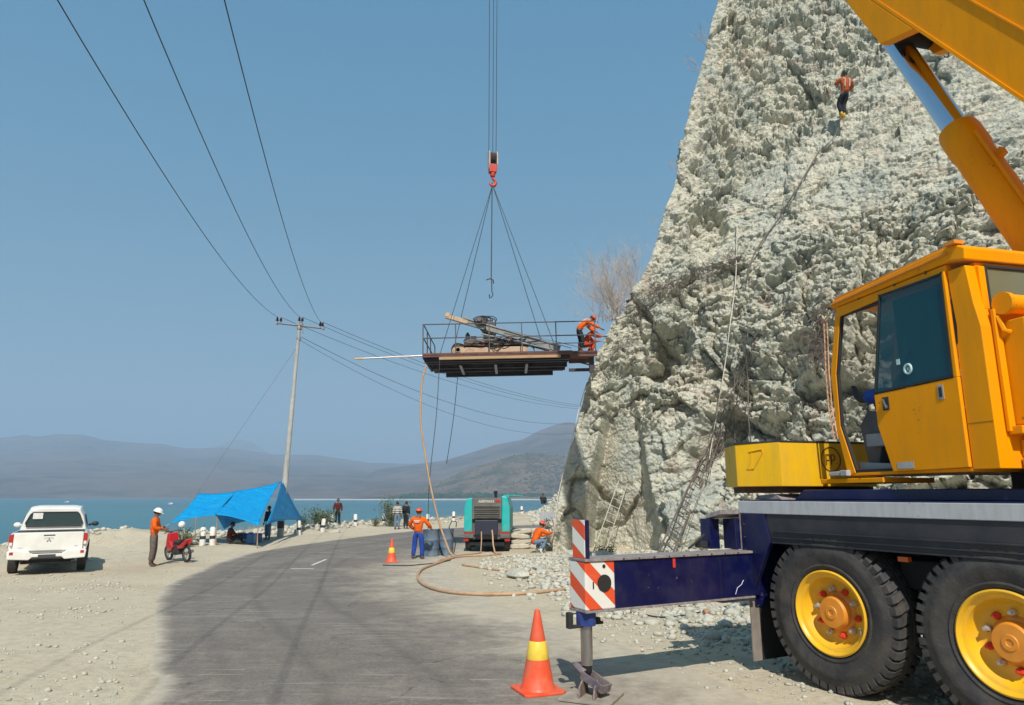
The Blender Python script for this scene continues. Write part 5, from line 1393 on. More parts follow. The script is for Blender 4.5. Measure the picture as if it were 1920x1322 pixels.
for s in (-1, 1):
    for y in (1.0, 4.1):
        M_ = Matrix.Translation((s * .80, y, .355)) @ (Matrix.Rotation(math.pi, 4, 'Z') if s < 0 else Matrix.Identity(4))
        g = Geo(); g.lathe([(.21, .10), (.24, .115), (.33, .11), (.353, .085), (.355, -.08), (.33, -.105), (.24, -.11), (.21, -.10)], axis=(1, 0, 0), n=36, caps=False)
        for k in range(36):
            t = 2 * math.pi * k / 36; g.box((.0, .354 * math.cos(t), .354 * math.sin(t)), (.17, .03, .012), Euler((t - math.pi / 2, 0, 0)))
        w_ = new_obj('wheel', g, m_tyre, pu, M_, smooth=True)
        g = Geo(); g.lathe([(.21, .09), (.215, .10), (.19, .06), (.06, .05), (.05, .08), (0, .08)], axis=(1, 0, 0), n=28, caps=False); new_obj('rim', g, m_steel, w_, M_, smooth=True)
    g = Geo(); g.tube([(s * .84, 3.3, 1.16), (s * .95, 3.3, 1.20)], .03, 6); g.ball((s * 1.02, 3.3, 1.20), (.10, .05, .075), 12); new_obj('mirror', g, m_dk if s > 0 else m_car, pu, smooth='all')
drv = person('passenger in orange seen through the rear window of the pickup', (-12.55, 19.6, 0), 0, m_or, m_dark, pose=dict(pelvis=(0, 0, .60), spine=(0, -.04, .76), chest=(0, -.05, .96), neck=(0, -.03, 1.12), head=(0, 0, 1.26), sl=(-.18, -.04, 1.04), el=(-.24, .1, .80), wl=(-.18, .32, .82), sr=(.18, -.04, 1.04), er=(.24, .1, .80), wr=(.18, .32, .82), hl=(-.09, .05, .58), kl=(-.13, .48, .62), al=(-.13, .68, .24), hr=(.09, .05, .58), kr=(.13, .48, .62), ar=(.13, .68, .24)))
# he sits right behind the glass, so the pane lets his jacket show
drv.location = pu.matrix_basis @ Vector((0.30, 2.02, 0.10)); drv.rotation_euler = (0, 0, math.radians(30))
bpy.data.materials['dark_rear_glass'].node_tree.nodes['Principled BSDF'].inputs['Alpha'].default_value = 0.55

# ------------------------------------------------------------------ red motorcycle
m_mred = material('motorcycle_red', (0.50, 0.015, 0.02), 0.3, coat=0.5)
mc = root('motorcycle', 'red motorcycle parked beside the worker in the white helmet', 'motorcycle', gpos(-10.75, 23.2), math.radians(-38))
mc.scale = (.92,) * 3; mc.rotation_euler = (0, math.radians(-7), math.radians(52))
for y in (-.62, .62):
    M_ = Matrix.Translation((0, y, .29))
    g = Geo(); g.tube([(0, .245 * math.cos(t), .245 * math.sin(t)) for t in [i * math.pi / 14 for i in range(28)]], .045, 8, closed=True); w_ = new_obj('wheel', g, m_rubber, mc, M_, smooth='all')
    g = Geo(); g.tube([(0, .20 * math.cos(t), .20 * math.sin(t)) for t in [i * math.pi / 12 for i in range(24)]], .014, 6, closed=True)
    for k in range(5): t = k * 1.2566; g.tube([(0, 0, 0), (0, .2 * math.cos(t), .2 * math.sin(t))], .012, 5)
    g.tube([(-.05, 0, 0), (.05, 0, 0)], .04, 10); new_obj('rim', g, m_steel, w_, M_)
g = Geo(); g.tube([(0, .62, .29), (0, .50, .62), (0, .40, .92)], [.03, .03, .035], 8); g.tube([(.07, .62, .29), (.07, .47, .7)], .018, 6); g.tube([(-.07, .62, .29), (-.07, .47, .7)], .018, 6); new_obj('fork', g, m_steel, mc)
g = Geo(); g.prism([(-.25, .25), (.2, .22), (.28, .45), (.15, .62), (-.2, .60)], 0, -.11, .11); new_obj('engine', g, material('engine_dark', (.05, .05, .055), .5, metal=.4), mc, bevel=0.02)
g = Geo(); g.prism([(.50, .58), (.36, .98), (.26, .96), (.22, .70), (.05, .52), (.12, .40), (.34, .42)], 0, -.17, .17); g.prism([(.60, .60), (.72, .56), (.80, .42), (.76, .40), (.66, .52), (.52, .58)], 0, -.06, .06); new_obj('front_fairing', g, m_mred, mc, bevel=0.03)
g = Geo(); g.prism([(.05, .56), (-.3, .58), (-.75, .80), (-.88, .78), (-.82, .70), (-.5, .48), (-.1, .44)], 0, -.11, .11); new_obj('tail_fairing', g, m_mred, mc, bevel=0.03)
g = Geo(); g.prism([(.10, .72), (-.25, .70), (-.70, .84), (-.72, .78), (-.30, .62), (.08, .62)], 0, -.12, .12); new_obj('saddle', g, m_rubber, mc, bevel=0.03)
g = Geo(); g.tube([(-.34, .22, 1.0), (-.2, .34, 1.02), (.2, .34, 1.02), (.34, .22, 1.0)], .014, 8); new_obj('handlebar', g, m_rubber, mc)
for s in (-1, 1):
    g = Geo(); g.tube([(s * .24, .30, 1.02), (s * .30, .28, 1.18)], .008, 5); g.ball((s * .32, .27, 1.21), (.06, .015, .045), 10); new_obj('mirror', g, m_rubber, mc)
g = Geo(); g.ball((0, .42, .92), (.10, .08, .08), 12); new_obj('headlight', g, m_glass, mc)
g = Geo(); g.bb((-.06, -.90, .66), (.06, -.84, .76)); new_obj('tail_light', g, m_lens, mc)
g = Geo(); g.tube([(.14, .1, .24), (.15, -.3, .26), (.15, -.75, .36)], [.03, .045, .05], 8); new_obj('exhaust', g, m_steel, mc)
g = Geo(); g.tube([(-.12, -.1, .25), (-.28, -.05, .0)], .012, 6); new_obj('side_stand', g, m_steel, mc)
hm_ = Geo(); hm_.ball((0, 0, 0), (.105, .125, .115), 16, zmin=-0.6); hm_.box((0, .08, -.02), (.16, .08, .04)); hm_.tube([(0.06, .0, -.05), (.10, .02, -.28)], .006, 4)
hpos = at(341, 984, 23.15)
hel = new_obj('crash_helmet', hm_, m_hat_w, smooth=True); hel.location = hpos; tag(hel, 'white crash helmet hung on the mirror of the red motorcycle', 'helmet')

# ------------------------------------------------------------------ blue tarpaulin shelter
m_tarp, nt, b, ob = blank_mat('blue_tarpaulin')
tn = noise_n(nt, ob, 1.5, 5); nt.links.new(ramp(nt, tn, [(0.3, (0.0, 0.40, 0.86)), (0.7, (0.0, 0.47, 0.95))]), b.inputs['Base Color']); b.inputs['Roughness'].default_value = 0.45
nt.links.new(bump_n(nt, noise_n(nt, ob, 2.5, 6, 0.6, 1.5), 0.9, 0.15), b.inputs['Normal'])
tl = nt.nodes.new('ShaderNodeBsdfTranslucent'); tl.inputs[0].default_value = (0.0, 0.16, 0.55, 1)
mxs = nt.nodes.new('ShaderNodeMixShader'); mxs.inputs[0].default_value = 0.3
nt.links.new(b.outputs[0], mxs.inputs[1]); nt.links.new(tl.outputs[0], mxs.inputs[2]); nt.links.new(mxs.outputs[0], nt.nodes['Material Output'].inputs['Surface'])
def sheet(A, B, C, D, sag=0.12, n=14, seed=0, edge=0.25):
    """quad A-B-C-D (A,B top edge, D,C bottom edge), sagging, edges scalloped"""
    g = Geo(); A, B, C, D = map(Vector, (A, B, C, D)); nrm = (B - A).cross(D - A).normalized()
    for i in range(n + 1):
        for j in range(n + 1):
            u, v = j / n, i / n
            p = (A * (1 - u) + B * u) * (1 - v) + (D * (1 - u) + C * u) * v
            s = 4 * u * (1 - u) * 4 * v * (1 - v)
            p = p + Vector((0, 0, -sag * s))
            cen = (A + B + C + D) / 4
            k = edge * (4 * u * (1 - u) * max(0, abs(v - .5) * 2 - .6) / .4 + 4 * v * (1 - v) * max(0, abs(u - .5) * 2 - .6) / .4)
            p = p + (cen - p) * k * 0.25
            w = 0.02 * math.sin(u * 17 + v * 9 + seed) + 0.015 * math.sin(v * 23 - u * 11 + seed)
            g.v.append(tuple(p + nrm * w * (s + .2)))
    for i in range(n):
        for j in range(n): g.f.append((i * (n + 1) + j, i * (n + 1) + j + 1, (i + 1) * (n + 1) + j + 1, (i + 1) * (n + 1) + j)); g.mi.append(0)
    return g
tent = root('tarpaulin_shelter', 'bright blue tarpaulin shelter tied to the leaning power pole', 'shelter', (0, 0, 0))
def tp(name, g, m=m_tarp, **k):
    o = new_obj(name, g, m, tent, smooth='all', **k)
    return o
pA, pB = at(372, 925, 32.5), at(446, 921, 33.2); pPk = at(527, 903, 35.2)
pL, pM, pF = at(318, 982, 29.6), at(408, 966, 30.3), at(484, 987, 28.8)
pR = at(569, 977, 40.5)
def thick(o):
    s = o.modifiers.new('thick', 'SOLIDIFY'); s.thickness = 0.012
thick(tp('tarpaulin', sheet(pA, pB, pM, pL, 0.10, seed=1, edge=0.5)))
thick(tp('tarpaulin', sheet(pB + Vector((-.05, -.05, .03)), pPk, pF, pM + Vector((-.1, -.1, .03)), 0.16, seed=3, edge=0.4)))
thick(tp('tarpaulin', sheet(pPk, pPk + Vector((.06, .06, 0)), pR, pF + Vector((.1, .6, .05)), 0.05, seed=5, edge=0.5)))
thick(tp('tarpaulin_back', sheet(pA, pB, at(470, 976, 36.5), at(420, 992, 36.0), 0.05, seed=7, edge=0.4)))
def stick(name, a, r=0.022, z=None):
    b_ = Vector(a); zz = gz(b_.x, b_.y) if z is None else z
    g = Geo(); g.tube([(b_.x + .03, b_.y, zz - 0.05), (b_.x, b_.y, (zz + b_.z) / 2), tuple(b_)], [r * 1.1, r, r * .9], 7)
    return new_obj(name, g, material('tent_stick', (0.34, 0.24, 0.15), 0.8, var=0.2), tent)
stick('stick', pF); stick('stick', pA); stick('stick', pM); stick('stick', pR, 0.015)
g = Geo(); q = pL; g.tube([tuple(pL), (pL.x - 1.2, pL.y - .2, gz(pL.x - 1.2, pL.y - .2))], .006, 5); new_obj('guy_rope', g, m_strap, tent)
g = Geo(); zz = gz(-11.9, 31.6)
bxc = root('water_container', 'blue plastic container in the shade of the tarpaulin', 'container', (-11.35, 31.2, zz))
g = Geo(); g.bb((-.16, -.16, 0), (.16, .16, .42)); g.lathe([(.05, .42), (.05, .47), (0, .47)], n=12); new_obj('tank', g, material('blue_plastic', (.03, .16, .38), .4), bxc, bevel=0.03)
g = Geo(); g.tube([(-.1, 0, .42), (-.05, 0, .50), (.05, 0, .50), (.1, 0, .42)], .012, 6); new_obj('handle', g, m_white, bxc)
zz2 = gz(-12.0, 32.6)
crt = root('blue_box', 'low dark blue box standing behind the water container', 'box', (-11.9, 32.6, zz2))
g = Geo(); g.bb((-.45, -.25, 0), (.45, .25, .34)); new_obj('box_body', g, material('tarp_blue_dark', (.02, .08, .25), .6), crt, bevel=0.02)
g = Geo(); g.bb((-.47, -.27, .342), (.47, .27, .38)); new_obj('lid', g, m_bluep, crt, bevel=0.01)

# ------------------------------------------------------------------ power pole and wires
m_conc = material('pole_concrete', (0.42, 0.42, 0.39), 0.85, var=0.12, scale=3, dirt=(0.2, 0.19, 0.17), dirt_amt=0.4, streak=True)
m_ins = material('insulator_brown', (0.03, 0.018, 0.02), 0.25)
pb = Vector((-11.66, 36.0, gz(-11.66, 36) - .1)); pt = at(562, 606, 36.3)
pole = root('power_pole', 'leaning grey power pole with a crossarm of dark insulators', 'power pole', (pb.x, pb.y, pb.z))
def wl(p): return tuple(Vector(p) - pb)
g = Geo(); g.tube([wl(pb), wl(pb.lerp(pt, .33)), wl(pb.lerp(pt, .34)), wl(pb.lerp(pt, .66)), wl(pb.lerp(pt, .67)), wl(pt)], [.165, .145, .130, .115, .10, .085], 16); new_obj('shaft', g, m_conc, pole, smooth=True)
a0, a1 = at(519, 606, 36.6), at(606, 616, 36.0); cA = (a0 + a1) / 2
g = Geo(); d_ = (a1 - a0).normalized()
g.tube([wl(a0), wl(a1)], .045, 4); new_obj('crossarm', g, m_worn, pole)
g = Geo(); g.tube([wl(a0.lerp(cA, .25)), wl(pt - Vector((0, 0, 1.0)))], .02, 5) if False else None
g.lathe([(.12, -.95), (.12, -.80)], origin=wl(pt), n=14); g.lathe([(.13, -.35), (.13, -.25)], origin=wl(pt), n=14); g.tube([wl(pt + Vector((.16, 0, -.1))), wl(pt + Vector((.2, 0, -.55)))], .03, 6); g.box(Vector(wl(pt)) + Vector((0, 0, -.08)), (.34, .2, .12)); new_obj('pole_clamp', g, m_worn, pole)
ins = []
for base_, off in ((a0, (.02, .24)), (pt.lerp(a1, .02), (-.06, .12)), (a1, (-.18, -.05))):
    for o2 in off:
        q = base_ + d_ * o2 + Vector((0, 0, .05)); g = Geo()
        g.lathe([(.015, 0), (.015, .07), (.07, .08), (.075, .13), (.045, .15), (.065, .17), (.06, .22), (.035, .24), (.045, .26), (.03, .31), (0, .32)], origin=wl(q), n=14); new_obj('insulator', g, m_ins, pole, smooth=True); ins.append(q + Vector((0, 0, .30)))
    g = Geo(); g.box(Vector(wl(base_)), (.10, .16, .14)); new_obj('bracket', g, m_worn, pole)
g = Geo(); g.tube([wl(pt - Vector((0, 0, 1.2)))] + [wl((pt - Vector((0, 0, 1.2))).lerp(Vector((-17.6, 36.6, -.35)), t)) for t in (.5, 1)], .010, 4); new_obj('guy_wire', g, m_worn, pole)
# collar bands and number plate near the ground
g = Geo(); g.lathe([(.172, .55), (.172, .9)], n=16); g.lathe([(.172, 1.0), (.172, 1.25)], n=16); new_obj('painted_band', g, m_dk, pole)
m_wire = material('black_cable', (0.035, 0.04, 0.045), 0.6)
def wire(a, b_, sag, label, r=.011, n=36):
    a, b_ = Vector(a), Vector(b_); g = Geo(); pts = []
    for i in range(n + 1):
        t = i / n; p = a.lerp(b_, t); p.z -= sag * 4 * t * (1 - t); pts.append(tuple(p))
    g.tube(pts, r, 5); o = new_obj('power_line', g, m_wire); return tag(o, label, 'power line', 'overhead power lines')
for q, x1, nm in ((ins[0], -1.4, 'left'), (ins[2], -0.1, 'middle'), (ins[4], 1.15, 'right')):
    wire(q, (x1, -14.5, 10.9), 2.30, f'{nm} one of the three wires sweeping from the pole crossarm overhead', .010)
fp = Vector((9.5, 74, 10.8))
for q, dx, nm in ((ins[1], -1.0, 'lower of the two upper'), (ins[3], 0.1, 'middle'), (ins[5], 1.2, 'upper')):
    wire(q, (fp.x + dx, fp.y, fp.z + dx * .1), 1.1, f'{nm} wire from the pole passing behind the platform to the cliff', .012)
wire(pt - Vector((-.1, 0, .75)), (fp.x, fp.y, fp.z - 1.2), 2.0, 'lowest slack twisted cable running from the pole behind the platform', .013)
wire(pt - Vector((-.1, 0, .95)), (fp.x, fp.y, fp.z - 2.0), 2.4, 'thin cable hanging just under the slack twisted cable', .010)

# ------------------------------------------------------------------ white guard posts
m_post = material('guard_post_white', (0.74, 0.74, 0.70), 0.8, var=0.1, scale=8, dirt=(0.4, 0.37, 0.3), dirt_amt=0.4)
def guard_post(x, y, label, h=.8, dark=True):
    p = root('guard_post', label, 'guard post', (x, y, gz(x, y) - .05), rnd.uniform(0, 1), 'white guard posts along the seaward road edge')
    p.rotation_euler = (rnd.uniform(-.05, .05), rnd.uniform(-.05, .05), 0)
    g = Geo(); g.lathe([(.125, 0), (.12, h * .38)], n=12); new_obj('foot', g, m_post, p, smooth=True)
    g = Geo(); g.lathe([(.121, h * .38), (.119, h * .55)], n=12); new_obj('black_band', g, m_dk if dark else m_post, p, smooth=True)
    g = Geo(); g.lathe([(.119, h * .55), (.115, h * .93), (.07, h), (0, h)], n=12); new_obj('top', g, m_post, p, smooth=True)
gp = [(-12.65, 30.3, 'guard post at the left end of the row under the blue tarpaulin'), (-12.9, 29.9, 'guard post half hidden behind its neighbour under the blue tarpaulin'),
      (-11.5, 38.6, 'guard post just right of the power pole'), (-10.75, 40.6, 'second guard post right of the power pole, before the green shrub'), (-11.25, 44.3, 'guard post rising out of the green shrub'),
      (-10.2, 46.5, 'guard post right of the person in maroon'), (-8.65, 48.2, 'guard post left of the person in the striped shirt'), (-6.1, 51.5, 'guard post seen just behind the blue drums'),
      (-4.55, 55.5, 'guard post standing between the hose and the compressor'), (0.95, 68.5, 'farthest guard post, at the bend beside the compressor')]
for x, y, l in gp: guard_post(x, y, l)

# ------------------------------------------------------------------ compressor trailer
m_teal = material('compressor_teal', (0.0, 0.42, 0.40), 0.4, var=0.06, scale=2, dirt=(0.25, 0.35, 0.3), dirt_amt=0.4)
m_dgrey = material('compressor_grey', (0.10, 0.105, 0.10), 0.6, var=0.15, scale=4, dirt=(0.3, 0.28, 0.22), dirt_amt=0.4)
cp = root('air_compressor', 'teal and grey trailer air compressor parked on the road by the cliff', 'air compressor', (-0.95, 27.0, float(base_z(0, 27.0)) + .005), math.radians(-2))
W2 = .87
g = Geo()
for s in (-1, 1): g.prism([(s * W2, .72), (s * W2, 1.60), (s * (W2 - .10), 2.02 if s > 0 else 1.96), (s * .56, 2.06 if s > 0 else 1.98), (s * .56, .72)][::s], 1, 0.0, 3.4)
new_obj('side_body', g, m_teal, cp, bevel=0.03)
g = Geo(); g.bb((-.56, .12, .55), (.56, 3.3, 1.99)); new_obj('core', g, m_dgrey, cp)
g = Geo(); g.bb((-.555, -.03, 1.20), (.555, .12, 1.97)); gr = new_obj('radiator_frame', g, m_dgrey, cp, bevel=0.01)
for k in range(7):
    g = Geo(); g.box((0, -.05, 1.27 + k * .068), (.98, .05, .018), Euler((.5, 0, 0))); new_obj('slat', g, m_steel if k % 2 else m_dgrey, gr)
fc = bpy.data.curves.new('maker_name', 'FONT'); fc.body = 'AIRMAN'; fc.size = .16; fc.extrude = .004; fc.align_x = 'CENTER'
fo = bpy.data.objects.new('maker_name_curve', fc); tmp_scene.collection.objects.link(fo)
dg_ = bench_depsgraph(); fm_ = bpy.data.meshes.new_from_object(fo.evaluated_get(dg_)); bpy.data.objects.remove(fo)
fo = bpy.data.objects.new('maker_name', fm_); COL.objects.link(fo); fo.parent = gr; fo.location = (-.03, -.052, 1.80); fo.rotation_euler = (math.pi / 2, 0, 0); fm_.materials.clear(); fm_.materials.append(m_white)
g = Geo(); g.bb((.32, -.04, 1.82), (.50, -.031, 1.90)); new_obj('red_badge', g, m_lens, gr)
g = Geo(); g.bb((-W2, -.02, .50), (-.50, .1, .715)); g.bb((.50, -.02, .50), (W2, .1, .715)); g.bb((-W2, .1, .45), (W2, 3.4, .715)); fl = new_obj('lower_body', g, m_dgrey, cp, bevel=0.01)
g = Geo(); g.bb((-W2 - .005, -.03, .68), (-.45, -.021, .74)); g.bb((.45, -.03, .68), (W2 + .005, -.021, .74)); new_obj('red_stripe', g, m_lens, fl)
g = Geo(); g.bb((-.45, -.10, .62), (.42, .1, 1.16)); new_obj('control_box', g, material('panel_dark_blue', (.02, .025, .045), .5), cp, bevel=0.02)
for s in (-1, 1):
    g = Geo(); g.bb((s * .78 - .10, -.04, .39), (s * .78 + .09, 0.02, .47)); new_obj('tail_light', g, m_lens, cp)
    g = Geo(); g.lathe([(.22, .09), (.30, .10), (.34, .06), (.34, -.06), (.30, -.10), (.22, -.09)], origin=(s * .74, .55, .34), axis=(1, 0, 0), n=28, caps=False); w_ = new_obj('wheel', g, m_tyre, cp, smooth=True)
    g = Geo(); g.lathe([(.22, .06 * s), (.08, .04 * s), (0, .04 * s)], origin=(s * .74, .55, .34), axis=(1, 0, 0), n=20); new_obj('rim', g, m_steel, w_)
    g = Geo(); g.lathe([(.22, .09), (.30, .10), (.34, .06), (.34, -.06), (.30, -.10), (.22, -.09)], origin=(s * .74, 2.6, .34), axis=(1, 0, 0), n=28, caps=False); new_obj('wheel', g, m_tyre, cp, smooth=True)
g = Geo(); g.bb((-.66, .05, .22), (.66, 3.1, .34)); g.bb((-.6, -.05, .24), (.6, .05, .30)); new_obj('chassis', g, m_black, cp)
g = Geo(); g.lathe([(.05, 1.96), (.05, 2.14), (.075, 2.15), (.075, 2.24), (0, 2.25)], origin=(.30, .5, 0), n=14); new_obj('exhaust', g, m_black, cp)
g = Geo(); g.tube([(.72, .3, 2.02), (.72, .3, 2.08), (1.35, .35, 2.06)], .02, 6); g.box((.72, .3, 2.07), (.2, .2, .05)); new_obj('top_fitting', g, m_teal, cp)

# ------------------------------------------------------------------ drums, sacks, board
m_drum = material('drum_blue', (0.075, 0.13, 0.20), 0.5, var=0.25, scale=5, dirt=(0.25, 0.25, 0.24), dirt_amt=0.6, dirt_scale=4)
def drum(x, y, label, h=.9):
    d = root('oil_drum', label, 'drum', (x, y, float(base_z(0, y)) + .01), 0, 'drums standing behind the worker in blue trousers')
    prof = [(0, 0), (.29, 0), (.29, .02), (.285, .03)]
    for z in (.3, .6): prof += [(.285, h * z - .02), (.297, h * z), (.285, h * z + .02)]
    prof += [(.285, h - .03), (.292, h - .02), (.292, h), (.275, h), (.272, h - .02), (0, h - .02)]
    g = Geo(); g.lathe(prof, n=26); new_obj('barrel', g, m_drum, d, smooth=True)
    g = Geo(); g.lathe([(.03, h - .02), (.03, h), (0, h)], origin=(.16, 0, 0), n=10); new_obj('bung', g, m_steel, d)
drum(-2.85, 25.2, 'blue grey drum nearer the road edge, left of its twin'); drum(-2.38, 25.7, 'blue grey drum nearer the compressor, hose falling in front')
g = Geo(); g.tube([(-2.0, 25.5, .62), (-1.98, 25.5, .80), (-2.15, 25.5, .84), (-2.25, 25.5, .62), (-2.0, 25.5, .1), (-2.05, 25.5, -.25)], .018, 6)
tag(new_obj('rubber_hose', g, m_rubber), 'black rubber hose looped beside the blue drums', 'hose')
m_sack = material('pale_sack', (0.50, 0.46, 0.38), 0.95, var=0.15, scale=9, bump=0.6, bump_scale=10)
def sack(x, y, z, rz, label):
    bm = bmesh.new(); bmesh.ops.create_cube(bm, size=1); bmesh.ops.subdivide_edges(bm, edges=bm.edges[:], cuts=5, use_grid_fill=True)
    for v in bm.verts:
        x_, y_, z_ = v.co; k = 1 - (abs(x_) * 2) ** 4 * .45; k2 = 1 - (abs(y_) * 2) ** 4 * .35
        v.co = Vector((x_ * .78, y_ * .46 * (0.8 + .2 * k), z_ * .20 * k * k2 * 1.1 + .01 * math.sin(x_ * 14 + y_ * 9 + x * 5)))
    g = Geo(); g.add([tuple(v.co) for v in bm.verts], [tuple(w.index for w in f.verts) for f in bm.faces]); bm.free()
    o = new_obj('sack', g, m_sack, smooth='all'); o.location = (x, y, z); o.rotation_euler = (rnd.uniform(-.08, .08), rnd.uniform(-.08, .08), rz)
    tag(o, label, 'sack', 'pale sacks piled right of the compressor')
zz = gz(.45, 29)
for i, (x, y, l, nm) in enumerate(((.30, 28.6, 0, 'pale sack at the bottom left of the pile by the compressor'), (1.05, 28.9, 0, 'pale sack at the bottom right of the pile by the compressor'), (.35, 28.75, 1, 'pale sack on the left of the second layer of the pile'), (1.08, 29.0, 1, 'pale sack on the right of the second layer of the pile'),
                                    (.30, 28.7, 2, 'pale sack on the left of the third layer of the pile'), (1.0, 28.95, 2, 'pale sack on the right of the third layer of the pile'), (.42, 28.8, 3, 'pale sack on the left of the top layer of the pile'), (1.02, 29.0, 3, 'topmost pale sack, nearest the cliff, on the pile'))):
    sack(x, y, zz + .10 + l * .19, rnd.uniform(-.2, .2), nm)
bd = root('grey_board', 'plain grey rectangular board standing at the bend below the cliff', 'board', (2.05, 40, gz(2.05, 40)), .1)
g = Geo(); g.bb((-.45, -.02, .70), (.47, .02, 1.22)); new_obj('panel', g, m_grey, bd)
for s in (-1, 1):
    g = Geo(); g.tube([(s * .35, .03, 0), (s * .35, .03, .95)], .025, 6); new_obj('leg', g, m_worn, bd)

# ------------------------------------------------------------------ road markings
m_mark_w = material('worn_road_paint', (0.62, 0.61, 0.56), 0.9, var=0.2, scale=6)
def mark(pts, label):
    g = Geo(); g.add([(x, y, float(base_z(0, y)) + .011) for x, y in pts], [tuple(range(len(pts)))])
    o = new_obj('road_marking', g, m_mark_w); o['kind'] = 'structure'
mark([(-6.42, 20.85), (-5.72, 20.85), (-5.74, 20.98), (-6.40, 20.98)], ''); mark([(-6.12, 21.9), (-6.02, 21.9), (-6.12, 23.9), (-6.2, 23.9)], ''); mark([(-8.15, 17.1), (-7.8, 17.1), (-7.8, 17.17), (-8.15, 17.17)], '')

# ------------------------------------------------------------------ air hoses on the ground and up to the platform
m_hose = material('tan_air_hose', (0.44, 0.27, 0.15), 0.7, var=0.15, scale=8, dirt=(0.5, 0.42, 0.3), dirt_amt=0.5)
def smooth_path(P, m=8):
    P = [Vector(p) for p in P]; out = []
    for i in range(len(P) - 1):
        p0, p1, p2, p3 = P[max(i - 1, 0)], P[i], P[i + 1], P[min(i + 2, len(P) - 1)]
        for k in range(m):
            t = k / m; out.append(0.5 * (2 * p1 + (p2 - p0) * t + (2 * p0 - 5 * p1 + 4 * p2 - p3) * t * t + (3 * p1 - p0 - 3 * p2 + p3) * t ** 3))
    out.append(P[-1]); return out
def ground_path(pts, r): 
    xy = smooth_path([(x, y, 0) for x, y in pts])
    return [Vector((p.x, p.y, max(gz(p.x, p.y), float(base_z(0, p.y)) + .008 if look(RI, p.x, p.y) > 0 else -9) + r)) for p in xy]
def hose(name, pts, r, m, label, n=8):
    g = Geo(); g.tube(pts, r, n); return tag(new_obj(name, g, m, smooth='all'), label, 'hose')
base_pt = Vector((-2.0, 24.6, -.30))
drop = [at(799, 686, 25.3), at(791, 720, 25.2), at(789, 790, 25.0), at(797, 850, 24.9), at(808, 915, 24.7), at(825, 985, 24.6), at(843, 1035, 24.5)]
hose('air_hose', smooth_path([tuple(p) for p in drop]) + ground_path([(-1.95, 24.3), (-2.3, 22.2), (-2.55, 20.2), (-2.25, 17.6), (-1.6, 15.6), (-.8, 14.75), (.2, 14.9), (1.1, 15.7), (2.0, 16.6), (3.4, 17.3)], .035), .035, m_hose, 'thick tan air hose falling from the platform and looping over the rubble')
hose('air_hose', [Vector((-.75, 26.88, .45)), Vector((-.72, 26.75, .25)), Vector((-.70, 26.6, -.05))] + ground_path([(-.62, 26.3), (-.4, 25.9), (-.9, 25.2), (-1.6, 24.8), (-2.1, 24.0), (-2.35, 23.0)], .03), .03, m_hose, 'tan air hose leaving the compressor outlet for the road edge')
hose('air_hose', [Vector((-1.15, 26.88, .40)), Vector((-1.14, 26.8, .1))] + ground_path([(-1.15, 26.5), (-1.35, 26.0), (-1.9, 25.2), (-2.3, 23.6)], .02), .02, m_hose, 'thin tan hose leaving the compressor left of the thick one')
hose('air_hose', ground_path([(-1.5, 21.8), (-.8, 20.9), (.2, 19.6), (1.0, 18.7), (1.8, 17.8), (3.0, 16.9)], .028), .028, m_hose, 'tan hose lying straight across the rubble toward the outrigger')
hose('cable', ground_path([(.9, 11.6), (1.35, 12.2), (2.0, 12.0), (2.4, 11.4), (3.2, 11.9), (3.9, 12.6)], .012), .012, m_rubber, 'thin black cable lying on the rubble under the outrigger beam', 5)
hose('cable', ground_path([(-3.9, 21.8), (-3.2, 21.7), (-2.8, 22.0), (-2.3, 22.6), (-2.0, 23.4)], .014), .014, m_rubber, 'black cable curving over the road behind the small cone', 5)
# ------------------------------------------------------------------ hanging platform
m_rust = material('rusty_steel', (0.16, 0.075, 0.055), 0.8, var=0.35, scale=6, dirt=(0.05, 0.04, 0.05), dirt_amt=0.7, dirt_scale=3)
m_under = material('dark_primer_steel', (0.035, 0.028, 0.045), 0.6, var=0.35, scale=3, dirt=(0.12, 0.08, 0.07), dirt_amt=0.5)
m_rail = material('railing_steel', (0.07, 0.075, 0.085), 0.6, var=0.2, scale=8)
m_tan = material('tan_painted_beam', (0.46, 0.30, 0.15), 0.7, var=0.25, scale=3, dirt=(0.2, 0.12, 0.1), dirt_amt=0.5)
YN = 25.3
c0 = at(792, 664, YN); c1 = at(1120, 657, YN)
DZ = (c0.z + c1.z) / 2; X0, X1 = c0.x, c1.x
XM = at(1072, 660, YN).x
tiltp = math.atan2(c1.z - c0.z, X1 - X0)
pf = root('work_platform', 'railed steel work platform hanging from the crane hook against the cliff', 'work platform', (X0, YN, c0.z), 0); pf.rotation_euler = (0, -tiltp, 0)
PW = 3.9; L1 = XM - X0; L2 = X1 - X0
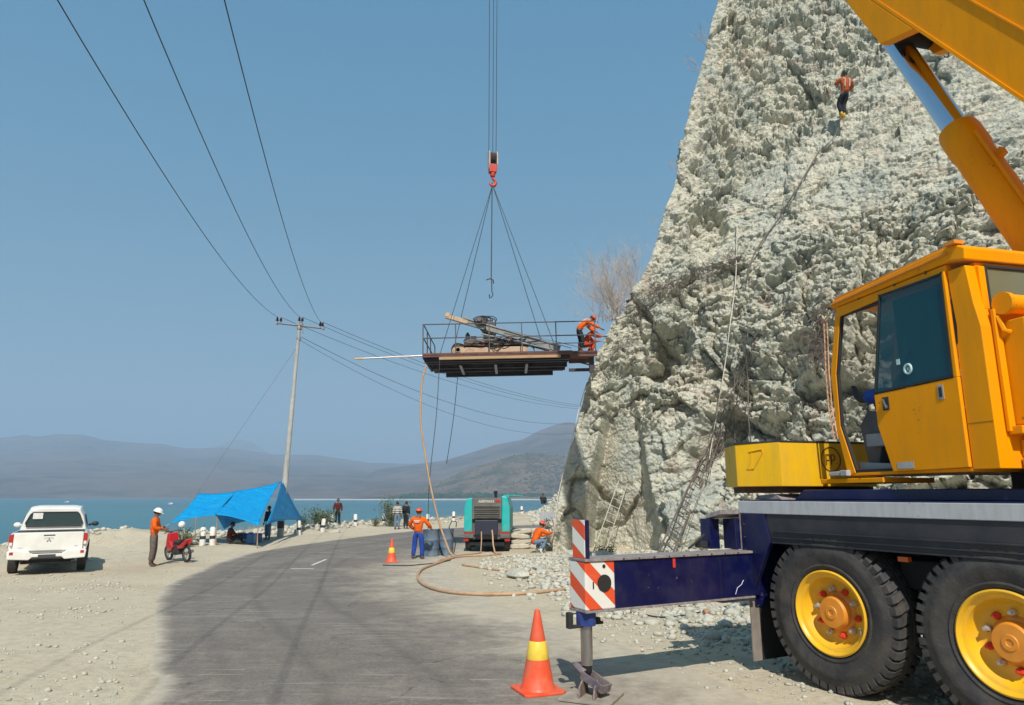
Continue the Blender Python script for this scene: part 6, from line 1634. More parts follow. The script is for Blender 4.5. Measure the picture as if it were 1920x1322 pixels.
# deck planks
for k in range(11):
    g = Geo(); y0 = k * PW / 11
    xs_ = .0 if k < 8 else .12 + .05 * (k - 8)
    g.bb((xs_, y0 + .008, -.045), (L1 - (0 if k < 9 else .3), y0 + PW / 11 - .008, .0)); new_obj('deck_plank', g, m_rust, pf)
g = Geo(); g.bb((0, -.03, -.13), (L1 + .02, -.0, .02)); g.bb((-.0, -.045, -.055), (L2, -.031, -.035)); new_obj('front_channel', g, m_rust, pf)
g = Geo(); g.bb((.62, -.04, -.235), (L1 - .42, 0.05, -.135)); new_obj('front_beam', g, m_tan, pf, bevel=0.01)
g = Geo(); g.bb((.0, 0.0, -.16), (.08, PW - 1.0, -.05)); new_obj('end_beam', g, m_under, pf)
for k, y in enumerate((.25, .95, 1.7, 2.75, 3.6)):
    g = Geo(); x0_ = .05 + .08 * k; x1_ = L1 - .05 if k < 4 else L1 - .5
    g.bb((x0_ if k < 4 else .55, y - .05, -.26 if k % 2 == 0 else -.20), (x1_, y + .05, -.05)); g.bb((x0_ if k < 4 else .55, y - .09, -.275 if k % 2 == 0 else -.215), (x1_, y + .09, -.262 if k % 2 == 0 else -.202)); new_obj('long_joist', g, m_under, pf)
g = Geo(); g.bb((.05, .06, -.062), (L1 - .05, PW - .06, -.048)); new_obj('deck_underside', g, m_under, pf)
for x in (1.35, 2.7, 3.9):
    g = Geo(); g.bb((x - .05, .9, -.31), (x + .05, 2.9, -.285)); new_obj('cross_flat', g, m_grey, pf)
# gangway to the rock
g = Geo(); g.bb((L1, 0, -.05), (L2, 1.5, 0.0)); g.bb((L1, 0.02, -.20), (L2, .10, -.051)); g.bb((L1, 1.38, -.20), (L2, 1.46, -.051)); new_obj('gangway', g, m_rust, pf)
g = Geo(); g.bb((L1 + .05, 2.0, -.42), (L2 - .1, 2.1, -.30)); g.bb((L2 - .28, .3, -.75), (L2 - .10, .5, -.2)); g.tube([(L1 + .3, 1.0, -.22), (L1 + .9, 1.2, -.36)], .03, 6); new_obj('gangway_strut', g, m_under, pf)
# railings
RH = 1.13
posts = [0.02, 1.24, 2.50, 3.72, 5.0, L2 - .06]
for i, x in enumerate(posts):
    g = Geo(); g.bb((x - .02, -.02, 0.0), (x + .02, .02, RH)); new_obj('rail_post', g, m_rail, pf)
for z in (RH, .60):
    g = Geo(); g.tube([(0, 0, z), (L2, 0, z)], .022, 6); new_obj('rail', g, m_rail, pf)
g = Geo(); g.tube([(posts[3], 0, .30), (L2, 0, .30)], .015, 6); new_obj('rail', g, m_rail, pf)
for z in (RH - .02, .58):
    g = Geo(); g.tube([(0.05, 0.05, z), (0.05, PW - .1, z)], .022, 6); new_obj('rail', g, m_rail, pf)
for y in (1.1, 2.2, PW - .1):
    g = Geo(); g.bb((.03, y - .02, 0), (.07, y + .02, RH)); new_obj('rail_post', g, m_rail, pf)
def pfw(x, y, z): return pf.matrix_basis @ Vector((x, y, z))

# ------------------------------------------------------------------ drill rig on it
m_cream = material('rig_cream_paint', (0.60, 0.44, 0.30), 0.7, var=0.2, scale=3, dirt=(0.25, 0.12, 0.08), dirt_amt=0.8, dirt_scale=3)
m_rig = material('rig_dirty_steel', (0.11, 0.09, 0.085), 0.75, var=0.35, scale=6, dirt=(0.3, 0.25, 0.18), dirt_amt=0.6)
m_mast = material('mast_grey', (0.20, 0.22, 0.23), 0.6, var=0.25, scale=5, dirt=(0.4, 0.36, 0.28), dirt_amt=0.5)
m_wood = material('raw_wood', (0.52, 0.38, 0.24), 0.85, var=0.2, scale=6)
rig = root('drill_rig', 'crawler rock drill with a slanting mast standing on the hanging platform', 'drill rig', tuple(pfw(1.0, .5, 0)), 0); rig.rotation_euler = pf.rotation_euler
for y in (.25, 1.9):
    g = Geo(); n = 26; pth = [(.28 + .26 * math.cos(a), y, .27 + .26 * math.sin(a)) for a in np.linspace(math.pi / 2, 3 * math.pi / 2, 9)] + [(x, y, .01) for x in np.linspace(.5, 2.9, 8)] + [(3.0 + .2 * math.cos(a), y, .21 + .2 * math.sin(a)) for a in np.linspace(-math.pi / 2, math.pi / 2, 7)] + [(x, y, .44 + .02 * math.sin(x * 3)) for x in np.linspace(2.8, .5, 8)]
    pth = [Vector(p) for p in pth]
    for i in range(len(pth)):
        a, b_ = pth[i], pth[(i + 1) % len(pth)]; d = b_ - a; ang = math.atan2(d.z, d.x)
        L = max(d.length, .05); k = max(1, int(L / .13))
        for q in range(k): g.box(a.lerp(b_, (q + .5) / k), (L / k * .9, .26, .03), Euler((0, -ang, 0)))
    tr = new_obj('crawler_track', g, m_rig, rig); tr['kind'] = 'stuff'
    g = Geo(); g.prism([(.35, .10), (2.95, .10), (2.95, .36), (.55, .36), (.35, .26)], 1, y - .10, y + .10); new_obj('track_frame', g, m_cream, rig, bevel=0.02)
    g = Geo(); g.lathe([(.23, -.06), (.23, .06)], origin=(.28, y, .27), axis=(0, 1, 0), n=24); g.lathe([(.10, -.13), (.10, -.06), (.08, -.13)], origin=(.28, y, .27), axis=(0, 1, 0), n=12)
    for k in range(6): a = k * 1.047; g.lathe([(.03, -.075), (.0, -.076)], origin=(.28 + .16 * math.cos(a), y, .27 + .16 * math.sin(a)), axis=(0, 1, 0), n=8)
    new_obj('drive_wheel', g, m_cream, rig, smooth=True)
g = Geo(); g.prism([(.45, .44), (2.6, .44), (2.4, .62), (1.9, .74), (.75, .76), (.50, .62)], 1, .45, 1.7); g.bb((.6, .15, .50), (1.6, .45, .68)); g.tube([(.5, .3, .60), (1.9, .25, .66)], .06, 8); new_obj('hull', g, m_rig, rig, bevel=0.03)
g = Geo(); g.lathe([(.09, .0), (.09, .22), (.05, .24), (.05, .30), (0, .30)], origin=(.62, .7, .76), n=12); g.box((.85, .7, .83), (.22, .2, .14)); new_obj('air_receiver', g, m_dk, rig)
g = Geo(); g.prism([(1.2, .70), (1.6, .70), (1.75, 1.1), (1.45, 1.42), (1.15, 1.45), (1.0, 1.38), (1.25, 1.05)], 1, .75, 1.05); g.tube([(1.35, .8, .8), (1.15, .8, 1.35)], .05, 8); new_obj('boom_arm', g, m_rig, rig, bevel=0.02)
def r_at(px, py, Y): return Vector(at(px, py, Y)) - rig.location
m0_, m1_ = r_at(842, 594, 26.2), r_at(1052, 660, 25.9)
g = Geo(); dm = (m1_ - m0_); nn = dm.normalized()
Rm = dm.to_track_quat('X', 'Z').to_matrix()
g.box(m0_.lerp(m1_, .56), (dm.length * .86, .16, .20), Rm); ms = new_obj('mast', g, m_mast, rig, bevel=0.01)
g = Geo()
for s in (-1, 1): g.box(m0_.lerp(m1_, .56) + Rm @ Vector((0, s * .10, .12)), (dm.length * .86, .04, .05), Rm)
new_obj('mast_guide', g, m_steel, ms)
g = Geo(); g.box(m0_.lerp(m1_, .08), (dm.length * .20, .20, .16), Rm); g.box(m0_.lerp(m1_, .0) + Vector((0, 0, .06)), (.18, .24, .16), Rm); new_obj('mast_head', g, m_wood, ms, bevel=0.01)
g = Geo(); g.tube([m0_.lerp(m1_, .30) + Vector((0, -.1, -.32)), m0_.lerp(m1_, .98) + Vector((0, -.1, -.10))], .035, 8); g.tube([m0_.lerp(m1_, .35) + Vector((0, .1, -.25)), m0_.lerp(m1_, .9) + Vector((0, .1, -.16))], .03, 8); new_obj('feed_cylinder', g, m_mast, rig)
g = Geo(); g.box(m0_.lerp(m1_, .33) + Rm @ Vector((0, 0, .17)), (.75, .22, .2), Rm); g.lathe([(.10, 0), (.10, .3)], origin=tuple(m0_.lerp(m1_, .27) + Rm @ Vector((0, 0, .2))), axis=(0, -1, 0), n=14); new_obj('rock_drill', g, m_rig, rig, bevel=0.02)
g = Geo(); ch = m0_.lerp(m1_, .32) + Vector((-.05, 0, .22))
for k in range(9):
    r1 = rnd.uniform(.16, .32); cc_ = ch + Vector((rnd.uniform(-.12, .28), rnd.uniform(-.15, .15), rnd.uniform(-.02, .1))); tl_ = rnd.uniform(-.5, .5)
    g.tube([cc_ + Vector((r1 * 1.3 * math.cos(a), .12 * math.sin(a + tl_), r1 * .75 * math.sin(a))) for a in [i * math.pi / 10 for i in range(20)]], .018, 6, closed=True)
for k in range(5):
    g.tube(smooth_path([tuple(ch + Vector((rnd.uniform(-.2, .3), 0, 0))), tuple(ch + Vector((rnd.uniform(.1, .5), rnd.uniform(-.2, .2), rnd.uniform(-.3, 0)))), (rnd.uniform(1.0, 2.4), rnd.uniform(.5, 1.5), .72)], 5), .016, 5)
new_obj('hose_bundle', g, m_rubber, rig)
g = Geo(); g.tube([m0_.lerp(m1_, .45) + Vector((0, 0, .14)), m1_ + Vector((.4, 0, .05))], .014, 5); g.tube([m0_.lerp(m1_, .5) + Vector((0, -.2, .1)), m1_ + Vector((.9, -.2, -.02))], .012, 5); new_obj('feed_chain', g, m_mast, rig)
g = Geo()
for k in range(6): g.tube([(1.6 + .25 * k, .3 + .1 * k, .48 + .03 * (k % 3)), (2.2 + .25 * k, .4 + .1 * k, .52 + .05 * (k % 2))], .05, 7)
new_obj('pipe_stack', g, m_rig, rig)
m_rdust = material('red_brown_machinery', (0.22, 0.10, 0.06), 0.85, var=0.4, scale=7, dirt=(0.4, 0.28, 0.2), dirt_amt=0.7)
for k in range(16):
    g = Geo(); w_ = rnd.uniform(.08, .30); c = (rnd.uniform(.5, 2.7), rnd.uniform(.15, 1.7), rnd.uniform(.50, .78))
    if k % 2: g.box(c, (w_, w_ * .8, w_ * .6), Euler((rnd.uniform(-.5, .5), rnd.uniform(-.5, .5), rnd.uniform(0, 3))))
    else: g.tube([c, (c[0] + rnd.uniform(-.4, .4), c[1] + rnd.uniform(-.2, .2), c[2] + rnd.uniform(-.05, .15))], w_ * .3, 8)
    new_obj('fitting', g, (m_rdust, m_rig, m_cream)[k % 3], rig, bevel=0.01)
g = Geo()
for k in range(10): 
    x_ = rnd.uniform(.4, 2.4); g.tube(smooth_path([(x_, .1, rnd.uniform(.45, .7)), (x_ + .25, -.02, rnd.uniform(.3, .6)), (x_ + .6, .05, rnd.uniform(.45, .75)), (x_ + .9, .4, .7)], 4), .018, 5)
new_obj('loose_hoses', g, m_rubber, rig)
# long drill rod pushed out past the rail
rd = root('drill_rod', 'long steel drill rod sticking out left of the hanging platform', 'drill rod', tuple(at(668, 673, 25.9)))
e_ = Vector(at(812, 666, 26.0)) - rd.location
g = Geo(); g.tube([(0, 0, 0), tuple(e_)], .028, 8); new_obj('rod', g, m_steel, rd)
g = Geo(); g.tube([(-.05, 0, 0), tuple(e_ * .09)], .042, 8); new_obj('rod_tip', g, m_wood, rd)
g = Geo(); g.tube([tuple(e_ * .50), tuple(e_ * .72)], .036, 8); new_obj('white_sleeve', g, m_strap, rd)

# ------------------------------------------------------------------ hook block, slings, spare hook
m_hookr = material('hook_block_red', (0.55, 0.05, 0.03), 0.5, var=0.2, scale=6)
m_hookw = material('hook_block_side', (0.55, 0.42, 0.36), 0.6, var=0.3, scale=8)
hb = root('hook_block', 'red hook block with side plates hanging from the hoist ropes', 'hook block', tuple(HOOK), .25)
for s in (-1, 1):
    g = Geo(); o_ = [(.19 * math.cos(a), -.28 + .30 * math.sin(a)) for a in np.linspace(0, math.pi, 12)]
    g.prism([(x, z) for x, z in o_] + [(-.20, -.62), (-.10, -.82), (.10, -.82), (.20, -.62)], 1, s * .17 - .02, s * .17 + .02); new_obj('side_plate', g, m_hookw, hb, Matrix.Rotation(math.pi / 2, 4, 'Z'))
g = Geo()
for x in (-.08, 0, .08): g.lathe([(.10, x - .03), (.24, x - .025), (.20, x), (.24, x + .025), (.10, x + .03)], origin=(0, 0, -.28), axis=(1, 0, 0), n=24)
new_obj('sheave', g, m_rig, hb, smooth=True)
g = Geo(); g.bb((-.16, -.14, -.98), (.16, .14, -.62)); g.lathe([(.10, -1.16), (.12, -1.05), (.12, -.98)], n=16); new_obj('crosshead', g, m_hookr, hb, bevel=0.02)
g = Geo(); g.tube([(0, 0, -1.12), (0, 0, -1.25), (.09, 0, -1.32), (.14, 0, -1.44), (.08, 0, -1.56), (-.03, 0, -1.58), (-.12, 0, -1.50), (-.13, 0, -1.42)], [.055, .055, .06, .07, .07, .06, .045, .025], 10); new_obj('hook', g, m_hookr, hb, smooth=True)
H0 = Vector(HOOK) + Vector((0, 0, -1.52))
m_sling = material('sling_rope', (0.045, 0.055, 0.06), 0.7)
def sling(end, label, r=.014):
    g = Geo(); g.tube([tuple(H0), tuple(end)], r, 6); s = new_obj('lifting_sling', g, m_sling); return tag(s, label, 'sling', 'slings from the hook block to the platform')
sling(pfw(.66, -.02, .0), 'left front sling running from the hook to the near deck edge')
sling(pfw(.62, PW - .1, .0), 'left rear sling running from the hook behind the drill mast')
sling(pfw(L1 - .55, -.02, .0), 'right front sling running from the hook to the near deck edge')
sling(pfw(L1 - .6, PW - .1, .0), 'right rear sling running from the hook to the far deck edge')
for q, l in ((pfw(.66, -.02, 0), 'left tag line hanging straight below the platform'), (pfw(1.05, PW - .2, 0), 'right tag line hanging straight below the platform')):
    g = Geo(); bx = q + Vector((-.28 if 'left' in l else -.42, 0, -4.6 if 'left' in l else -3.9))
    g.tube(smooth_path([tuple(q), tuple(q.lerp(bx, .5) + Vector((.05, 0, 0))), tuple(bx)] + ([tuple(bx + Vector((-.02, 0, -1.9)))] if 'left' in l else []), 6), .013, 5); tag(new_obj('tag_line', g, m_sling), l, 'rope', 'tag lines under the platform')
g = Geo(); g.tube([tuple(H0 + Vector((-.02, 0, .1))), tuple(at(921, 525, 27.6))], .022, 6)
sh = new_obj('spare_line', g, m_sling); tag(sh, 'short rope with a small hook dangling between the slings', 'rope')
q = at(921, 525, 27.6)
g = Geo(); g.tube([tuple(q + Vector(p)) for p in ((-.2, 0, .0), (-.05, 0, .06), (.08, 0, 0), (.10, 0, -.15))], .025, 6); g.tube([tuple(q + Vector(p)) for p in ((.02, 0, 0), (.03, 0, -.5), (.08, 0, -.6), (.02, 0, -.75), (-.06, 0, -.80), (-.08, 0, -.62))], .022, 6); new_obj('small_hook', g, m_sling, sh)

# ------------------------------------------------------------------ workers on the platform and on the face
bend = dict(pelvis=(0, -.12, .88), spine=(0, -.02, 1.03), chest=(0, .16, 1.17), neck=(0, .31, 1.24), head=(0, .43, 1.33), sl=(-.18, .20, 1.20), el=(-.22, .38, .98), wl=(-.16, .60, .84), sr=(.18, .20, 1.20), er=(.24, .42, 1.02), wr=(.18, .68, .92),
            hl=(-.09, -.12, .86), kl=(-.12, -.02, .48), al=(-.12, -.10, .085), hr=(.09, -.12, .86), kr=(.12, .02, .48), ar=(.12, -.06, .085))
person('worker bending over the platform rail with a red helmet and dark trousers', tuple(pfw(L2 - .52, .42, .02)), math.radians(-85), m_or, m_dark, pose=bend, hat=m_hat_r, strap=True)
person('crouching worker in red overalls at the rock end of the platform', tuple(pfw(L2 - .22, .95, .02)), math.radians(-80), m_or2, m_or2, pose=squat, hat=m_hat_r)
# ------------------------------------------------------------------ things on the cliff
Vf = V.reshape(-1, 3)
_d = Vf[:, 1] * math.cos(PITCH) + (Vf[:, 2] - EYE) * math.sin(PITCH)
_u = 960 + F_PX * Vf[:, 0] / _d
_v = 661 - F_PX * (-Vf[:, 1] * math.sin(PITCH) + (Vf[:, 2] - EYE) * math.cos(PITCH)) / _d
def on_cliff(px, py, out=0.0, rad=7):
    m = np.where((np.abs(_u - px) < rad) & (np.abs(_v - py) < rad))[0]
    if len(m) == 0: return at(px, py, 26.5)
    Y = Vf[m, 1].min(); return at(px, py, float(Y) - out)
m_rope_w = material('pale_rope', (0.60, 0.57, 0.48), 0.8)
m_rope_d = material('grey_rope', (0.14, 0.12, 0.10), 0.8)
def cliff_rope(pts, r, m, label, out=.06):
    P_ = smooth_path([tuple(on_cliff(a, b_, out)) for a, b_ in pts], 5)
    g = Geo(); g.tube(P_, r, 5); return tag(new_obj('rope', g, m), label, 'rope', 'ropes hanging on the cliff face')
cliff_rope([(1382, 420), (1381, 470), (1379, 530), (1370, 600), (1360, 680), (1350, 740), (1340, 800), (1330, 860)], .018, m_rope_w, 'pale straight rope hanging down the middle of the cliff face', .12)
cliff_rope([(1535, 285), (1520, 310), (1490, 360), (1460, 410), (1430, 450), (1408, 490), (1402, 525)], .03, m_rope_d, 'dark rope curving down from below the climber', .08)
cliff_rope([(1575, 235), (1560, 262), (1540, 280)], .018, m_rope_d, 'short dark rope end just beneath the climber')
cliff_rope([(1098, 725), (1085, 770), (1075, 815), (1062, 865), (1052, 905), (1045, 940), (1040, 985), (1036, 1010)], .018, m_rope_w, 'pale rope running down the left edge of the cliff', .15)
cliff_rope([(1398, 640), (1402, 720), (1404, 790), (1408, 830)], .022, m_rope_d, 'dark line dropping behind the yellow box of the crane')
cliff_rope([(1378, 700), (1376, 760), (1378, 820), (1380, 880)], .018, m_rope_d, 'thin dark line left of the yellow box of the crane')
# ladders
def ladder(b0, t0, w, label, m, n, r=.022, out=.25):
    B = on_cliff(*b0, 0); T = on_cliff(*t0, .1); B = Vector((B.x, min(B.y, T.y) - 1.3, 0)); 
    B = Vector(at(b0[0], b0[1], B.y)); gzb = gz(B.x, B.y)
    o = root('ladder', label, 'ladder', (B.x, B.y, B.z), 0); T = Vector(T) - B
    sd = T.cross(Vector((0, 1, 0))).normalized(); sd = Vector((abs(sd.x), 0, sd.z * (1 if sd.x > 0 else -1)))
    sd.normalize()
    for s in (-1, 1):
        g = Geo(); g.tube([tuple(sd * s * w / 2), tuple(T + sd * s * w / 2 * .85)], r, 6); new_obj('rail', g, m, o)
    for k in range(n):
        t = (k + .6) / n; c = T * t
        g = Geo(); g.tube([tuple(c - sd * w / 2 * .95), tuple(c + sd * w / 2 * .95)], r * .8, 6); new_obj('rung', g, m, o)
    return o
m_lad = material('ladder_wood_dark', (0.13, 0.10, 0.085), 0.8, var=0.3)
m_lad2 = material('ladder_pale_wood', (0.46, 0.44, 0.36), 0.8, var=0.2)
ladder((1243, 1048), (1322, 868), .42, 'dark wooden ladder leaning on the rock behind the outrigger beam', m_lad, 14, .028)
ladder((1115, 1060), (1168, 905), .40, 'pale wooden ladder leaning on the shaded rock right of the striped post', m_lad2, 11, .018)
ladder((1262, 1030), (1350, 800), .34, 'grey rope ladder hanging just right of the dark wooden one', m_rope_d, 9, .010)
# dry roots and vines tumbling beside the ladder
m_root = material('dry_roots', (0.16, 0.125, 0.105), 0.9, var=0.35, scale=5)
g = Geo(); sp_l = [(1412, 618), (1404, 640), (1396, 680), (1384, 720), (1370, 760), (1355, 800), (1338, 840), (1322, 875), (1310, 905)]
cache = [on_cliff(a, b_, .12) for a, b_ in sp_l]
for k in range(30):
    a = rnd.uniform(0, len(cache) - 3); L = rnd.uniform(1.2, 3.5); pts = []
    o_ = Vector((rnd.gauss(0, .22), -abs(rnd.gauss(0, .08)), rnd.gauss(0, .1)))
    for q in range(7):
        t = min(a + L * q / 6, len(cache) - 1.001); i = int(t); p = cache[i].lerp(cache[i + 1], t - i)
        o_ = o_ + Vector((rnd.gauss(0, .07), rnd.gauss(0, .03), rnd.gauss(0, .05)))
        pts.append(tuple(p + o_))
    g.tube(pts, [rnd.uniform(.009, .022)] * 7, 5)
tag(new_obj('dry_vine', g, m_root), 'tangle of dry brown roots running down the cliff above the ladder', 'dead vine')
def vine_patch(pts, n, spread, label, m=m_root, r=(.006, .016), ln=.5):
    g = Geo(); c = [on_cliff(a, b_, .06) for a, b_ in pts]
    for k in range(n):
        a = rnd.uniform(0, len(c) - 1.001); i = int(a); p = c[i].lerp(c[i + 1], a - i) + Vector((rnd.gauss(0, spread), -abs(rnd.gauss(0, .1)), rnd.gauss(0, spread)))
        d = Vector((rnd.gauss(0, .6), -abs(rnd.gauss(0, .4)), rnd.gauss(.1, .6))).normalized(); l = rnd.uniform(.3, 1) * ln; q = [p]
        for s in range(3): d = (d + Vector((rnd.gauss(0, .4), rnd.gauss(0, .3), rnd.gauss(-.1, .4)))).normalized(); q.append(q[-1] + d * l / 3)
        rr_ = rnd.uniform(*r); g.tube([tuple(x) for x in q], [rr_, rr_ * .8, rr_ * .6, rr_ * .3], 4)
    return tag(new_obj('dry_brush', g, m), label, 'dry brush', kind='stuff')
vine_patch([(1185, 590), (1230, 545), (1280, 525), (1330, 508), (1378, 480)], 420, .16, 'line of brown dry brush growing along the sloping ledge', ln=.45)
vine_patch([(1530, 590), (1535, 640), (1528, 690)], 260, .18, 'patch of brown dry brush hanging left of the crane cab', ln=.5)
vine_patch([(1150, 660), (1175, 640), (1200, 600)], 120, .2, 'sparse dry brush above the bending worker', ln=.4)
# bare bushes on the skyline
m_twig = material('pale_bare_twigs', (0.52, 0.43, 0.36), 0.9, var=0.2, scale=4)
def bush(p, h, n, spread, label, m=m_twig, seed=1, depth=4, thick_=.022, cat='bush', name='bare_bush', lean=(0, 0)):
    r = random.Random(seed); o = root(name, label, cat, tuple(p)); g = Geo()
    def grow(a, d, l, rad, k):
        pts = [a]; dd = d.copy()
        for s in range(3):
            dd = (dd + Vector((r.gauss(0, .14), r.gauss(0, .14), r.gauss(.05, .1)))).normalized(); pts.append(pts[-1] + dd * l / 3)
        g.tube([tuple(x) for x in pts], [rad, rad * .85, rad * .7, rad * .55], 4 if k > 1 else 3, caps=False)
        if k <= 0: return
        for _ in range(r.choice((2, 3, 3, 4))):
            b_ = pts[r.choice((1, 2, 3, 3))]; nd = (dd + Vector((r.gauss(0, .5), r.gauss(0, .5), r.gauss(.12, .35)))).normalized()
            grow(b_, nd, l * r.uniform(.6, .85), rad * .55, k - 1)
    for i in range(n):
        d = Vector((r.gauss(lean[0], spread), r.gauss(lean[1], spread), 1)).normalized()
        grow(Vector((r.gauss(0, .12), r.gauss(0, .12), -.1)), d, h * r.uniform(.28, .42), thick_ * r.uniform(.6, 1), depth)
    b_ = new_obj('branches', g, m, o); return o
bush(at(1160, 592, 29.0), 3.4, 17, .62, 'large leafless bush on the cliff shoulder above the workers', seed=3, depth=4, lean=(-.25, 0))
bush(at(1195, 555, 29.6), 3.0, 14, .45, 'pale leafless bush where the cliff shoulder meets the upper face', seed=5, depth=4, lean=(-.15, 0), thick_=.016)
bush(at(1150, 596, 28.0), 2.9, 18, .75, 'tan leafless bush leaning out over the platform end', seed=21, depth=4, lean=(-.5, -.1), thick_=.016)
bush(at(1133, 600, 28.6), 1.8, 9, .5, 'low leafless bush at the left tip of the cliff shoulder', seed=8, depth=3, lean=(-.3, 0), thick_=.014)
bush(at(1328, 85, 31.5), 1.7, 4, .3, 'small leafless shrub clinging near the top of the cliff edge', seed=11, depth=3, lean=(-.7, 0), thick_=.014)
bush(at(1312, 130, 31.0), 1.5, 4, .3, 'small leafless shrub just under the one near the top of the cliff edge', seed=12, depth=3, lean=(-.8, 0), thick_=.014)
bush(at(1278, 318, 29.9), 1.1, 3, .3, 'faint leafless shrub halfway up the cliff edge', seed=13, depth=3, lean=(-.8, 0), thick_=.010)
bush(at(1245, 430, 29.5), .9, 3, .3, 'faint leafless shrub low on the upper cliff edge', seed=14, depth=3, lean=(-.6, 0), thick_=.010)

# climber roped to the face, back to the camera
cb_ = on_cliff(1583, 222, .30)
person('climber in a faded orange shirt and yellow boots roped to the upper cliff', tuple(cb_), math.radians(8), m_or3, m_dark, shoes=m_yboot, hair=True, strap=True, tilt=math.radians(12), scale=1.14,
       pose=dict(sl=(-.19, 0, 1.37), el=(-.28, .14, 1.20), wl=(-.16, .26, 1.38), sr=(.19, 0, 1.37), er=(.34, .10, 1.16), wr=(.30, .28, 1.10), hl=(-.09, 0, .90), kl=(-.12, .18, .55), al=(-.08, .02, .15), kr=(.04, .15, .52), ar=(.0, .0, .10), head=(-.02, .03, 1.58)))

# operator in the cab, feet up on the console
op = person('crane operator in blue trousers sitting behind the tinted cab door', (0, 0, 0), SU_A, m_dark, m_bluep, shoes=m_rubber, hair=True, toe=(0, .35, 1),
            pose=dict(pelvis=(0, 0, .02), spine=(0, -.08, .20), chest=(0, -.12, .40), neck=(0, -.12, .56), head=(0, -.08, .70), sl=(-.18, -.12, .50), el=(-.22, -.02, .26), wl=(-.16, .20, .20), sr=(.18, -.12, .50), er=(.22, -.02, .26), wr=(.16, .20, .20),
                      hl=(-.09, .02, .02), kl=(-.15, .36, .17), al=(-.17, .64, .15), hr=(.09, .02, .02), kr=(.12, .42, .10), ar=(.11, .66, .02)), scale=.95)
op.location = M_SU @ Vector((0.27, -0.72, 2.52))

# ------------------------------------------------------------------ rocks and rubble
mrk, nt, b, ob = blank_mat('rubble_rock')
oi = nt.nodes.new('ShaderNodeObjectInfo')
q1 = noise_n(nt, ob, 1.7, 4); q2 = noise_n(nt, ob, 12, 6, .7)
cc = mixc(nt, 0.5, ramp(nt, q1, [(0.35, (0.33, 0.345, 0.28)), (0.5, (0.52, 0.50, 0.42)), (0.65, (0.60, 0.58, 0.50))]), ramp(nt, q2, [(0.35, (0.30, 0.30, 0.24)), (0.65, (0.62, 0.60, 0.52))]))
nt.links.new(cc, b.inputs['Base Color']); b.inputs['Roughness'].default_value = .95; b.inputs['Specular IOR Level'].default_value = .15
nt.links.new(bump_n(nt, q2, .5, .03), b.inputs['Normal'])
def rock_proto(seed, sub=1):
    bm = bmesh.new(); bmesh.ops.create_icosphere(bm, subdivisions=sub, radius=1); r = random.Random(seed)
    for _ in range(7):
        n = Vector((r.gauss(0, 1), r.gauss(0, 1), r.gauss(0, 1))).normalized(); c = r.uniform(.45, .8)
        for v in bm.verts:
            d = v.co.dot(n)
            if d > c: v.co -= n * (d - c)
    for v in bm.verts: v.co *= r.uniform(.92, 1.08); v.co.z *= .7
    V_ = np.array([tuple(v.co) for v in bm.verts]); F_ = np.array([[v.index for v in f.verts] for f in bm.faces]); bm.free(); return V_, F_
rp = [rock_proto(k) for k in range(12)]
def stones(name, label, n, sampler, smin, smax, seed, power=2.2):
    r = np.random.default_rng(seed); P_ = sampler(r, n); 
    s = smin + (smax - smin) * r.random(len(P_)) ** power
    z = ground_z(P_[:, 0], P_[:, 1], True)
    ri = road_in(P_[:, 0], P_[:, 1]); z = np.where(ri > 0, base_z(P_[:, 0], P_[:, 1]) + .006, z)
    pos = np.stack([P_[:, 0], P_[:, 1], z + s * .22], -1)
    sc_ = np.stack([s * r.uniform(.7, 1.4, len(s)), s * r.uniform(.7, 1.2, len(s)), s * r.uniform(.6, 1.1, len(s))], -1)
    o = scatter_mesh(name, pos, sc_, mrk, rp, seed); return tag(o, label, 'stones', kind='stuff')
def in_crane(x, y): return (x > 3.0) & (y < 6.2) & (x - 2.9 > (6.7 - y) * .5)
def s_rub(r, n):
    out = np.empty((0, 2))
    while len(out) < n:
        y = r.uniform(8.5, 25.5, n) ; x = r.uniform(-2.6, 13, n)
        ri = -road_in(x, y)
        keep = (ri > .1) & (r.random(n) < np.clip((ri - .1) / 2.2, 0, 1) ** 1.2) & (x < 1.2 + .62 * y)
        out = np.concatenate([out, np.stack([x, y], -1)[keep]])
    return out[:n]
stones('rubble', 'pale broken rubble spread along the foot of the cliff', 15000, s_rub, .015, .13, 41, 2.6)
def s_near(r, n):
    y = r.uniform(5.2, 12, n * 4); x = r.uniform(.8, 6.5, n * 4); ri = -road_in(x, y); k = (ri > -.5) & (r.random(n * 4) < np.clip((ri + .6) / 2.5, .03, 1)); return np.stack([x, y], -1)[k][:n]
stones('rubble_chips', 'small stone chips around the crane wheels and outrigger', 5000, s_near, .008, .045, 42, 2.5)
def s_left(r, n):
    y = 4.5 + 25.5 * r.random(n * 2) ** 1.6; x = -r.uniform(.35, 1.0, n * 2) * (y * .78 + 1.5); ri = road_in(x, y); cd = poly_signed(coast_pts, x, y); cl = fbm(P3(x * .45, y * .45), 4, 66); k = (ri < -.1) & (cd > .3) & (r.random(n * 2) < np.clip(.12 + 3.2 * cl, .04, 1)); return np.stack([x, y], -1)[k][:n]
stones('gravel', 'loose pale stones scattered over the dusty lay-by', 14000, s_left, .005, .050, 43, 5.0)
def s_edge(r, n):
    t = r.uniform(0, 1, n * 3); i = (t * (len(coast_pts) - 1)).astype(int); c = coast_pts[i]
    x = c[:, 0] + r.normal(0.3, .8, n * 3); y = c[:, 1] + r.normal(-.3, .8, n * 3); k = (road_in(x, y) < -.15) & (y > 27) & (y < 90) & (x > -25) & (x < 4); return np.stack([x, y], -1)[k][:n]
stones('edge_stones', 'pale stones heaped along the seaward edge of the road', 2600, s_edge, .04, .28, 44, 2.2)
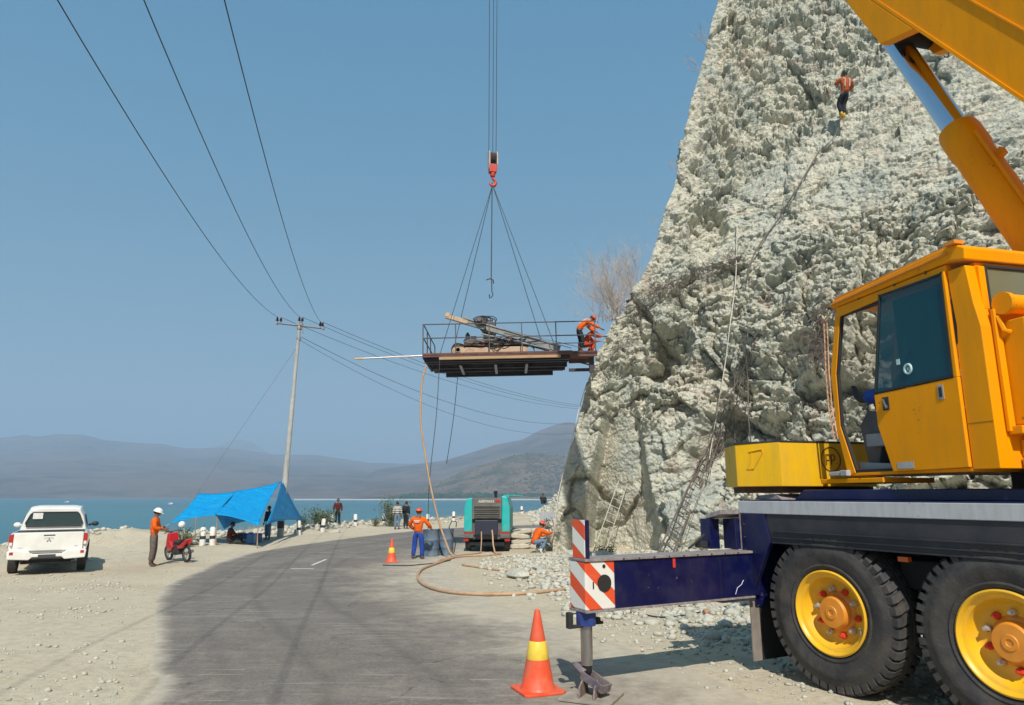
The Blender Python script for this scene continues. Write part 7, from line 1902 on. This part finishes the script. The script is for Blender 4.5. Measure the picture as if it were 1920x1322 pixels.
def s_slope(r, n):
    y = r.uniform(50, 90, n); x = r.uniform(1.5, 9, n); return np.stack([x, y], -1)
stones('bank_stones', 'stones lying on the pinkish bank behind the bend', 700, s_slope, .06, .4, 45, 2)
# larger blocks one can pick out
blk = [(1.5, 13.6, .22, 'flat pale block lying under the outrigger beam'), (2.05, 12.9, .17, 'pale block right of the flat one under the outrigger beam'), (0.15, 18.6, .30, 'large pale slab in the middle of the rubble inside the hose loop'), (.75, 20.4, .20, 'greenish block behind the large slab inside the hose loop'),
       (3.1, 11.6, .10, 'reddish brown stone near the crane shadow'), (-12.0, 31.6, .36, 'white boulder under the left end of the tarpaulin'), (-13.6, 30.2, .42, 'white boulder beside the red motorcycle'), (2.1, 24.0, .3, 'grey block at the cliff foot by the crouching worker'), (2.9, 22.6, .4, 'large grey block at the cliff foot near the pale ladder'), (5.0, 21.2, .45, 'broad block at the foot of the dark ladder'), (-9.9, 40.0, .30, 'pale boulder by the second guard post')]
m_redst = material('reddish_stone', (0.42, 0.20, 0.10), .9, var=.2)
for i, (x, y, s, l) in enumerate(blk):
    V_, F_ = rock_proto(100 + i, 2); V_ = V_ * np.array([s * 1.4, s, s * .75])
    g = Geo(); g.add([tuple(v) for v in V_], [tuple(int(a) for a in f) for f in F_])
    o = new_obj('rock', g, m_redst if 'reddish' in l else mrk); o.location = (x, y, gz(x, y) + s * .25); o.rotation_euler = (0, 0, i * 1.3); tag(o, l, 'rock', 'loose blocks one can tell apart')

# ------------------------------------------------------------------ plants at the road edge
m_leaf = material('dusty_leaves', (0.10, 0.135, 0.055), .8, var=.4, scale=5)
m_dry = material('dry_grass', (0.34, 0.27, 0.15), .9, var=.3, scale=5)
def leafy(p, h, w, n, label, m=m_leaf, seed=0, name='green_shrub', leaf=.10, cat='shrub'):
    r = random.Random(seed); o = root(name, label, cat, tuple(p)); g = Geo(); st_ = Geo()
    for k in range(max(6, n // 40)):
        a = Vector((0, 0, 0)); b_ = Vector((r.gauss(0, w * .5), r.gauss(0, w * .5), h * r.uniform(.5, 1)))
        st_.tube([tuple(a), tuple(a.lerp(b_, .5) + Vector((r.gauss(0, .04), 0, .05))), tuple(b_)], [.018, .012, .005], 4)
        for q in range(n // max(6, n // 40)):
            c = a.lerp(b_, r.uniform(.25, 1.05)) + Vector((r.gauss(0, w * .16), r.gauss(0, w * .16), r.gauss(0, h * .08)))
            d = Vector((r.gauss(0, 1), r.gauss(0, 1), r.gauss(.3, .7))).normalized(); s = d.cross(Vector((r.gauss(0, 1), r.gauss(0, 1), r.gauss(0, 1)))).normalized(); l = leaf * r.uniform(.5, 1.2)
            g.add([c, c + d * l * .5 + s * l * .25, c + d * l, c + d * l * .5 - s * l * .25], [(0, 1, 2, 3)])
    new_obj('stems', st_, m_root, o); f = new_obj('foliage', g, m, o); return o
leafy(gpos(-11.5, 43.0), 1.15, .9, 1500, 'leafy green shrub among the white guard posts', seed=1, leaf=.13)
leafy(gpos(-12.1, 41.0), .8, .5, 500, 'small green shrub left of the leafy one among the guard posts', seed=2)
leafy(gpos(-8.1, 47.8), 2.0, 1.0, 1300, 'tall thin green shrub behind the person in the striped shirt', seed=3, leaf=.14)
leafy(gpos(-13.4, 29.2), .75, .6, 700, 'dusty green shrub behind the red motorcycle', seed=4)
leafy(gpos(2.0, 33.0), 1.0, .8, 800, 'dark green shrub behind the crouching worker', seed=5, leaf=.1)
leafy(gpos(3.0, 22.9), .5, .5, 500, 'low green weed at the foot of the pale ladder', seed=6, leaf=.07)
leafy(gpos(-9.0, 47.0), .6, .5, 400, 'low green bush beside the guard post left of the striped shirt', seed=7)
g = Geo(); r = random.Random(5)
for k in range(5200):
    i = r.randrange(len(coast_pts) - 1); c = coast_pts[i]; c2 = coast_pts[i + 1]; t = r.random()
    x = c[0] * (1 - t) + c2[0] * t + r.gauss(.1, .45); y = c[1] * (1 - t) + c2[1] * t + r.gauss(-.1, .45)
    if y > 75 or y < 30 or x < -20 or math.sin(x * 2.1) + math.sin(y * 1.3) < -.3: continue
    z = gz(x, y) - .02; h = r.uniform(.12, .5); dx, dy = r.gauss(0, .12), r.gauss(0, .12)
    g.add([(x - .012, y, z), (x + .012, y, z), (x + dx, y + dy, z + h)], [(0, 1, 2)])
o = new_obj('dry_grass', g, m_dry); tag(o, 'dry grass and weeds along the seaward edge', 'grass', kind='stuff')

# ------------------------------------------------------------------ boats on the bay
m_boat = material('boat_white', (0.75, 0.76, 0.76), .5)
for px_, Y_, L_, lab in ((146, 1120, 10, 'tiny white boat on the bay above the pickup truck'), (336, 900, 8, 'tiny white boat on the bay left of the blue tarpaulin')):
    x_ = (px_ - 960) / F_PX * Y_
    bo = root('boat', lab, 'boat', (x_, Y_, SEA_Z), .2)
    g = Geo(); loft(g, [(-L_ / 2, [(.2, .2), (.9, .9)]), (0, [(.5, -.2), (1.2, .9)]), (L_ / 2, [(.05, .3), (.1, 1.4)])]); g.xf(Matrix.Rotation(math.pi / 2, 4, 'Z')); new_obj('hull', g, m_boat, bo)
    g = Geo(); g.bb((-1.5, -.8, .9), (1.6, .8, 2.4)); g.tube([(-2.5, 0, 1), (-2.5, 0, 4.2)], .12, 5); new_obj('cabin', g, m_boat, bo)
# ------------------------------------------------------------------ haze over the bay
hz = Geo(); hz.bb((-9500, -260, SEA_Z - 22), (9500, 12600, 1150))
hm = bpy.data.materials.new('haze_air'); hm.use_nodes = True
nt = hm.node_tree; nt.nodes.clear()
o_ = nt.nodes.new('ShaderNodeOutputMaterial'); pv = nt.nodes.new('ShaderNodeVolumePrincipled')
pv.inputs['Color'].default_value = (0.60, 0.79, 0.99, 1); pv.inputs['Density'].default_value = 2.25e-4
pv.inputs['Anisotropy'].default_value = 0.0
nt.links.new(pv.outputs[0], o_.inputs['Volume'])
haze = new_obj('haze', hz, hm); haze['kind'] = 'stuff'

bpy.data.scenes.remove(tmp_scene)
